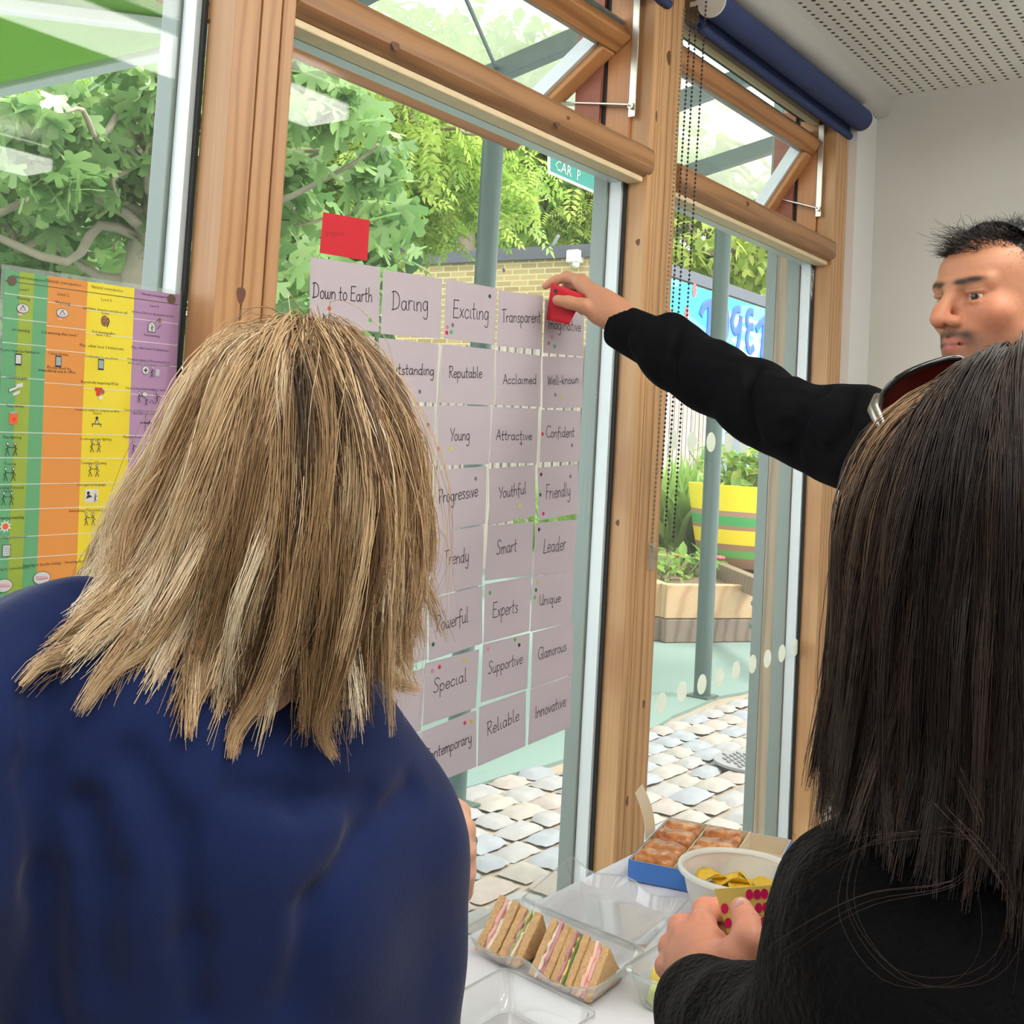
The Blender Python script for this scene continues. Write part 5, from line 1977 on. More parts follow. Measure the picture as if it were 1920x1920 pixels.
def pastry(c, ex, ey, L, Wd, H, label):
    """squarish glazed roll: domed top, layered ends, lengthwise fold"""
    e = thing('glazed_pastry', c, label, 'pastry', 'glazed pastries in the card box')
    n, m = 14, 18
    vs, fs = [], []
    for i in range(n):
        t = i / (n - 1) * 2 - 1
        sc = (1 - abs(t) ** 6 * .22)
        for k in range(m):
            a = 2 * math.pi * k / m
            ca, sa = math.cos(a), math.sin(a)
            sq = (abs(ca) ** 4 + abs(sa) ** 4) ** -.25
            yy = ca * sq * Wd / 2 * sc * (1 + .03 * math.sin(5 * t + c[0] * 90))
            zz = H / 2 + sa * sq * H / 2 * sc * (1 + (.06 * math.sin(7 * t + c[1] * 60) if sa > 0 else 0))
            if sa > .3 and abs(ca) < .35:
                zz -= .0018 * (1 - abs(t))
            vs.append(np.asarray(c) + ex * t * L / 2 + ey * yy + np.array([0, 0, zz]))
    for i in range(n - 1):
        for k in range(m):
            k2 = (k + 1) % m
            fs.append((i * m + k, (i + 1) * m + k, (i + 1) * m + k2, i * m + k2))
    MB().add(vs, fs).build('glazed_crust', M['pastry'], e, smooth=180)
    ends = MB()
    for i, s in ((0, 1), (n - 1, -1)):
        ends.add([vs[i * m + k] for k in range(m)], [tuple(range(m))[::s]])
    ends.build('layered_ends', M['pastry_side'], e)
    return e


wc = np.linalg.norm(ba_) * .335
spots = [(0, .125, 'nearest pastry in the left column of the box'), (0, .34, 'second pastry back in the left column of the box'), (0, .58, 'third pastry back in the left column of the box'), (0, .83, 'furthest pastry in the left column, against the back of the box'),
         (1, .125, 'nearest pastry in the middle column, beside the bowl rim'), (1, .36, 'second pastry back in the middle column of the box'), (1, .60, 'third pastry back in the middle column of the box'), (1, .83, 'furthest pastry in the middle column of the box')]
for (cI, k, lb) in spots:
    c = bo + ba_ * (.335 * cI + .168) + bb_ * k + np.array([0, 0, .004])
    w_ = .058 if k < .8 else .05
    pastry(c, nrm(ua + ub * rng.normal() * .06), ub, wc * .86, w_, .040 + .006 * rng.random(), lb)

# ---- bowl of tortilla crisps
bq_ = np.array([1.868, -.54, TZ])
M['bowl'] = plain('translucent_white_plastic', S(232, 234, 228), .3, trans=.35)
bt = M['bowl'].node_tree
mixb = N(bt, 'ShaderNodeMixShader')
trb = N(bt, 'ShaderNodeBsdfTransparent')
outb = bt.nodes['Material Output']
src = outb.inputs['Surface'].links[0].from_socket
mixb.inputs[0].default_value = .38
bt.links.new(src, mixb.inputs[1])
bt.links.new(trb.outputs[0], mixb.inputs[2])
bt.links.new(mixb.outputs[0], outb.inputs['Surface'])
bw = thing('bowl', bq_, 'translucent white plastic bowl of yellow crisps beside the pastry box', 'bowl')
prof = [(0.001, 0), (.062, 0), (.070, .006), (.088, .045), (.098, .084), (.104, .088), (.107, .086), (.107, .082)]
inn = [(.104, .0905), (.0955, .085), (.0855, .046), (.066, .009), (.001, .004)]
MB().lathe(prof[:5], bq_, 56).build('bowl_body', M['bowl'], bw, smooth=60)
MB().lathe([(.0975, .082), (.1045, .081), (.1065, .084), (.1055, .089), (.1005, .0905), (.0965, .088), (.0955, .083)], bq_, 56).build('bowl_rim', plain('bowl_rim_plastic', S(240, 240, 234), .3, trans=.25), bw, smooth=60)
M['crisp'] = plain('corn_crisp', S(232, 190, 58), .6, noise=.28, nscale=120, bump=.3)
k = 0
CR = [(-.03, .045, .066, .55, 'crisp lying flat at the left of the bowl')]
for i in range(26):
    a = rng.random() * 2 * math.pi
    lay = i % 3
    rr = (.034 + .012 * lay) * math.sqrt(rng.random())
    c = bq_ + np.array([rr * math.cos(a), rr * math.sin(a), 0.026 + lay * .021 + .006 * rng.random()])
    rr_ = .027
    nv = nrm(np.array([rng.normal() * .45, rng.normal() * .45, 1]))
    e1_ = nrm(np.cross(nv, (0, 1, .1)))
    e2_ = np.cross(nv, e1_)
    vs, fs = [], []
    R_, A_ = 4, 18
    vs.append(c)
    for ri in range(1, R_ + 1):
        for ai in range(A_):
            an = 2 * math.pi * ai / A_
            r_ = rr_ * ri / R_ * (1 + .02 * math.sin(5 * an + i))
            vs.append(c + e1_ * r_ * math.cos(an) + e2_ * r_ * math.sin(an) + nv * (.006 * (ri / R_) ** 2 * math.cos(2 * an + i)))
    for ai in range(A_):
        fs.append((0, 1 + ai, 1 + (ai + 1) % A_))
    for ri in range(R_ - 1):
        for ai in range(A_):
            a0 = 1 + ri * A_ + ai
            a1 = 1 + ri * A_ + (ai + 1) % A_
            fs.append((a0, a0 + A_, a1 + A_, a1))
    o = MB().add(vs, fs).build('tortilla_crisp', M['crisp'], smooth=180)
    sm_ = o.modifiers.new('thick', 'SOLIDIFY')
    sm_.thickness = .0018
    tag(o, 'round yellow corn crisp heaped in the translucent white bowl', 'crisp', 'corn crisps in the bowl')

# ---- clear sandwich tray with its lid open behind
M['tray'] = glass_mat('clear_tray_plastic', tint=(.93, .955, .945, 1), haze=.10, hazecol=(.88, .9, .9, 1), rough=.06, boost=2.6)


def tray(name, O, p, q, h, label, lid=None, wave=True, nm='tray_base'):
    """tray on origin O with sides along p and q, wall height h; rounded corners, rolled rim, wavy front lip"""
    e = thing(name, O + (p + q) / 2, label, 'food tray', None)
    P_, Q_ = np.linalg.norm(p), np.linalg.norm(q)
    up_, uq_ = nrm(p), nrm(q)

    def loop(ins, z, n=6, r=.018, wv=0.0):
        pts = []
        for (cx_, cy_, a0) in ((P_ - ins - r, ins + r, -90), (P_ - ins - r, Q_ - ins - r, 0), (ins + r, Q_ - ins - r, 90), (ins + r, ins + r, 180)):
            for k in range(n + 1):
                a = rad(a0 + 90 * k / n)
                pts.append((cx_ + r * math.cos(a), cy_ + r * math.sin(a)))
        out = []
        # add points along each straight side
        full = []
        for i in range(len(pts)):
            a, b = np.array(pts[i]), np.array(pts[(i + 1) % len(pts)])
            m_ = max(1, int(np.linalg.norm(b - a) / .012))
            for k in range(m_):
                full.append(a + (b - a) * k / m_)
        for (x, y) in full:
            zz = z
            if wv:
                if y < Q_ * .12:
                    zz += wv * (.5 + .5 * math.cos(4 * math.pi * x / P_)) - wv
            out.append(O + up_ * x + uq_ * y + np.array([0, 0, zz]))
        return np.array(out)
    rings_ = [loop(.016, .0015), loop(.012, .004), loop(.004, h * .6, wv=0), loop(0, h, wv=.014 if wave else 0), loop(-.006, h + .001, wv=.014 if wave else 0), loop(-.007, h - .004, wv=.014 if wave else 0)]
    n = min(len(r_) for r_ in rings_)
    # resample rings to the same count
    R2 = []
    for r_ in rings_:
        cl = np.vstack([r_, r_[:1]])
        d = np.concatenate([[0], np.cumsum(np.linalg.norm(np.diff(cl, axis=0), axis=1))])
        s = np.linspace(0, d[-1], 97)[:-1]
        R2.append(np.stack([np.interp(s, d, cl[:, k]) for k in range(3)], 1))
    vs = np.vstack(R2)
    m = 96
    fs = [tuple(range(m))]
    for i in range(len(R2) - 1):
        for k in range(m):
            k2 = (k + 1) % m
            fs.append((i * m + k, i * m + k2, (i + 1) * m + k2, (i + 1) * m + k))
    tb0 = MB().add(vs, fs).build(nm, M['tray'], e, smooth=50)
    MB().tube(np.vstack([R2[4], R2[4][:1]]), .0013, 6, cap=False).build('rolled_rim', M['tray'], tb0, smooth=180)
    if lid is not None:
        l0, l1, lq, ln_ = lid          # hinge ends, direction across the lid, normal (bulge)
        vs, fs = [], []
        a, b = 15, 13
        for j in range(b):
            for i in range(a):
                s, t = i / (a - 1), j / (b - 1)
                ed = min(s, 1 - s, t, 1 - t)
                dep = .022 * min(1, ed / .09) ** .6
                wv = .012 * math.cos(4 * math.pi * s) * max(0, t - .8) * 5
                vs.append(l0 + (l1 - l0) * s + lq * t + nrm(lq) * wv - ln_ * dep)
        for j in range(b - 1):
            for i in range(a - 1):
                k = j * a + i
                fs.append((k, k + 1, k + a + 1, k + a))
        ld = MB().add(vs, fs).build('hinged_lid', M['tray'], e, smooth=50)
        edge_ = [vs[i] for i in range(a)] + [vs[j * a + a - 1] for j in range(1, b)] + [vs[(b - 1) * a + i] for i in range(a - 2, -1, -1)] + [vs[j * a] for j in range(b - 2, -1, -1)]
        MB().tube(edge_, .0014, 6, cap=False).build('lid_rim', M['tray'], ld, smooth=180)
    return e


tO = np.array([1.448, -.276, TZ])
tp, tq = np.array([-.028, -.250, 0]), np.array([.160, .010, 0])
l0, l1 = tO + tq + np.array([.006, 0, .036]), tO + tq + tp + np.array([.006, 0, .036])
lq = np.array([.155, .012, .022])
ln_ = nrm(np.cross(l1 - l0, lq))
if ln_[2] < 0:
    ln_ = -ln_
tray('sandwich_tray', tO, tp, tq, .034, 'clear plastic sandwich tray with its hinged lid laid open towards the window', (l0, l1, lq, ln_))
tO2 = np.array([1.20, -.405, TZ])
tray('sandwich_tray', tO2 + np.array([0, -.01, 0]), np.array([-.02, -.16, 0]), np.array([.165, .0, 0]), .045, 'empty clear tray at the bottom edge of the picture, nearest the camera', None)

M['bread'] = plain('malted_bread', S(204, 166, 118), .85, noise=.32, nscale=190, bump=.5)
M['crust'] = plain('bread_crust', S(168, 120, 72), .8, noise=.25, nscale=90, bump=.3)
M['ham'] = plain('ham', S(226, 172, 166), .5, noise=.12, nscale=90, sss=.1)
M['chicken'] = plain('chicken_mayo', S(236, 218, 196), .5, noise=.15, nscale=150, bump=.5)
M['onion'] = plain('red_onion', S(196, 138, 146), .5, noise=.25, nscale=80)
M['cress'] = plain('cress', S(96, 128, 66), .6, noise=.4, nscale=90)
M['egg'] = plain('egg_mayo', S(238, 214, 130), .6, noise=.15, nscale=120, bump=.5)
M['lettuce'] = plain('lettuce', S(176, 188, 122), .5, noise=.3, nscale=60)
M['prawn'] = plain('prawn', S(240, 190, 172), .4, noise=.12, nscale=120)
upn, uqn = nrm(tp), nrm(tq)


def wedge(s0, s1, fills, label, lean=0.0, hgt=.088):
    """half sandwich standing in the tray: two triangular slices with fillings between, cut face to the room"""
    c0 = tO + upn * (s0 + s1) / 2 + uqn * .05
    e = thing('sandwich_half', c0 + np.array([0, 0, .004]), label, 'sandwich', 'sandwich halves in the clear tray')
    tri_ = [(.012, .006), (.118, .006), (.072, hgt)]

    def slab(a, b, mat, nm, tri2, jit=0.0):
        n_ = 10
        pts = []
        for i in range(3):
            p_, q_ = np.array(tri2[i]), np.array(tri2[(i + 1) % 3])
            for k in range(n_):
                w_ = p_ + (q_ - p_) * k / n_
                pts.append(w_ + rng.normal(size=2) * jit)
        mb = MB()
        A = [tO + upn * (a + lean * y) + uqn * x + np.array([0, 0, y]) for x, y in pts]
        mb.prism(A, upn * (b - a))
        return mb.build(nm, mat, e, bevel=.0025)
    T = s1 - s0
    tb_ = T * .34
    slab(s0, s0 + tb_, M['bread'], 'bread_slice', tri_, .0006)
    slab(s1 - tb_, s1, M['bread'], 'bread_slice', tri_, .0006)
    m = len(fills)
    w_ = (T - 2 * tb_) / m
    for i, f in enumerate(fills):
        t2 = [(.012 + rng.normal() * .002 - .002, .007), (.116, .007), (.072, hgt - .002 + rng.normal() * .002)]
        slab(s0 + tb_ + i * w_, s0 + tb_ + (i + 1) * w_, M[f], 'filling', t2, .0022)
    return e


wedge(.010, .054, ['ham', 'chicken'], 'leftmost sandwich half in the tray, pale ham filling', .10, .076)
wedge(.056, .101, ['onion', 'lettuce', 'chicken'], 'second sandwich half from the left, ham and salad filling', .10, .073)
wedge(.122, .161, ['chicken', 'onion'], 'middle sandwich half with chicken, right of the gap in the tray', .05, .072)
wedge(.163, .202, ['onion', 'egg', 'cress'], 'fourth sandwich half with egg and green cress', .0, .069)
wedge(.204, .242, ['prawn', 'ham'], 'rightmost sandwich half with pink prawn filling spilling out', -.05, .064)
# crumbs of filling: cress sprigs and prawns on the cut faces
# ---- fruit tub
fO = np.array([1.475, -.548, TZ])
tray('fruit_tub', fO, np.array([-.01, -.135, 0]), np.array([.125, .0, 0]), .05, 'clear tub of cut fruit beside the hand holding the sticker sheet', None, wave=False, nm='tub_base')
M['pineapple'] = plain('pineapple_flesh', S(232, 204, 92), .35, noise=.18, nscale=70, sss=.1)
M['melon'] = plain('green_melon', S(196, 206, 110), .3, noise=.12, nscale=50, sss=.1)


def chunk(c, sx, sy, sz, mat, nm, label, rz):
    ca, sa = math.cos(rz), math.sin(rz)
    o = MB().obox(c, (sx * ca, sx * sa, 0), (-sy * sa * .8, sy * ca * .8, sy * .25), (0, -.2 * sz, sz)).build(nm, mat, bevel=min(sx, sy, sz) * .45, seg=3, smooth=60)
    return tag(o, label, 'fruit', 'cut fruit in the clear tub')


chunk(fO + np.array([.055, -.030, .040]), .030, .016, .012, M['pineapple'], 'pineapple_piece', 'yellow pineapple chunk on top of the fruit tub', .3)
chunk(fO + np.array([.085, -.062, .040]), .024, .018, .012, M['pineapple'], 'pineapple_piece', 'second pineapple chunk lying behind the first in the tub', -.5)
chunk(fO + np.array([.045, -.040, .016]), .030, .020, .013, M['melon'], 'melon_piece', 'green melon chunk under the pineapple in the tub', .1)
chunk(fO + np.array([.080, -.085, .016]), .026, .020, .013, M['melon'], 'melon_piece', 'green melon chunk at the far right of the tub', .8)
# ------------------------------------------------------------------ organic surfaces: smooth-blended solids turned into one skin
class Field:
    def __init__(s, lo, hi, h):
        s.lo, s.h = np.array(lo, float), h
        s.n = np.ceil((np.array(hi) - s.lo) / h).astype(int) + 1
        s.D = np.full(s.n, 1.0, np.float32)

    def _sl(s, lo, hi):
        a = np.clip(np.floor((lo - s.lo) / s.h).astype(int), 0, s.n - 1)
        b = np.clip(np.ceil((hi - s.lo) / s.h).astype(int) + 1, 1, s.n)
        sl = tuple(slice(a[i], max(b[i], a[i] + 1)) for i in range(3))
        g = [(s.lo[i] + s.h * np.arange(sl[i].start, sl[i].stop)).astype(np.float32) for i in range(3)]
        return sl, g[0][:, None, None], g[1][None, :, None], g[2][None, None, :]

    def _mix(s, sl, d, k, op):
        A = s.D[sl]
        if op == 'add':
            hh = np.maximum(k - np.abs(A - d), 0) / k
            s.D[sl] = np.minimum(A, d) - hh * hh * k * .25
        else:
            d = -d
            hh = np.maximum(k - np.abs(A - d), 0) / k
            s.D[sl] = np.maximum(A, d) + hh * hh * k * .25

    def cone(s, a, b, ra, rb, k=.02, op='add'):
        a, b = np.asarray(a, float), np.asarray(b, float)
        m = max(ra, rb) + k + 3 * s.h
        sl, X, Y, Z = s._sl(np.minimum(a, b) - m, np.maximum(a, b) + m)
        ab = b - a
        L2 = ab @ ab + 1e-12
        t = np.clip(((X - a[0]) * ab[0] + (Y - a[1]) * ab[1] + (Z - a[2]) * ab[2]) / L2, 0, 1)
        d = np.sqrt((X - a[0] - t * ab[0]) ** 2 + (Y - a[1] - t * ab[1]) ** 2 + (Z - a[2] - t * ab[2]) ** 2) - (ra + (rb - ra) * t)
        s._mix(sl, d, k, op)
        return s

    def chain(s, pts, k=.012, op='add'):
        """pts: (position, radius)"""
        for i in range(len(pts) - 1):
            s.cone(pts[i][0], pts[i + 1][0], pts[i][1], pts[i + 1][1], k, op)
        return s

    def ell(s, c, r, R=None, k=.02, op='add'):
        c, r = np.asarray(c, float), np.asarray(r, float)
        m = r.max() + k + 3 * s.h
        sl, X, Y, Z = s._sl(c - m, c + m)
        x, y, z = X - c[0], Y - c[1], Z - c[2]
        if R is not None:
            R = np.asarray(R)
            x, y, z = [R[0, i] * x + R[1, i] * y + R[2, i] * z for i in range(3)]
        k0 = np.sqrt((x / r[0]) ** 2 + (y / r[1]) ** 2 + (z / r[2]) ** 2)
        k1 = np.sqrt((x / r[0] ** 2) ** 2 + (y / r[1] ** 2) ** 2 + (z / r[2] ** 2) ** 2) + 1e-9
        s._mix(sl, k0 * (k0 - 1) / k1, k, op)
        return s

    def clip(s, p, nv):
        """keep the side the normal points away from"""
        sl, X, Y, Z = s._sl(s.lo, s.lo + s.h * s.n)
        nv = nrm(nv)
        d = (X - p[0]) * nv[0] + (Y - p[1]) * nv[1] + (Z - p[2]) * nv[2]
        s.D = np.maximum(s.D, d.astype(np.float32))
        return s

    def ripple(s, fn):
        sl, X, Y, Z = s._sl(s.lo, s.lo + s.h * s.n)
        near = np.abs(s.D) < .04
        if near.any():
            I = np.nonzero(near)
            P = np.stack([s.lo[i] + s.h * I[i] for i in range(3)], 1)
            s.D[I] += fn(P).astype(np.float32)
        return s

    def value(s, p):
        i = np.clip(np.round((np.asarray(p) - s.lo) / s.h).astype(int), 0, s.n - 1)
        return s.D[tuple(i)]

    def trace(s, u, v, d0, d1):
        for d in np.arange(d0, d1, s.h * .7):
            if s.value(at(u, v, d)) < 0:
                return at(u, v, d)
        return at(u, v, d1)

    def mesh(s):
        D = s.D.copy()
        for ax in range(3):       # closed at the borders
            ix = [slice(None)] * 3
            for e in (0, -1):
                ix[ax] = e
                D[tuple(ix)] = np.maximum(D[tuple(ix)], s.h)
        ins = D < 0
        nx_, ny_, nz_ = D.shape
        acc = np.zeros((nx_ - 1, ny_ - 1, nz_ - 1, 3), np.float32)
        cnt = np.zeros((nx_ - 1, ny_ - 1, nz_ - 1), np.float32)
        crossing = []
        for ax in range(3):
            sa = [slice(None)] * 3
            sb = [slice(None)] * 3
            sa[ax], sb[ax] = slice(0, -1), slice(1, None)
            A, B = D[tuple(sa)], D[tuple(sb)]
            I = np.nonzero((A < 0) != (B < 0))
            t = A[I] / (A[I] - B[I])
            P = np.stack(I, 1).astype(np.float32)
            P[:, ax] += t
            o1, o2 = [q for q in range(3) if q != ax]
            crossing.append((ax, I, A[I] < 0))
            for d1 in (0, -1):
                for d2 in (0, -1):
                    J = [I[0].copy(), I[1].copy(), I[2].copy()]
                    J[o1] = J[o1] + d1
                    J[o2] = J[o2] + d2
                    ok = (J[0] >= 0) & (J[1] >= 0) & (J[2] >= 0) & (J[0] < nx_ - 1) & (J[1] < ny_ - 1) & (J[2] < nz_ - 1)
                    J = tuple(q[ok] for q in J)
                    np.add.at(acc, J, P[ok])
                    np.add.at(cnt, J, 1)
        act = cnt > 0
        idx = np.full(cnt.shape, -1, np.int64)
        idx[act] = np.arange(act.sum())
        V = acc[act] / cnt[act][:, None] * s.h + s.lo
        Q = []
        for ax, I, neg in crossing:
            o1, o2 = (ax + 1) % 3, (ax + 2) % 3
            c = []
            ok = np.ones(len(I[0]), bool)
            for d1, d2 in ((0, 0), (-1, 0), (-1, -1), (0, -1)):
                J = [I[0].copy(), I[1].copy(), I[2].copy()]
                J[o1] = J[o1] + d1
                J[o2] = J[o2] + d2
                ok &= (J[o1] >= 0) & (J[o2] >= 0) & (J[o1] < cnt.shape[o1]) & (J[o2] < cnt.shape[o2])
                J = [np.clip(J[q], 0, cnt.shape[q] - 1) for q in range(3)]
                c.append(idx[tuple(J)])
            q = np.stack(c, 1)
            q[~neg] = q[~neg][:, ::-1]
            Q.append(q[ok & (q >= 0).all(1)])
        return V, np.vstack(Q)


def relax(V, Q, it=2, f=.5):
    E = np.vstack([Q[:, [0, 1]], Q[:, [1, 2]], Q[:, [2, 3]], Q[:, [3, 0]]])
    for _ in range(it):
        S_ = np.zeros_like(V)
        c = np.zeros(len(V))
        np.add.at(S_, E[:, 0], V[E[:, 1]])
        np.add.at(c, E[:, 0], 1)
        V = V + f * (S_ / np.maximum(c, 1)[:, None] - V)
    return V


def mesh_obj(name, parts, mat, parent=None, colour=None, loc=None):
    """one object out of (V, quads) surfaces"""
    Vs, Qs, n = [], [], 0
    for V, Q in parts:
        Vs.append(V)
        Qs.append(Q + n)
        n += len(V)
    V, Q = np.vstack(Vs), np.vstack(Qs)
    me = bpy.data.meshes.new(name)
    me.vertices.add(len(V))
    me.vertices.foreach_set('co', V.astype(np.float32).ravel())
    k = Q.shape[1]
    me.loops.add(len(Q) * k)
    me.loops.foreach_set('vertex_index', Q.astype(np.int32).ravel())
    me.polygons.add(len(Q))
    me.polygons.foreach_set('loop_start', (np.arange(len(Q)) * k).astype(np.int32))
    me.polygons.foreach_set('loop_total', np.full(len(Q), k, np.int32))
    me.polygons.foreach_set('use_smooth', np.ones(len(Q), bool))
    if colour is not None:
        a = me.attributes.new('tone', 'FLOAT_COLOR', 'POINT')
        a.data.foreach_set('color', np.asarray(colour, np.float32).ravel())
    me.materials.append(mat)
    me.update(calc_edges=True)
    o = bpy.data.objects.new(name, me)
    COL.objects.link(o)
    if parent is not None:
        o.parent = parent
        o.matrix_parent_inverse = Matrix.Translation(-Vector(parent.location))
    return o


def attr_mat(name, attr, rough=.5, sss=.0, spec=.4, ramp=None, noise=0.0, nscale=60, sheen=0.0, bump=0.0, aniso=0.0):
    m, nt, p = new_mat(name)
    a = N(nt, 'ShaderNodeAttribute', attribute_name=attr)
    src = a.outputs['Color']
    if ramp:
        rp = N(nt, 'ShaderNodeValToRGB')
        e = rp.color_ramp.elements
        e[0].position, e[0].color = ramp[0]
        e[1].position, e[1].color = ramp[-1]
        for q, c in ramp[1:-1]:
            e.new(q).color = c
        nt.links.new(a.outputs['Fac'], rp.inputs[0])
        src = rp.outputs[0]
    if noise or bump:
        tc = N(nt, 'ShaderNodeTexCoord')
        nz = N(nt, 'ShaderNodeTexNoise')
        nz.inputs['Scale'].default_value = nscale
        nz.inputs['Detail'].default_value = 5
        nt.links.new(tc.outputs['Object'], nz.inputs[0])
        if noise:
            mr = N(nt, 'ShaderNodeMapRange')
            mr.inputs['From Min'].default_value = .3
            mr.inputs['From Max'].default_value = .7
            mr.inputs['To Min'].default_value = 1 - noise
            mr.inputs['To Max'].default_value = 1 + noise
            nt.links.new(nz.outputs['Fac'], mr.inputs['Value'])
            hs = N(nt, 'ShaderNodeHueSaturation')
            nt.links.new(mr.outputs[0], hs.inputs['Value'])
            nt.links.new(src, hs.inputs['Color'])
            src = hs.outputs[0]
        if bump:
            bp = N(nt, 'ShaderNodeBump')
            bp.inputs['Strength'].default_value = bump
            bp.inputs['Distance'].default_value = .002
            nt.links.new(nz.outputs[0], bp.inputs['Height'])
            nt.links.new(bp.outputs[0], p.inputs['Normal'])
    nt.links.new(src, p.inputs['Base Color'])
    p.inputs['Roughness'].default_value = rough
    p.inputs['Specular IOR Level'].default_value = spec
    if sss:
        p.inputs['Subsurface Weight'].default_value = sss
        p.inputs['Subsurface Radius'].default_value = (1, .4, .25)
        p.inputs['Subsurface Scale'].default_value = .006
    return m


M['skin'] = attr_mat('skin', 'tone', .48, sss=.25, noise=.05, nscale=140, bump=.12)
SK_F = np.array(S(214, 166, 142))
SK_M = np.array(S(198, 140, 108))


def tones(V, base):
    c = np.tile(np.array(base), (len(V), 1))
    return c


def folds(seed, amp, freq, stretch=(1, 1, 1)):
    r_ = np.random.default_rng(seed)
    K = r_.normal(size=(7, 3)) * freq * np.array(stretch)
    ph = r_.random(7) * 6.28
    W_ = r_.random(7) + .4

    def fn(P):
        q = sum(W_[i] * np.sin(P @ K[i] + ph[i] + 1.3 * np.sin(P @ K[(i + 2) % 7] * .5)) for i in range(7))
        return amp * q / 3.0
    return fn


# ---- heads
def head_surface(h, female=False, nose=1.0):
    """local frame: x to the person's left, y forward, z up; origin between the ears at eye level"""
    f = Field((-.105, -.135, -.19), (.105, .15, .15), h)
    w = .95 if female else 1.0
    f.ell((0, -.018, .045), (.076 * w, .098, .086), k=.02)
    f.ell((0, .028, -.025), (.066 * w, .066, .090), k=.03)
    f.ell((0, .042, .048), (.060 * w, .046, .050), k=.03)
    ch = .020 if female else .024
    f.cone((.052 * w, .0, -.062), (0, .068, -.100), .022, ch, .025)
    f.cone((-.052 * w, .0, -.062), (0, .068, -.100), .022, ch, .025)
    f.ell((0, .066, -.064), (.036, .032, .034), k=.02)
    for s in (1, -1):
        f.ell((s * .046 * w, .062, -.022), (.024, .022, .020), k=.02)
        f.cone((s * .048, .074, .022), (s * .013, .089, .019), .010, .010, .012)
        f.ell((s * .032, .099, .001), (.018, .014, .011), k=.012, op='sub')
    f.cone((0, .087, .016), (0, .114, -.020), .0092, .0100, .012)
    f.cone((0, .112, -.016), (0, .120, -.031), .0096, .0108 * nose, .008)
    for s in (1, -1):
        f.ell((s * .0145, .104, -.034), (.0095, .012, .009), k=.007)
        f.ell((s * .0075, .110, -.0435), (.004, .006, .004), k=.004, op='sub')
        # lids
        f.ell((s * .032, .0800, .0078), (.0175, .0130, .0052), k=.004)
        f.ell((s * .032, .0790, -.0078), (.0165, .0120, .0046), k=.004)
        # ears
        R = np.array([[math.cos(s * .3), -math.sin(s * .3), 0], [math.sin(s * .3), math.cos(s * .3), 0], [0, 0, 1]])
        f.ell((s * .077 * w, -.012, -.006), (.009, .019, .032), R, k=.008)
        f.ell((s * .085 * w, -.008, -.004), (.006, .011, .020), R, k=.006, op='sub')
        # lips
        f.cone((s * .025, .085, -.0665), (s * .004, .0985, -.0605), .0042, .0062, .005)
        f.cone((s * .023, .085, -.0690), (0, .0965, -.0730), .0045, .0072, .006)
    f.cone((-.024, .095, -.0672), (.024, .095, -.0672), .0022, .0022, .004, op='sub')
    f.cone((0, .101, -.046), (0, .099, -.056), .0025, .0025, .006, op='sub')
    f.cone((0, -.022, -.05), (0, -.045, -.19), .054 * (.9 if female else 1.02), .056 * (.88 if female else 1.05), .03)
    return f.mesh()


def gau(P, c, s):
    return np.exp(-(((P - np.array(c)) / np.array(s)) ** 2).sum(1))


def face_tone(P, base, beard=0.0, lip=S(176, 96, 88), brow=S(50, 38, 34), flush=.25):
    C = tones(P, base)

    def mixin(w_, c):
        nonlocal C
        w_ = np.clip(w_, 0, 1)[:, None]
        C = C * (1 - w_) + np.array(c) * w_
    mixin(flush * (gau(P, (.05, .07, -.03), (.03, .04, .03)) + gau(P, (-.05, .07, -.03), (.03, .04, .03)) + gau(P, (0, .118, -.028), (.02, .02, .018))), S(196, 104, 84))
    if beard:
        jaw = np.clip((-.040 - P[:, 2]) / .022, 0, 1) * np.clip((P[:, 1] - .0) / .03, 0, 1) * np.clip((P[:, 2] + .125) / .02, 0, 1)
        mixin(beard * .62 * jaw, S(96, 72, 60))
        mo = gau(P, (0, .098, -.0525), (.030, .02, .0055)) + gau(P, (.026, .088, -.060), (.010, .02, .012)) + gau(P, (-.026, .088, -.060), (.010, .02, .012))
        mixin(beard * 1.0 * mo, S(62, 44, 38))
    for s in (1, -1):
        mixin(1.5 * gau(P, (s * .020, .09, .0215), (.012, .03, .0042)), brow)
        mixin(1.4 * gau(P, (s * .038, .085, .0240), (.014, .03, .0042)), brow)
        mixin(.55 * gau(P, (s * .032, .085, .0105), (.018, .02, .0025)), S(84, 56, 48))
        mixin(.35 * gau(P, (s * .018, .085, -.002), (.009, .03, .012)), S(150, 96, 80))
    lp = gau(P, (0, .098, -.0625), (.021, .014, .0042)) + gau(P, (0, .097, -.0730), (.019, .014, .0052))
    mixin(1.25 * lp, lip)
    mixin(1.2 * gau(P, (0, .096, -.0672), (.022, .012, .0014)), S(92, 44, 42))
    return C


def eyes(T, parent, look=(0, 1, 0), iris=S(58, 36, 24)):
    O, R = T
    for s in (1, -1):
        c = np.array([s * .032, .0760, .0])
        mb = MB()
        mb.sphere((0, 0, 0), .0128, 24, 16)
        V = mb.v[0]
        lk = nrm(look)
        ang = V @ lk / .0128
        C = np.tile(np.array(S(206, 196, 190)), (len(V), 1))
        C[ang > .85] = iris
        C[ang > .965] = S(12, 8, 8)
        o = mesh_obj('eye', [((V + c) @ R.T + O, np.array([f_ for f_ in mb.f]))], M['eye'], parent, C)


M['eye'] = attr_mat('eye', 'tone', .12, spec=.6)

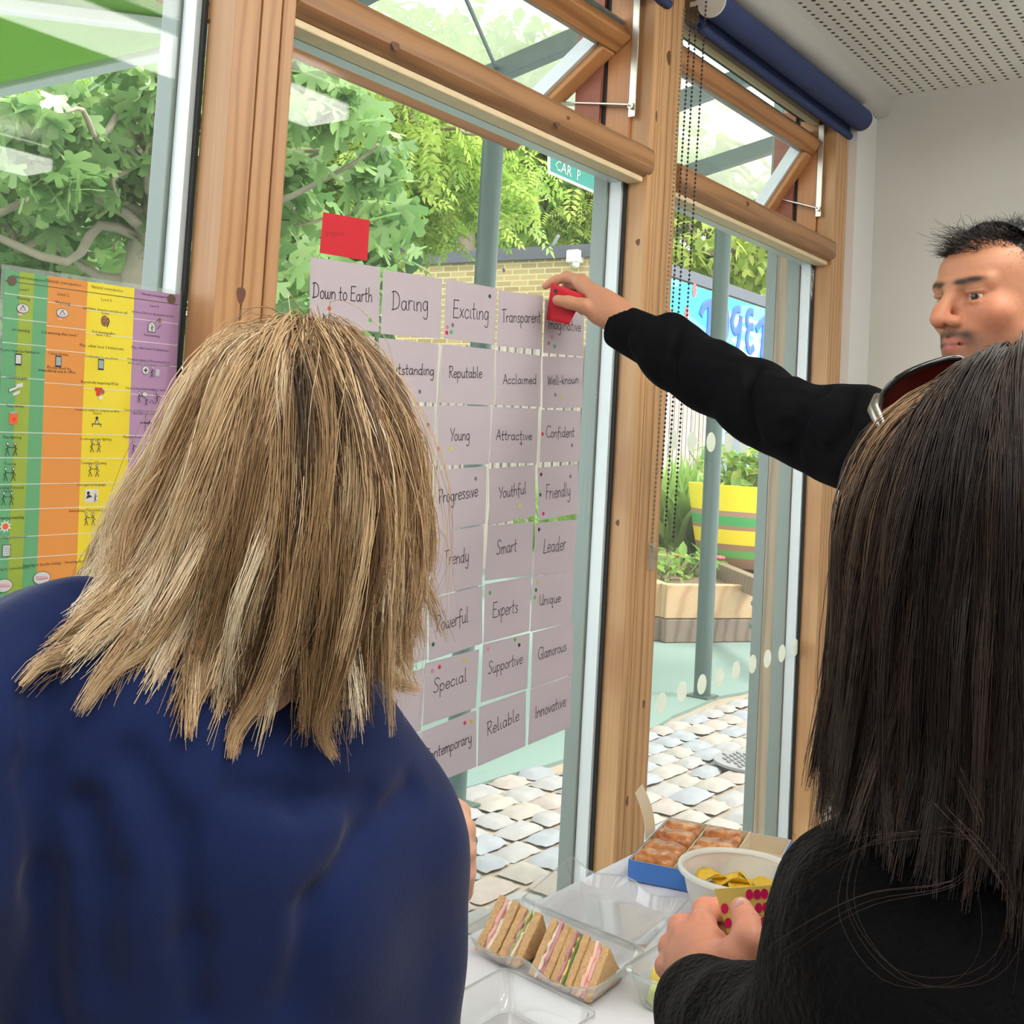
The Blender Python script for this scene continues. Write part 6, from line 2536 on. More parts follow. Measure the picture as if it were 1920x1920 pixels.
# ---- hair
def strands(name, curves, radius, tint, mat, parent, taper=.35):
    """curves: (n, k, 3) polylines; each becomes a tapered three-sided fibre"""
    n, k, _ = curves.shape
    t = np.gradient(curves, axis=1)
    t /= np.linalg.norm(t, axis=2, keepdims=True) + 1e-9
    ref = np.broadcast_to(np.array([.31, -.62, .72]), t.shape)
    u = np.cross(t, ref)
    u /= np.linalg.norm(u, axis=2, keepdims=True) + 1e-9
    w = np.cross(t, u)
    s = np.linspace(0, 1, k)
    r = (np.asarray(radius).reshape(-1, 1) * (1 - (1 - taper) * s ** 3))[:, :, None]
    V = np.stack([curves + r * (math.cos(a) * u + math.sin(a) * w) for a in (0.0, 2.094, 4.189)], 2)   # n,k,3,3
    idx = np.arange(n * k * 3).reshape(n, k, 3)
    Q = []
    for a in range(3):
        b = (a + 1) % 3
        Q.append(np.stack([idx[:, :-1, a], idx[:, :-1, b], idx[:, 1:, b], idx[:, 1:, a]], -1).reshape(-1, 4))
    Q = np.vstack(Q)
    T_ = np.asarray(tint)
    if T_.ndim == 1:
        T_ = np.repeat(T_[:, None], k, 1)
    C = np.repeat(T_.reshape(-1), 3)
    C4 = np.stack([C, C, C, np.ones_like(C)], 1)
    return mesh_obj(name, [(V.reshape(-1, 3), Q)], mat, parent, C4)


def resample(P, k):
    P = smooth2(P, 6)
    d = np.concatenate([[0], np.cumsum(np.linalg.norm(np.diff(P, axis=0), axis=1))])
    s = np.linspace(0, d[-1], k)
    return np.stack([np.interp(s, d, P[:, i]) for i in range(3)], 1)


def hair_fan(guides, locks, per, k, seed, lock_r=.010, fibre_j=.0035, depth=.02, tipvar=.12, curl=.004, centre=None, lo=0.0, hi=1.0):
    """locks interpolated across an ordered fan of guide curves, each a bundle of fibres"""
    r_ = np.random.default_rng(seed)
    G_ = np.array([resample(np.array([at(*q) for q in g]), k) for g in guides])
    m = len(G_)
    out, tid = [], []
    s = np.linspace(0, 1, k)[:, None]
    for i in range(locks):
        t = (lo + (hi - lo) * ((i + r_.random()) / locks)) * (m - 1)
        a = min(int(t), m - 2)
        f = t - a
        f = f * f * (3 - 2 * f) * .4 + f * .6
        base = G_[a] * (1 - f) + G_[a + 1] * f
        # layer: push towards the head centre by a random amount
        lay = r_.random() ** 1.5
        if centre is not None:
            dirc = centre - base
            dirc /= np.linalg.norm(dirc, axis=1)[:, None]
            base = base + dirc * lay * depth * np.minimum(1, s * 4)
        drift = r_.normal(size=3) * lock_r
        wv = r_.normal(size=3) * curl
        ph = r_.random() * 6.28
        fq = 2.0 + r_.random() * 2.5
        lock = base + drift * np.minimum(1, s * 3) + wv * np.sin(fq * s * 3.14 + ph) * s
        L = 1 - tipvar * r_.random()
        for j in range(per):
            o = r_.normal(size=3) * fibre_j
            w2 = r_.normal(size=3) * curl * .5
            spread = (1 - .72 * s ** 1.4)                 # locks gather to a point
            fr = lock + o * spread * np.minimum(1, .35 + s * 3) + w2 * np.sin((2 + r_.random() * 3) * s * 3.14 + ph) * s
            Lj = L * (1 - .10 * r_.random())
            out.append(resample_lin(fr, Lj))
            tid.append((t / (m - 1), lay, r_.normal() * .5 + drift[0] * 20, i))
    return np.array(out), np.array(tid)


def resample_lin(P, L):
    k = len(P)
    x = np.linspace(0, (k - 1) * L, k)
    i = np.minimum(x.astype(int), k - 2)
    f = (x - i)[:, None]
    return P[i] * (1 - f) + P[i + 1] * f


# ------------------------------------------------------------------ person: the woman in the navy shirt (back to us, left)
pw = thing('person', (*at(420, 2200, .95)[:2], 0), 'person with shoulder-length blonde hair and navy shirt seen from behind, left of the cards', 'person')
HB = at(585, 934, .965)
Fb = nrm(WM[2] * .93 + WM[0] * .30 - np.array([0, 0, .30]))
Ub = nrm(np.array([0, 0, 1.0]) + WM[0] * .10)
Ub = nrm(Ub - Fb * (Ub @ Fb))
Lb = np.cross(Ub, Fb)
RB = np.stack([Lb, Fb, Ub], 1)
Vh, Qh = head_surface(.004, True)
Vh = relax(Vh, Qh, 2)
Ch = face_tone(Vh, SK_F, 0.0, S(190, 100, 100), S(140, 104, 76))
VhW = Vh @ RB.T + HB
hipz = .90
HIP = at(390, 2250, .97)
HIP[2] = hipz
TORSO = [((-70, 1420, .80), .078), ((150, 1330, .865), .080), ((450, 1370, .955), .074), ((562, 1430, .985), .072), ((684, 1594, 1.0), .071)]


def bl_body(f, g, sleeves=True):
    pts = [(at(*q), r + g) for q, r in TORSO]
    f.chain(pts, .05)
    up1, up2 = at(230, 1560, .89), at(535, 1640, .96)
    f.cone(up1, HIP + np.array([-.03, .05, .06]), .118 + g, .125 + g, .06)
    f.cone(up2, HIP + np.array([.04, -.04, .06]), .118 + g, .125 + g, .06)
    f.cone(at(400, 1520, .92), HIP, .12 + g, .14 + g, .06)
    f.chain([(pts[-1][0], pts[-1][1]), (at(706, 1780, 1.0), .059 + g), (at(710, 2080, 1.0), .055 + g)], .03)
    f.chain([(pts[0][0], pts[0][1]), (at(-130, 1640, .77), .062 + g), (at(-190, 2080, .77), .052 + g)], .03)


lo = np.minimum(at(-320, 2300, .75), at(900, 1000, 1.1)) - .25
lo[2] = .70
hi = np.maximum(at(-320, 1000, .75), at(950, 1000, 1.15)) + .22
hi[2] = 1.62
fb = Field(lo, hi, .0075)
bl_body(fb, -.028)
fb.cone(at(480, 1330, .955), HB + RB @ np.array([0, -.03, -.10]), .058, .050, .03)
Vt, Qt = fb.mesh()
# forearm and raised hand in front of her chest (only its edge shows)
fh = Field(at(800, 1700, 1.15) - .19, at(800, 1700, 1.15) + .19, .0032)
elb = at(716, 2080, 1.0)
hand = at
fh.chain([(at(770, 1900, 1.09), .034), (at(796, 1760, 1.13), .027)], .02)
fh.chain([(at(796, 1760, 1.13), .027), (at(812, 1660, 1.14), .030), (at(822, 1600, 1.14), .024)], .02)
for ch in ([(822, 1600, 1.14, .0135), (862, 1560, 1.135, .0120), (860, 1525, 1.13, .0110), (832, 1497, 1.125, .0095)],
           [(824, 1625, 1.13, .0135), (868, 1595, 1.12, .0125), (869, 1556, 1.115, .0112), (843, 1530, 1.11, .0095)],
           [(822, 1650, 1.12, .0130), (868, 1634, 1.11, .0120), (870, 1600, 1.105, .0110), (846, 1578, 1.10, .0092)],
           [(818, 1680, 1.115, .0120), (864, 1670, 1.105, .0110), (868, 1642, 1.10, .0100), (848, 1622, 1.095, .0085)],
           [(800, 1670, 1.17, .0160), (828, 1600, 1.18, .0130), (830, 1548, 1.18, .0115), (822, 1515, 1.175, .0100)]):
    fh.chain([(at(*q[:3]), q[3]) for q in ch], .006)
Vf, Qf = fh.mesh()
Vf = relax(Vf, Qf, 1)
body_parts = [(VhW, Qh), (relax(Vt, Qt, 1), Qt), (Vf, Qf)]
# legs
fl_ = Field((HIP[0] - .3, HIP[1] - .3, -.02), (HIP[0] + .32, HIP[1] + .34, 1.0), .012)
for s in (1, -1):
    h_ = HIP + Lb * .085 * s
    fl_.chain([(h_ + np.array([0, 0, -.02]), .085), ((h_[0], h_[1], .48), .052), ((h_[0] - .02, h_[1] - .02, .10), .034), ((h_[0] + Fb[0] * .05, h_[1] + Fb[1] * .05, .04), .03)], .03)
Vl, Ql = fl_.mesh()
body_parts.append((Vl, Ql))
allC = np.vstack([Ch] + [tones(v, SK_F) for v, _ in body_parts[1:]])
mesh_obj('body', body_parts, M['skin'], pw, allC)
eyes((HB, RB), pw, iris=S(90, 110, 120))


def trousers(root, HIP_, L_, F_, mat, shoe):
    f = Field((HIP_[0] - .32, HIP_[1] - .32, .05), (HIP_[0] + .34, HIP_[1] + .36, HIP_[2] + .14), .012)
    f.ell(HIP_ + np.array([0, 0, .0]), (.165, .145, .13), k=.05)
    for s in (1, -1):
        h_ = HIP_ + L_ * .085 * s
        f.chain([(h_ + np.array([0, 0, -.02]), .10), ((h_[0], h_[1], .48), .068), ((h_[0] - .02 * F_[0], h_[1] - .02 * F_[1], .10), .056)], .05)
    f.clip((0, 0, .075), (0, 0, -1))
    f.ripple(folds(5, .003, 30))
    V, Q = f.mesh()
    mesh_obj('trousers', [(relax(V, Q, 1), Q)], mat, root)
    for s in (1, -1):
        h_ = HIP_ + L_ * .085 * s
        c0_ = np.array([h_[0] - F_[0] * .05, h_[1] - F_[1] * .05, .045])
        c1_ = c0_ + np.array([F_[0], F_[1], 0]) * .19
        f = Field(np.minimum(c0_, c1_) - .08, np.maximum(c0_, c1_) + np.array([.08, .08, .09]), .008)
        f.chain([(c0_, .042), ((c0_ + c1_) / 2, .045), (c1_, .034)], .02)
        f.cone(c0_, c0_ + np.array([0, 0, .06]), .042, .038, .02)
        f.clip((0, 0, 0.004), (0, 0, -1))
        V, Q = f.mesh()
        mesh_obj('shoe', [(relax(V, Q, 1), Q)], shoe, root)


M['denim'] = plain('dark_denim', S(44, 52, 70), .8, noise=.1, nscale=200)
M['shoe'] = plain('dark_shoe', S(46, 44, 46), .6)
trousers(pw, HIP, Lb, Fb, M['denim'], M['shoe'])
# navy shirt
fs_ = Field(lo, hi, .0055)
bl_body(fs_, .004)
fs_.cone(at(480, 1340, .955), at(490, 1292, .955), .070, .060, .03)
fs_.ripple(folds(3, .0055, 14, (1, 1, .7)))
fs_.ripple(folds(9, .0030, 34, (1, 1, .5)))
# armhole crease down the left and diagonal drag lines across the back
for path, rr in (([(150, 1108), (108, 1180), (80, 1300), (66, 1450), (78, 1650), (100, 1900)], .0045), ([(250, 1420), (330, 1560), (360, 1760), (370, 1900)], .0045), ([(770, 1480), (680, 1560), (590, 1700), (550, 1880)], .005),
                 ([(690, 1490), (560, 1500), (450, 1480)], .004), ([(160, 1500), (200, 1650), (190, 1850)], .004)):
    P_ = [fs_.trace(u, v, .55, 1.3) for u, v in path]
    fs_.chain([(p_, rr) for p_ in P_], .022, op='sub')
fs_.clip((0, 0, .80), (0, 0, -1))
Vs_, Qs_ = fs_.mesh()
M['navy'] = plain('navy_jersey', S(19, 33, 76), .85, spec=.15, noise=.10, nscale=420, bump=.12, sheen=.1)
mesh_obj('shirt', [(relax(Vs_, Qs_, 1), Qs_)], M['navy'], pw)
# ring on the hand
rp_ = at(868, 1576, 1.118)
rg = MB()
a_ = np.linspace(0, 2 * math.pi, 25)
ax = nrm(at(869, 1556, 1.115) - at(868, 1595, 1.12))
e1_ = nrm(np.cross(ax, WM[2]))
e2_ = np.cross(ax, e1_)
rg.tube([rp_ + .0132 * (math.cos(t) * e1_ + math.sin(t) * e2_) for t in a_], .0014, 6, cap=False)
rgo = rg.build('finger_ring', plain('silver', S(190, 190, 195), .2, metal=1), smooth=180)
tag(rgo, 'thin silver ring on the finger showing beside the navy sleeve', 'ring')

GB = [
    [(600, 612, .985), (660, 640, 1.0), (735, 760, 1.02), (772, 900, 1.03), (782, 1040, 1.03), (780, 1180, 1.02)],
    [(592, 614, .955), (655, 642, .955), (725, 745, .955), (770, 880, .955), (782, 1020, .95), (782, 1140, .945), (770, 1262, .94)],
    [(596, 618, .925), (665, 700, .91), (738, 830, .90), (766, 1000, .90), (768, 1140, .90), (745, 1225, .895), (800, 1300, .89)],
    [(590, 622, .91), (660, 725, .88), (718, 880, .87), (735, 1040, .868), (722, 1180, .87), (702, 1280, .87), (722, 1372, .87)],
    [(585, 625, .90), (650, 730, .865), (690, 890, .85), (690, 1060, .848), (665, 1220, .85), (645, 1320, .85), (634, 1432, .85)],
    [(580, 625, .892), (620, 740, .855), (640, 900, .835), (622, 1060, .83), (602, 1200, .835), (592, 1330, .84), (622, 1440, .845)],
    [(575, 625, .89), (590, 740, .85), (590, 900, .83), (570, 1060, .828), (545, 1200, .83), (520, 1320, .835), (494, 1446, .84)],
    [(566, 625, .89), (550, 730, .85), (545, 900, .826), (520, 1060, .822), (490, 1180, .83), (456, 1290, .83), (424, 1440, .835)],
    [(560, 622, .895), (520, 720, .85), (488, 900, .828), (452, 1060, .825), (418, 1200, .83), (385, 1300, .835), (360, 1425, .84)],
    [(555, 620, .90), (490, 700, .855), (438, 880, .835), (390, 1050, .83), (332, 1200, .835), (290, 1290, .84), (252, 1385, .85)],
    [(550, 620, .91), (460, 680, .87), (400, 850, .85), (340, 1010, .845), (262, 1170, .85), (192, 1270, .85), (132, 1368, .85)],
    [(545, 620, .93), (440, 660, .90), (360, 800, .88), (300, 960, .87), (230, 1110, .87), (160, 1180, .87), (92, 1215, .87), (20, 1300, .87)],
    [(540, 622, .95), (430, 640, .945), (340, 760, .93), (272, 900, .92), (210, 1000, .92), (180, 1060, .925), (176, 1165, .93)],
    [(545, 618, .98), (430, 650, 1.0), (350, 790, 1.01), (290, 930, 1.01), (240, 1050, 1.0), (210, 1130, .99)],
]
for g in GB:
    for i, (u, v, d) in enumerate(g):
        if v > 1060:
            dd = float((fs_.trace(u, v, .55, 1.4) - CAM) @ WM[2])
            g[i] = (u, v, min(d, dd - .006))
for i, g in enumerate(GB):        # the parting runs forward over the crown
    f_ = i / (len(GB) - 1)
    g[0] = (g[0][0] + 22 - 44 * f_, g[0][1] + 8, g[0][2])
    g.insert(0, (640 - 100 * f_, 652 - 12 * math.sin(math.pi * f_), 1.0 + .015 * math.sin(i * 1.7)))
# mass beneath the fibres
def hair_mass(guides, h, r0, r1, mat, parent, ctr, head_r, inset=.012, stop=.72, name='hair_base'):
    P_ = []
    for g in guides:
        q = resample(np.array([at(*z) for z in g]), 12)
        d = ctr - q
        q = q + d / np.linalg.norm(d, axis=1)[:, None] * inset
        P_.append(q[: int(12 * stop)])
    A_ = np.vstack(P_)
    f = Field(np.minimum(A_.min(0), ctr - .13) - .04, np.maximum(A_.max(0), ctr + .13) + .04, h)
    f.ell(ctr, head_r[0], head_r[1], k=.03)
    for q in P_:
        n = len(q)
        f.chain([(q[i], r0 + (r1 - r0) * i / (n - 1)) for i in range(n)], .02)
    V, Q = f.mesh()
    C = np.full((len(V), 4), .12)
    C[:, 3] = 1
    return mesh_obj(name, [(relax(V, Q, 2), Q)], mat, parent, C)


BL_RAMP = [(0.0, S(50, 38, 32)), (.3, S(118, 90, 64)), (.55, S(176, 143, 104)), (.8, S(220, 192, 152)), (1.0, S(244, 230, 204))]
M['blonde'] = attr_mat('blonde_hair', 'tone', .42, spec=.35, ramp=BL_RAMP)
ctrB = HB + RB @ np.array([0, -.028, .046])
cur, tid = hair_fan(GB, 420, 40, 16, 11, lock_r=.0085, fibre_j=.0046, depth=.035, tipvar=.24, curl=.0085, centre=ctrB)
k_ = cur.shape[1]
s_ = np.linspace(0, 1, k_)[None]
lockt = np.random.default_rng(5).normal(size=500) * .21
edge_l = np.abs(tid[:, 0] - .42) * 1.1
tn = .50 - .22 * np.exp(-(s_ / .16) ** 2) + lockt[tid[:, 3].astype(int)][:, None] + .07 * tid[:, 2][:, None] + .26 * s_ + .55 * np.clip(tid[:, 0][:, None] - .5, 0, 1) * np.minimum(1, s_ * 2.5) - .34 * np.exp(-((tid[:, 0][:, None] - .45) / .035) ** 2) * np.clip((s_ - .2) / .2, 0, 1) - .2 * np.exp(-((tid[:, 0][:, None] - .28) / .03) ** 2) - .34 * tid[:, 1][:, None] * (1 - .4 * s_)  # dark bands paint the shadow gaps between locks into the tint
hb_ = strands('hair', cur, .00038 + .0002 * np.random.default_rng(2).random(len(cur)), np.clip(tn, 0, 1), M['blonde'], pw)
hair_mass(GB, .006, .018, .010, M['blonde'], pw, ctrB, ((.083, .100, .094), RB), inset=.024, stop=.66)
# loose flyaways and flicked ends
cur, tid = hair_fan(GB, 90, 4, 18, 21, lock_r=.014, fibre_j=.008, depth=.0, tipvar=.25, curl=.012, centre=ctrB)
strands('flyaway_hair', cur, np.full(len(cur), .00032), np.clip(.62 + .2 * tid[:, 2], 0, 1), M['blonde'], pw)

# separate locks that flick out at the ends
LOCKS = [[(420, 800, .86), (330, 1000, .85), (250, 1130, .85), (160, 1210, .84), (85, 1236, .84), (34, 1290, .84)],
         [(430, 850, .84), (370, 1050, .83), (285, 1200, .83), (205, 1262, .83), (150, 1340, .83)],
         [(470, 900, .83), (430, 1100, .825), (392, 1240, .825), (357, 1330, .83), (354, 1390, .83)],
         [(560, 950, .825), (540, 1150, .82), (492, 1290, .82), (442, 1370, .82), (432, 1424, .825)],
         [(650, 950, .84), (650, 1150, .835), (622, 1290, .835), (602, 1370, .835), (630, 1428, .84)],
         [(740, 900, .88), (735, 1080, .875), (702, 1210, .875), (722, 1268, .88), (786, 1294, .89)],
         [(300, 900, .90), (240, 1050, .89), (200, 1130, .88), (130, 1190, .87), (95, 1205, .86)]]
r_ = np.random.default_rng(61)
for li, g in enumerate(LOCKS):
    g2 = []
    for (u, v, d) in g:
        dd = float((fs_.trace(u, v, .55, 1.4) - CAM) @ WM[2]) if v > 1060 else 9
        g2.append((u, v, min(d, dd - .012)))
    base = resample(np.array([at(*q) for q in g2]), 18)
    s_ = np.linspace(0, 1, 18)[:, None]
    fib = []
    for j in range(150):
        o = r_.normal(size=3) * .0042
        fib.append(resample_lin(base + o * np.sin(np.pi * (.12 + .80 * s_)) + r_.normal(size=3) * .002 * s_, 1 - .1 * r_.random()))
    strands('hair_lock', np.array(fib), .0003 + .0002 * r_.random(150), np.clip(.62 + .10 * (li < 2) + .08 * r_.normal(size=150), 0, 1)[:, None] * (.72 + .32 * s_.T), M['blonde'], pw)

# ------------------------------------------------------------------ person: the man in the black sweatshirt reaching to the cards
EYE = at(1824, 556, 1.62)
Fm = nrm(-WM[0] * .925 - WM[2] * .36 + np.array([0, 0, .02]))
Um = nrm(np.array([0, 0, 1.0]) - Fm * Fm[2])
Lm = np.cross(Um, Fm)
RM_ = np.stack([Lm, Fm, Um], 1)
HM = EYE - RM_ @ np.array([.032, .086, .0])
mn = thing('person', (*at(1930, 1400, 1.75)[:2], 0), 'person with short dark hair in a black sweatshirt reaching a red note to the cards', 'person')
def low_crown(P):
    P = np.array(P, float)
    z = P[..., 2]
    P[..., 2] = np.where(z > .03, .03 + (z - .03) * .74, z)
    return P


Vh, Qh = head_surface(.0024, False, 1.08)
Vh = low_crown(relax(Vh, Qh, 2, .45))
Ch = face_tone(Vh, SK_M, .85, S(178, 104, 94), S(46, 34, 30), .38)
VhW = Vh @ RM_.T + HM
HIPM = HM + np.array([.05, -.04, 0])
HIPM[2] = 1.0
SHN = at(1712, 850, 1.84)              # reaching shoulder
NB = HM + RM_ @ np.array([0, -.045, -.20])
SHF = NB + (NB - SHN) * np.array([.9, .9, 0]) + np.array([0, 0, -.05])
ELB = at(1425, 760, 2.09)
WR = at(1166, 598, 2.33)


def man_body(f, g, tor=True):
    f.chain([(SHN, .066 + g), (NB + np.array([0, 0, -.05]), .074 + g), (SHF, .068 + g)], .05)
    if tor:
        for s in (.55, -.55):
            b_ = NB + (SHN - NB) * .55 if s > 0 else NB + (SHF - NB) * .55
            f.cone(b_ + np.array([0, 0, -.13]), HIPM + (b_ - NB) * .35 + np.array([0, 0, .04]), .115 + g, .115 + g, .06)
    f.chain([(SHF, .066 + g), (SHF + np.array([.03, -.04, -.30]), .05 + g), (SHF + np.array([-.02, .06, -.53]), .036 + g)], .03)


lo = np.minimum(np.minimum(SHF, SHN), HIPM) - .2
lo[2] = .88
hi = np.maximum(np.maximum(SHF, SHN), HIPM) + .2
hi[2] = NB[2] + .10
fm = Field(lo, hi, .009)
man_body(fm, -.028)
fm.cone(NB + np.array([0, 0, -.04]), HM + RM_ @ np.array([0, -.03, -.12]), .060, .056, .03)
Vt, Qt = fm.mesh()
# arm and hand
fa = Field(np.minimum(np.minimum(SHN, WR), ELB) - .09, np.maximum(np.maximum(SHN, WR), ELB) + .09, .008)
fa.chain([(SHN, .055), (ELB, .042), (WR, .029)], .02)
Va, Qa = fa.mesh()
c_ = at(1095, 560, 2.38)
fh = Field(c_ - np.array([.13, .12, .10]), c_ + np.array([.13, .12, .10]), .0021)
P3 = lambda *q: (at(*q[:3]), q[3])
fh.chain([P3(1205, 612, 2.29, .031), P3(1168, 596, 2.328, .028), P3(1132, 570, 2.345, .027)], .015)
fh.chain([P3(1150, 585, 2.33, .026), P3(1090, 531, 2.375, .0165)], .02)
fh.chain([P3(1150, 582, 2.345, .024), P3(1096, 540, 2.405, .0150)], .02)
fh.chain([P3(1150, 588, 2.35, .024), P3(1103, 556, 2.425, .0140)], .02)
fh.chain([P3(1160, 600, 2.325, .026), P3(1122, 590, 2.335, .0200)], .02)
HAND_M = [[(1091, 526, 2.375, .0132), (1062, 519, 2.40, .0112), (1039, 527, 2.41, .0098), (1022, 536, 2.412, .0080)],
          [(1096, 532, 2.40, .0130), (1064, 534, 2.43, .0112), (1058, 553, 2.425, .0100), (1066, 568, 2.405, .0090)],
          [(1099, 544, 2.42, .0122), (1072, 549, 2.45, .0106), (1070, 567, 2.435, .0096), (1080, 577, 2.41, .0086)],
          [(1103, 556, 2.43, .0112), (1085, 562, 2.455, .0092), (1083, 576, 2.44, .0086), (1092, 584, 2.42, .0080)],
          [(1122, 589, 2.335, .0185), (1094, 573, 2.33, .0148), (1067, 567, 2.336, .0128), (1046, 563, 2.347, .0112)]]
for ch in HAND_M:
    fh.chain([P3(*q) for q in ch], .007)
Vf, Qf = fh.mesh()
parts_ = [(VhW, Qh), (relax(Vt, Qt, 1), Qt), (Va, Qa), (relax(Vf, Qf, 1), Qf)]
fl_ = Field((HIPM[0] - .3, HIPM[1] - .3, -.02), (HIPM[0] + .3, HIPM[1] + .3, 1.08), .012)
for s in (1, -1):
    h_ = HIPM + Lm * .09 * s
    fl_.chain([(h_ + np.array([0, 0, -.02]), .085), ((h_[0], h_[1], .50), .055), ((h_[0], h_[1], .10), .036), ((h_[0] + Fm[0] * .08, h_[1] + Fm[1] * .08, .04), .03)], .03)
parts_.append(fl_.mesh())
skm = np.array(S(196, 142, 112))
Cm = [Ch] + [tones(v, SK_M) for v, _ in parts_[1:3]] + [tones(parts_[3][0], skm), tones(parts_[4][0], SK_M)]
# fingernails and redder fingertips on the visible hand
Cm[3] = Cm[3] * (1 - .25 * np.exp(-((parts_[3][0] - at(1040, 540, 2.4)) ** 2).sum(1) / .03 ** 2))[:, None] + np.array(S(206, 120, 100)) * (.25 * np.exp(-((parts_[3][0] - at(1040, 540, 2.4)) ** 2).sum(1) / .03 ** 2))[:, None]
mesh_obj('body', parts_, M['skin'], mn, np.vstack(Cm))
eyes((HM, RM_), mn, look=(.28, .96, .02))
trousers(mn, HIPM, Lm, Fm, M['denim'], M['shoe'])
# sweatshirt
M['black_knit'] = plain('black_sweatshirt', S(13, 14, 18), .9, spec=.1, noise=.2, nscale=300, bump=.1)
lo2 = np.minimum(lo, np.minimum(WR, ELB) - .10)
hi2 = np.maximum(hi, np.maximum(WR, ELB) + .10)
hi2[2] = max(hi2[2], WR[2] + .1)
fw = Field(lo2, hi2, .0065)
man_body(fw, .006)
A_ = lambda u, v, d, r: (at(u, v, d), r)
fw.chain([A_(1712, 850, 1.84, .080), A_(1600, 826, 1.93, .079), A_(1500, 795, 2.02, .072), A_(1420, 757, 2.10, .068), A_(1330, 708, 2.18, .066), A_(1262, 665, 2.245, .060), A_(1228, 643, 2.275, .056)], .03)
for (u, v, d, r) in ((1250, 612, 2.24, .014), (1262, 606, 2.235, .012), (1345, 655, 2.16, .014), (1618, 758, 1.9, .024), (1565, 752, 1.96, .018), (1390, 690, 2.1, .016), (1490, 722, 2.0, .015)):
    fw.ell(at(u, v, d), (r, r, r), k=.03)
fw.ripple(folds(17, .0036, 30))
fw.ripple(folds(23, .0018, 62))
for path, rr in (([(1545, 735), (1500, 790), (1490, 850)], .007), ([(1600, 738), (1585, 800), (1555, 860)], .006), ([(1420, 690), (1400, 760), (1420, 820)], .005), ([(1275, 615), (1262, 660), (1270, 720)], .005), ([(1470, 800), (1540, 850)], .005)):
    P_ = [fw.trace(u, v, 1.4, 2.6) for u, v in path]
    fw.chain([(p_, rr) for p_ in P_], .02, op='sub')
fw.clip((0, 0, .92), (0, 0, -1))
Vs_, Qs_ = fw.mesh()
sweat = mesh_obj('sweatshirt', [(relax(Vs_, Qs_, 1), Qs_)], M['black_knit'], mn)
# ribbed cuff
cf = MB()
c0_, c1_ = at(1160, 611, 2.335), at(1232, 646, 2.272)
axc = nrm(c1_ - c0_)
e1_ = nrm(np.cross(axc, (0, 0, 1)))
e2_ = np.cross(axc, e1_)
ringp = []
SG = 64
for (t, r) in ((-.0, .040), (.0, .0445), (.25, .0475), (.6, .0495), (.95, .0520), (1.06, .050)):
    ringp.append([c0_ + (c1_ - c0_) * t + (r + .0006 * (k % 2)) * (math.cos(2 * math.pi * k / SG) * e1_ + math.sin(2 * math.pi * k / SG) * e2_) for k in range(SG)])
vs = [q for r_ in ringp for q in r_]
fs = [(i * SG + k, i * SG + (k + 1) % SG, (i + 1) * SG + (k + 1) % SG, (i + 1) * SG + k) for i in range(len(ringp) - 1) for k in range(SG)]
cf.add(vs, fs)
cf.build('ribbed_cuff', M['black_knit'], sweat, smooth=180)
# short dark hair
M['dark_hair'] = attr_mat('dark_hair', 'tone', .4, spec=.4, ramp=[(0, S(18, 15, 15)), (.6, S(44, 36, 34)), (1, S(98, 84, 78))])
r_ = np.random.default_rng(31)
n_ = 9000
dv = r_.normal(size=(n_, 3))
dv /= np.linalg.norm(dv, axis=1)[:, None]
Pc = np.array([0, -.018, .045]) + dv * np.array([.077, .099, .087])
# hairline: above the forehead, in front of the ears, down to the nape
lim = np.where(Pc[:, 1] > .02, .075 + .25 * (Pc[:, 1] - .02) * (Pc[:, 1] < .06), np.where(Pc[:, 1] > -.03, .0, -.07))
side = np.abs(Pc[:, 0]) > .055
keep = (Pc[:, 2] > lim) | (side & (Pc[:, 1] < .045) & (Pc[:, 2] > .025) & (Pc[:, 1] > .01))
Pc, dv, side = Pc[keep], dv[keep], side[keep]
n_ = len(Pc)
top = np.clip((Pc[:, 2] - .085) / .03, 0, 1)
ln = np.where(side & (Pc[:, 2] < .085), .005, .010 + .011 * top) * (.7 + .6 * r_.random(n_))
front = np.clip((Pc[:, 1] - .03) / .04, 0, 1)
k_ = 8
s_ = np.linspace(0, 1, k_)[None, :, None]
tang = np.array([0, 1, .15])[None] * (.35 + .7 * front[:, None]) + r_.normal(size=(n_, 3)) * .45
ph = r_.random((n_, 1, 1)) * 6.28
ln = ln * (1 + .9 * (front > .45) * (~side))
cu = r_.normal(size=(n_, 1, 3)) * .0048 * (.25 + top[:, None, None] + 1.1 * front[:, None, None])
cur = Pc[:, None] + dv[:, None] * (ln[:, None, None] * (s_ - .35 * s_ ** 2)) + tang[:, None] * (ln[:, None, None] * .8 * s_ ** 1.6) + cu * np.sin(5 * s_ + ph) * s_
cur = low_crown(cur) @ RM_.T + HM
strands('hair', cur, np.full(n_, .00045), np.clip(.3 + .25 * r_.normal(size=n_), 0, 1), M['dark_hair'], mn)
# cap of hair close to the scalp
fcap = Field((-.1, -.13, -.06), (.1, .11, .16), .004)
fcap.ell((0, -.018, .045), (.0785, .1005, .0895), k=.01)
fcap.clip((0, .045, .082), (0, .78, -.62))
fcap.clip((0, -.03, -.02), (0, .85, -.53))
V, Q = fcap.mesh()
Cc = np.full((len(V), 4), .05)
mesh_obj('hair_base', [(low_crown(relax(V, Q, 1)) @ RM_.T + HM, Q)], M['dark_hair'], mn, Cc)
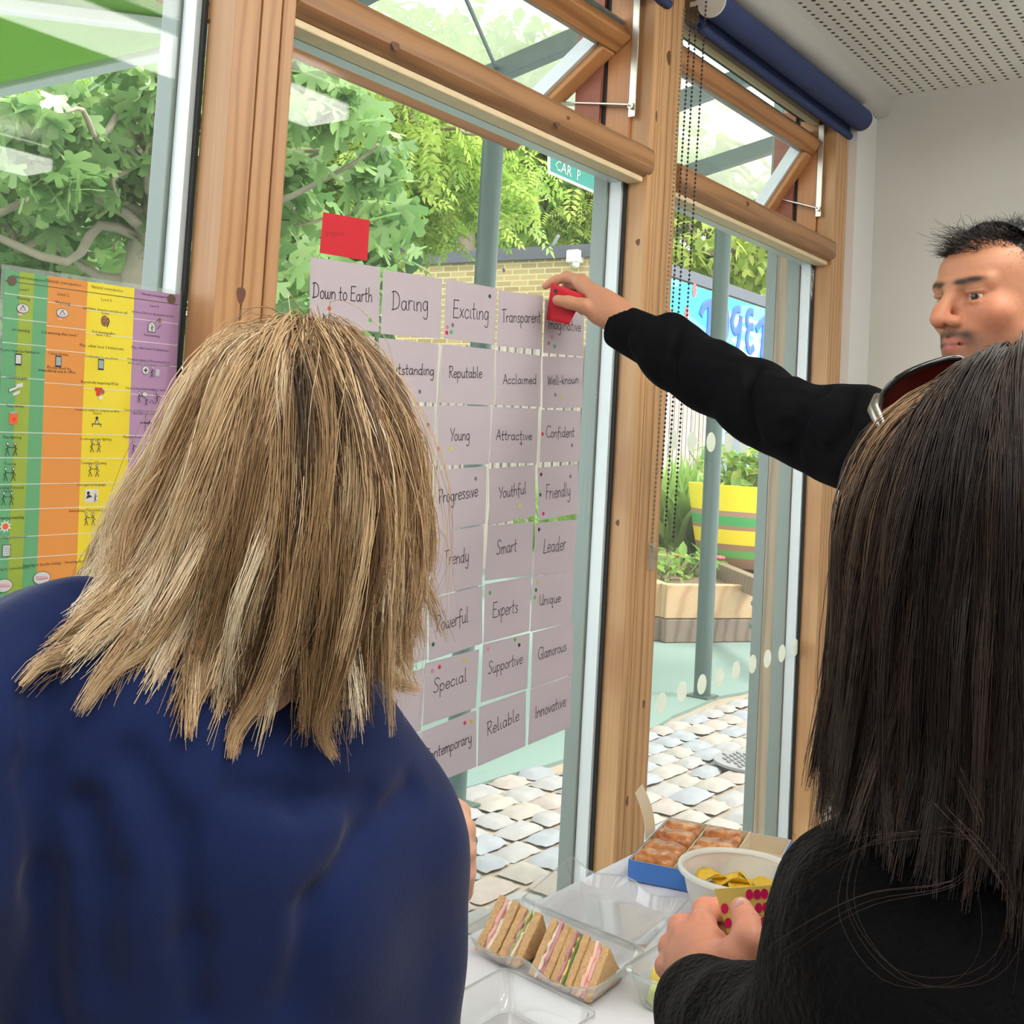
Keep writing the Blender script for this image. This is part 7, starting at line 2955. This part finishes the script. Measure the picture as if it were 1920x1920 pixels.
# sunglasses pushed up on his head
sgm = thing('sunglasses', HM + RM_ @ np.array([.0, .03, .135]), 'dark sunglasses pushed up on the head of the reaching man', 'sunglasses')
M['dark_lens'] = plain('dark_lens', S(26, 20, 24), .08, coat=.5)
for s in (1, -1):
    vs, fs = [], []
    for i in range(13):
        for j in range(7):
            a, b = (i / 12 * 2 - 1), (j / 6 * 2 - 1)
            x = s * (.036 + a * .029)
            z = .1335 + b * .0 + .006 * (1 - abs(b))
            rr_ = math.sqrt(max(0, 1 - (x / .105) ** 2))
            y = .006 - b * .020
            q = np.array([x, y, .142 * rr_ + .004 - .22 * max(0, y - .03)])
            vs.append(RM_ @ low_crown(q) + HM)
    for i in range(12):
        for j in range(6):
            k = i * 7 + j
            fs.append((k, k + 7, k + 8, k + 1))
    o = MB().add(vs, fs).build('lens', M['dark_lens'], sgm, smooth=180)
    md = o.modifiers.new('thick', 'SOLIDIFY')
    md.thickness = .002
    MB().tube([RM_ @ low_crown(np.array([s * .064, .006, .126])) + HM, RM_ @ low_crown(np.array([s * .078, -.03, .095])) + HM, RM_ @ low_crown(np.array([s * .083, -.06, .06])) + HM], .0026, 8).build('temple_arm', M['dark_lens'], sgm, smooth=180)
MB().tube([RM_ @ low_crown(np.array([-.008, .02, .145])) + HM, RM_ @ low_crown(np.array([.008, .02, .145])) + HM], .0025, 8).build('bridge', M['dark_lens'], sgm, smooth=180)
# red note held at the cards
cs_ = [(1037, 531), (1096, 553), (1067, 609), (1028, 600)]
rn = thing('sticky_note', at(1056, 575, 2.362), 'red sticky note with a black dot, held between thumb and fingers', 'sticky note')
n_ = 9
def bil(c, a, b):
    p = [np.array(q, float) for q in c]
    return (p[0] * (1 - a) + p[1] * a) * (1 - b) + (p[3] * (1 - a) + p[2] * a) * b
for kk, (off_, nm) in enumerate(((0, 'note_sheet'), (.010, 'note_sheet'))):
    vs, fs = [], []
    for j in range(n_):
        for i in range(n_):
            a, b = i / (n_ - 1), j / (n_ - 1)
            u, v = bil(cs_, a, b)
            vs.append(at(u - (3.5 if kk else 0), v - (1 if kk else 0), 2.360 + off_ - .010 * a + .012 * math.sin(b * 2.2) * (1 - a)))
    for j in range(n_ - 1):
        for i in range(n_ - 1):
            k = j * n_ + i
            fs.append((k, k + 1, k + n_ + 1, k + n_))
    o = MB().add(vs, fs).build(nm, M['red_note'], rn, smooth=180)
    md = o.modifiers.new('thick', 'SOLIDIFY')
    md.thickness = .0005
dq = at(1042, 546, 2.352)
o = MB().disc(dq, -WM[0], WM[1], .0042, 18, th=.0006).build('dot_sticker', DOTC['k'][1], rn)
o['label'] = 'black round dot sticker'

# ------------------------------------------------------------------ person: the woman with long dark hair in front, right
HBr = at(1868, 1024, .845)
Fr = nrm(WM[2] * .97 - WM[0] * .22 - np.array([0, 0, .12]))
Ur = nrm(np.array([0, 0, 1.0]) - Fr * Fr[2])
Lr = np.cross(Ur, Fr)
RBr = np.stack([Lr, Fr, Ur], 1)
br_ = thing('person', (*at(1880, 2200, .80)[:2], 0), 'person with long dark brown hair in a black fluffy jumper, in front at the right', 'person')
Vh, Qh = head_surface(.004, True)
Vh = relax(Vh, Qh, 2)
Ch = face_tone(Vh, SK_F, 0.0, S(190, 100, 100), S(60, 42, 34))
HIPR = at(1880, 2300, .82)
HIPR[2] = .92
SL, SR_ = at(1660, 1760, .80), at(2230, 1740, .74)
NR = at(1930, 1560, .80)
EL, WL = at(1505, 2010, .88), at(1342, 1902, 1.012)


def br_body(f, g):
    f.chain([(SL, .066 + g), (NR, .068 + g), (SR_, .066 + g)], .05)
    for b_ in (SL, SR_):
        c = NR + (b_ - NR) * .45 + np.array([0, 0, -.10])
        f.cone(c, HIPR + (b_ - NR) * .3, .105 + g, .115 + g, .06)
    f.chain([(SL, .064 + g), (EL, .047 + g), (WL, .030 + g * .7)], .03)
    f.chain([(SR_, .064 + g), (SR_ + np.array([.05, -.08, -.29]), .046 + g), (SR_ + np.array([.12, .08, -.42]), .032 + g)], .03)


lo = np.minimum.reduce([SL, SR_, EL, WL, HIPR]) - .2
lo[2] = .78
hi = np.maximum.reduce([SL, SR_, EL, WL, HIPR]) + .2
hi[2] = 1.45
fb = Field(lo, hi, .009)
br_body(fb, -.028)
fb.cone(NR + np.array([0, 0, -.03]), HBr + RBr @ np.array([0, -.03, -.10]), .056, .050, .03)
Vt, Qt = fb.mesh()
c_ = at(1330, 1765, 1.09)
fh = Field(c_ - np.array([.12, .12, .11]), c_ + np.array([.12, .12, .11]), .0021)
fh.chain([P3(1352, 1895, 1.01, .025), P3(1346, 1842, 1.035, .0245), P3(1330, 1795, 1.06, .0235)], .012)
fh.chain([P3(1335, 1812, 1.05, .0225), P3(1316, 1738, 1.092, .0140)], .010)
fh.chain([P3(1330, 1815, 1.05, .0225), P3(1288, 1764, 1.086, .0138)], .010)
fh.chain([P3(1328, 1822, 1.05, .0215), P3(1276, 1794, 1.078, .0130)], .010)
fh.chain([P3(1332, 1832, 1.045, .0210), P3(1276, 1822, 1.068, .0120)], .010)
fh.chain([P3(1350, 1832, 1.03, .0240), P3(1380, 1798, 1.022, .0185)], .014)
for ch in ([(1316, 1738, 1.094, .0138), (1322, 1708, 1.13, .0122), (1358, 1702, 1.142, .0108), (1380, 1730, 1.135, .0092)],
           [(1286, 1764, 1.090, .0138), (1276, 1740, 1.122, .0124), (1318, 1730, 1.150, .0108), (1362, 1752, 1.142, .0094)],
           [(1274, 1793, 1.082, .0130), (1258, 1776, 1.112, .0118), (1300, 1766, 1.148, .0102), (1346, 1784, 1.140, .0090)],
           [(1274, 1821, 1.070, .0118), (1250, 1812, 1.094, .0108), (1282, 1802, 1.128, .0094), (1318, 1812, 1.124, .0084)],
           [(1380, 1798, 1.021, .0180), (1402, 1764, 1.022, .0146), (1400, 1730, 1.044, .0122), (1390, 1704, 1.066, .0104)]):
    fh.chain([P3(*q) for q in ch], .0045)
Vf, Qf = fh.mesh()
parts_ = [(Vh @ RBr.T + HBr, Qh), (relax(Vt, Qt, 1), Qt), (relax(Vf, Qf, 1), Qf)]
fl_ = Field((HIPR[0] - .3, HIPR[1] - .3, -.02), (HIPR[0] + .3, HIPR[1] + .3, 1.0), .012)
for s in (1, -1):
    h_ = HIPR + Lr * .085 * s
    fl_.chain([(h_ + np.array([0, 0, -.02]), .085), ((h_[0], h_[1], .48), .052), ((h_[0], h_[1], .10), .034), ((h_[0] + Fr[0] * .07, h_[1] + Fr[1] * .07, .04), .03)], .03)
parts_.append(fl_.mesh())
hs = np.array(S(200, 138, 112))
Cb = [Ch, tones(parts_[1][0], SK_F), tones(parts_[2][0], hs), tones(parts_[3][0], SK_F)]
Pf_ = parts_[2][0]
for c, s, col_ in ((at(1330, 1712, 1.13), .022, S(216, 128, 106)), (at(1280, 1758, 1.10), .02, S(210, 130, 108)), (at(1398, 1725, 1.05), .02, S(222, 150, 128))):
    w_ = .6 * np.exp(-((Pf_ - c) ** 2).sum(1) / s ** 2)[:, None]
    Cb[2] = Cb[2] * (1 - w_) + np.array(col_) * w_
bbody = mesh_obj('body', parts_, M['skin'], br_, np.vstack(Cb))
eyes((HBr, RBr), br_)
nl = MB()
nl.sphere(at(1389, 1700, 1.0555), .0066, 14, 10, scale=(1, 1, 1), M=np.stack([WM[0] * .85, -WM[1] * 1.25, WM[2] * .25], 1))
nlo = nl.build('thumb_nail', plain('pale_pink_nail', S(240, 200, 194), .15), bbody, smooth=180)
trousers(br_, HIPR, Lr, Fr, plain('black_trousers', S(26, 26, 30), .85), M['shoe'])
# jumper
M['fluffy'] = plain('black_fluffy_knit', S(11, 11, 13), .95, spec=.08, noise=.4, nscale=150, bump=.5, sheen=.05)
fj = Field(lo, hi, .0065)
br_body(fj, .010)
fj.chain([P3(1505, 2010, .88, .066), P3(1400, 1955, .96, .052), P3(1340, 1908, 1.01, .041), P3(1326, 1900, 1.02, .039)], .03)
fj.cone(NR, NR + np.array([0, 0, .05]), .075, .066, .03)
fj.ripple(folds(41, .0050, 22))
fj.ripple(folds(43, .0022, 60))
fj.clip((0, 0, .84), (0, 0, -1))
Vs_, Qs_ = fj.mesh()
Vs_ = relax(Vs_, Qs_, 1)
mesh_obj('jumper', [(Vs_, Qs_)], M['fluffy'], br_)
# fuzz standing off the knit
r_ = np.random.default_rng(77)
pick = r_.integers(0, len(Vs_), 4500)
ce = Vs_.mean(0)
d_ = r_.normal(size=(len(pick), 3))
d_ /= np.linalg.norm(d_, axis=1)[:, None]
s_ = np.linspace(0, 1, 4)[None, :, None]
cur = Vs_[pick][:, None] + d_[:, None] * .0045 * s_ + r_.normal(size=(len(pick), 1, 3)) * .003 * s_ ** 2
fz = strands('knit_fuzz', cur, np.full(len(pick), .00010), np.full(len(pick), .0), M['fluffy'], br_)
# sticker sheet in her hand
st = thing('sticker_sheet', at(1400, 1715, 1.10), 'yellow sheet of round pink stickers held in the hand of the dark-haired woman', 'sticker sheet')
cs3 = [(1339, 1667), (1482, 1657), (1482, 1812), (1372, 1776)]
Qd = [at(u, v, 1.100) for u, v in cs3]
MB().prism(Qd, WM[2] * .0005).build('backing_sheet', plain('yellow_backing', S(232, 214, 120), .5, trans=.2), st)
M['pink_dot'] = plain('magenta_sticker', S(206, 30, 92), .4)
for (x, y) in ((1605, 595), (1645, 595), (1682, 592), (1478, 668), (1652, 665), (1495, 742), (1508, 815), (1690, 662), (1640, 735), (1680, 735)):
    u, v = 820 + x * .36458, 1460 + y * .36458
    q = at(u, v, 1.0992)
    MB().disc(q, -WM[0], WM[1], .0036, 20, th=.0003, ry=.0050).build('dot_sticker', M['pink_dot'], st)

GR = [
    [(1830, 700, .90), (1760, 760, .94), (1710, 900, .965), (1690, 1100, .96), (1680, 1300, .95), (1660, 1480, .93)],
    [(1810, 712, .87), (1705, 765, .86), (1620, 850, .85), (1580, 960, .845), (1570, 1150, .84), (1552, 1350, .84), (1530, 1600, .83)],
    [(1815, 708, .84), (1725, 785, .815), (1655, 900, .80), (1618, 1050, .80), (1606, 1250, .80), (1586, 1420, .80), (1552, 1610, .785)],
    [(1835, 690, .82), (1762, 780, .785), (1712, 900, .77), (1682, 1080, .765), (1672, 1280, .76), (1650, 1450, .75), (1600, 1630, .73)],
    [(1862, 676, .81), (1812, 770, .765), (1782, 900, .745), (1762, 1100, .74), (1752, 1300, .735), (1740, 1480, .725), (1700, 1690, .695)],
    [(1890, 668, .805), (1862, 770, .755), (1852, 900, .735), (1842, 1100, .73), (1836, 1300, .72), (1830, 1500, .705), (1800, 1720, .685)],
    [(1920, 665, .80), (1912, 770, .75), (1915, 900, .73), (1915, 1100, .725), (1915, 1300, .715), (1915, 1500, .70), (1900, 1800, .675)],
    [(1950, 668, .80), (1970, 770, .755), (1990, 900, .735), (1992, 1200, .725), (1992, 1500, .70), (1990, 1850, .675)],
    [(1985, 690, .82), (2060, 800, .79), (2092, 950, .78), (2092, 1300, .765), (2082, 1700, .72)],
    [(2005, 720, .86), (2110, 860, .85), (2140, 1000, .85), (2132, 1400, .82), (2112, 1700, .78)],
    [(1990, 720, .92), (2080, 860, .96), (2110, 1000, .97), (2105, 1400, .93), (2090, 1600, .89)],
]
for i, g in enumerate(GR):
    f_ = i / (len(GR) - 1)
    g.insert(0, (1850 + 120 * f_, 676, .90 + .015 * math.sin(i * 1.9)))
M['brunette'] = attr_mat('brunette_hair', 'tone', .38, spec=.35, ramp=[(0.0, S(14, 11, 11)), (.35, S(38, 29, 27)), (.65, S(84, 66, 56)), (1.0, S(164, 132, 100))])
ctrR = HBr + RBr @ np.array([0, -.028, .046])
cur, tid = hair_fan(GR, 360, 38, 16, 51, lock_r=.007, fibre_j=.0042, depth=.030, tipvar=.11, curl=.0050, centre=ctrR)
s_ = np.linspace(0, 1, cur.shape[1])[None]
lockt = np.random.default_rng(8).normal(size=400) * .11
T0 = tid[:, 0][:, None]
tn = .43 + lockt[tid[:, 3].astype(int)][:, None] + .05 * tid[:, 2][:, None] + .42 * np.exp(-((T0 - .10) / .075) ** 2) * np.exp(-((s_ - .28) / .22) ** 2) + .12 * np.exp(-((T0 - .12) / .12) ** 2) + .10 * np.exp(-(s_ / .12) ** 2) - .15 * tid[:, 1][:, None]  # lighter roots paint a sheen at the crown into the tint
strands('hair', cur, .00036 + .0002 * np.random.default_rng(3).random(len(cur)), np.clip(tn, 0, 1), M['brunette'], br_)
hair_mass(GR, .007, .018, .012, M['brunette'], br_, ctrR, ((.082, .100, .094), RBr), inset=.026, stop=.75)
# loose long wisps lying over the jumper
W_ = [[(1800, 1450, .70), (1840, 1560, .68), (1760, 1560, .70), (1620, 1580, .715), (1520, 1640, .74)],
      [(1830, 1500, .69), (1800, 1640, .68), (1620, 1680, .70), (1480, 1760, .745), (1430, 1800, .76)],
      [(1620, 1560, .73), (1590, 1700, .72), (1680, 1830, .69), (1820, 1840, .67), (1890, 1760, .66), (1880, 1600, .67)],
      [(1760, 1500, .70), (1850, 1600, .67), (1900, 1700, .66), (1880, 1820, .66)]]
wc_ = []
r_ = np.random.default_rng(4)
for g in W_:
    P_ = []
    for (u, v, d) in g:
        q = fj.trace(u, v, .45, 1.2)
        dq_ = (q - CAM) @ WM[2]
        P_.append(at(u, v, min(d, dq_ - .004)))
    base = resample(np.array(P_), 22)
    for j in range(4):
        wc_.append(base + r_.normal(size=3) * .0022 + np.linspace(0, 1, 22)[:, None] * r_.normal(size=3) * .006)
strands('loose_hair', np.array(wc_), np.full(len(wc_), .0002), np.full(len(wc_), .45), M['brunette'], br_)

# sunglasses on top of her hair
sg2 = thing('sunglasses', at(1740, 720, .90), 'dark-rimmed sunglasses with brown lenses resting on the long dark hair', 'sunglasses')
M['brown_lens'] = plain('brown_lens', S(128, 60, 56), .12, coat=.4, trans=.4)
M['gloss_black'] = plain('glossy_black_frame', S(20, 18, 20), .1, coat=.6)
M['pewter'] = plain('pewter_hinge', S(150, 146, 136), .25, metal=.9)


def oval_lens(cen, ex, ey, nz_, a, b, bulge, parent):
    vs, fs = [cen - nz_ * 0], []
    R_, A_ = 6, 36
    for ri in range(1, R_ + 1):
        t = ri / R_
        for ai in range(A_):
            an = 2 * math.pi * ai / A_
            sq = (abs(math.cos(an)) ** 2.6 + abs(math.sin(an)) ** 2.6) ** (-1 / 2.6)
            vs.append(cen + ex * a * t * sq * math.cos(an) + ey * b * t * sq * math.sin(an) - nz_ * bulge * t * t)
    fs += [(0, 1 + ai, 1 + (ai + 1) % A_) for ai in range(A_)]
    for ri in range(R_ - 1):
        for ai in range(A_):
            a0, a1 = 1 + ri * A_ + ai, 1 + ri * A_ + (ai + 1) % A_
            fs.append((a0, a0 + A_, a1 + A_, a1))
    ol = o = MB().add(vs, fs).build('lens', M['brown_lens'], parent, smooth=180)
    md = o.modifiers.new('thick', 'SOLIDIFY')
    md.thickness = .002
    rim = vs[-A_:]
    MB().tube(list(rim) + [rim[0]], .0026, 8, cap=False).build('lens_rim', M['gloss_black'], ol, smooth=180)


gx = nrm(WM[0] * .96 + WM[2] * .10 - WM[1] * .10)
gz = nrm(WM[2] * .75 - WM[1] * .66)         # lenses tilted back on the head
gy = np.cross(gz, gx)
gy = gy if gy @ WM[1] < 0 else -gy
gn = np.cross(gx, gy)
for (u, v) in ((1722, 722), (1905, 690)):
    oval_lens(at(u, v, .885), nrm(gx * .94 - WM[1] * .0 - gy * (-.30)), nrm(gy - gx * -.0), gn if gn @ WM[2] > 0 else -gn, .0335, .0265, .006, sg2)
MB().tube([at(1800, 690, .888), at(1815, 682, .893), at(1832, 682, .888)], .003, 8).build('bridge', M['gloss_black'], sg2, smooth=180)
MB().tube([at(1648, 745, .878), at(1640, 768, .868), at(1655, 800, .855), at(1672, 830, .842)], np.array([.0045, .0055, .005, .003]), 10).build('temple_arm', M['pewter'], sg2, smooth=180)
MB().tube([at(2000, 690, .87), at(2040, 740, .84), at(2070, 840, .80)], .004, 8).build('temple_arm', M['pewter'], sg2, smooth=180)
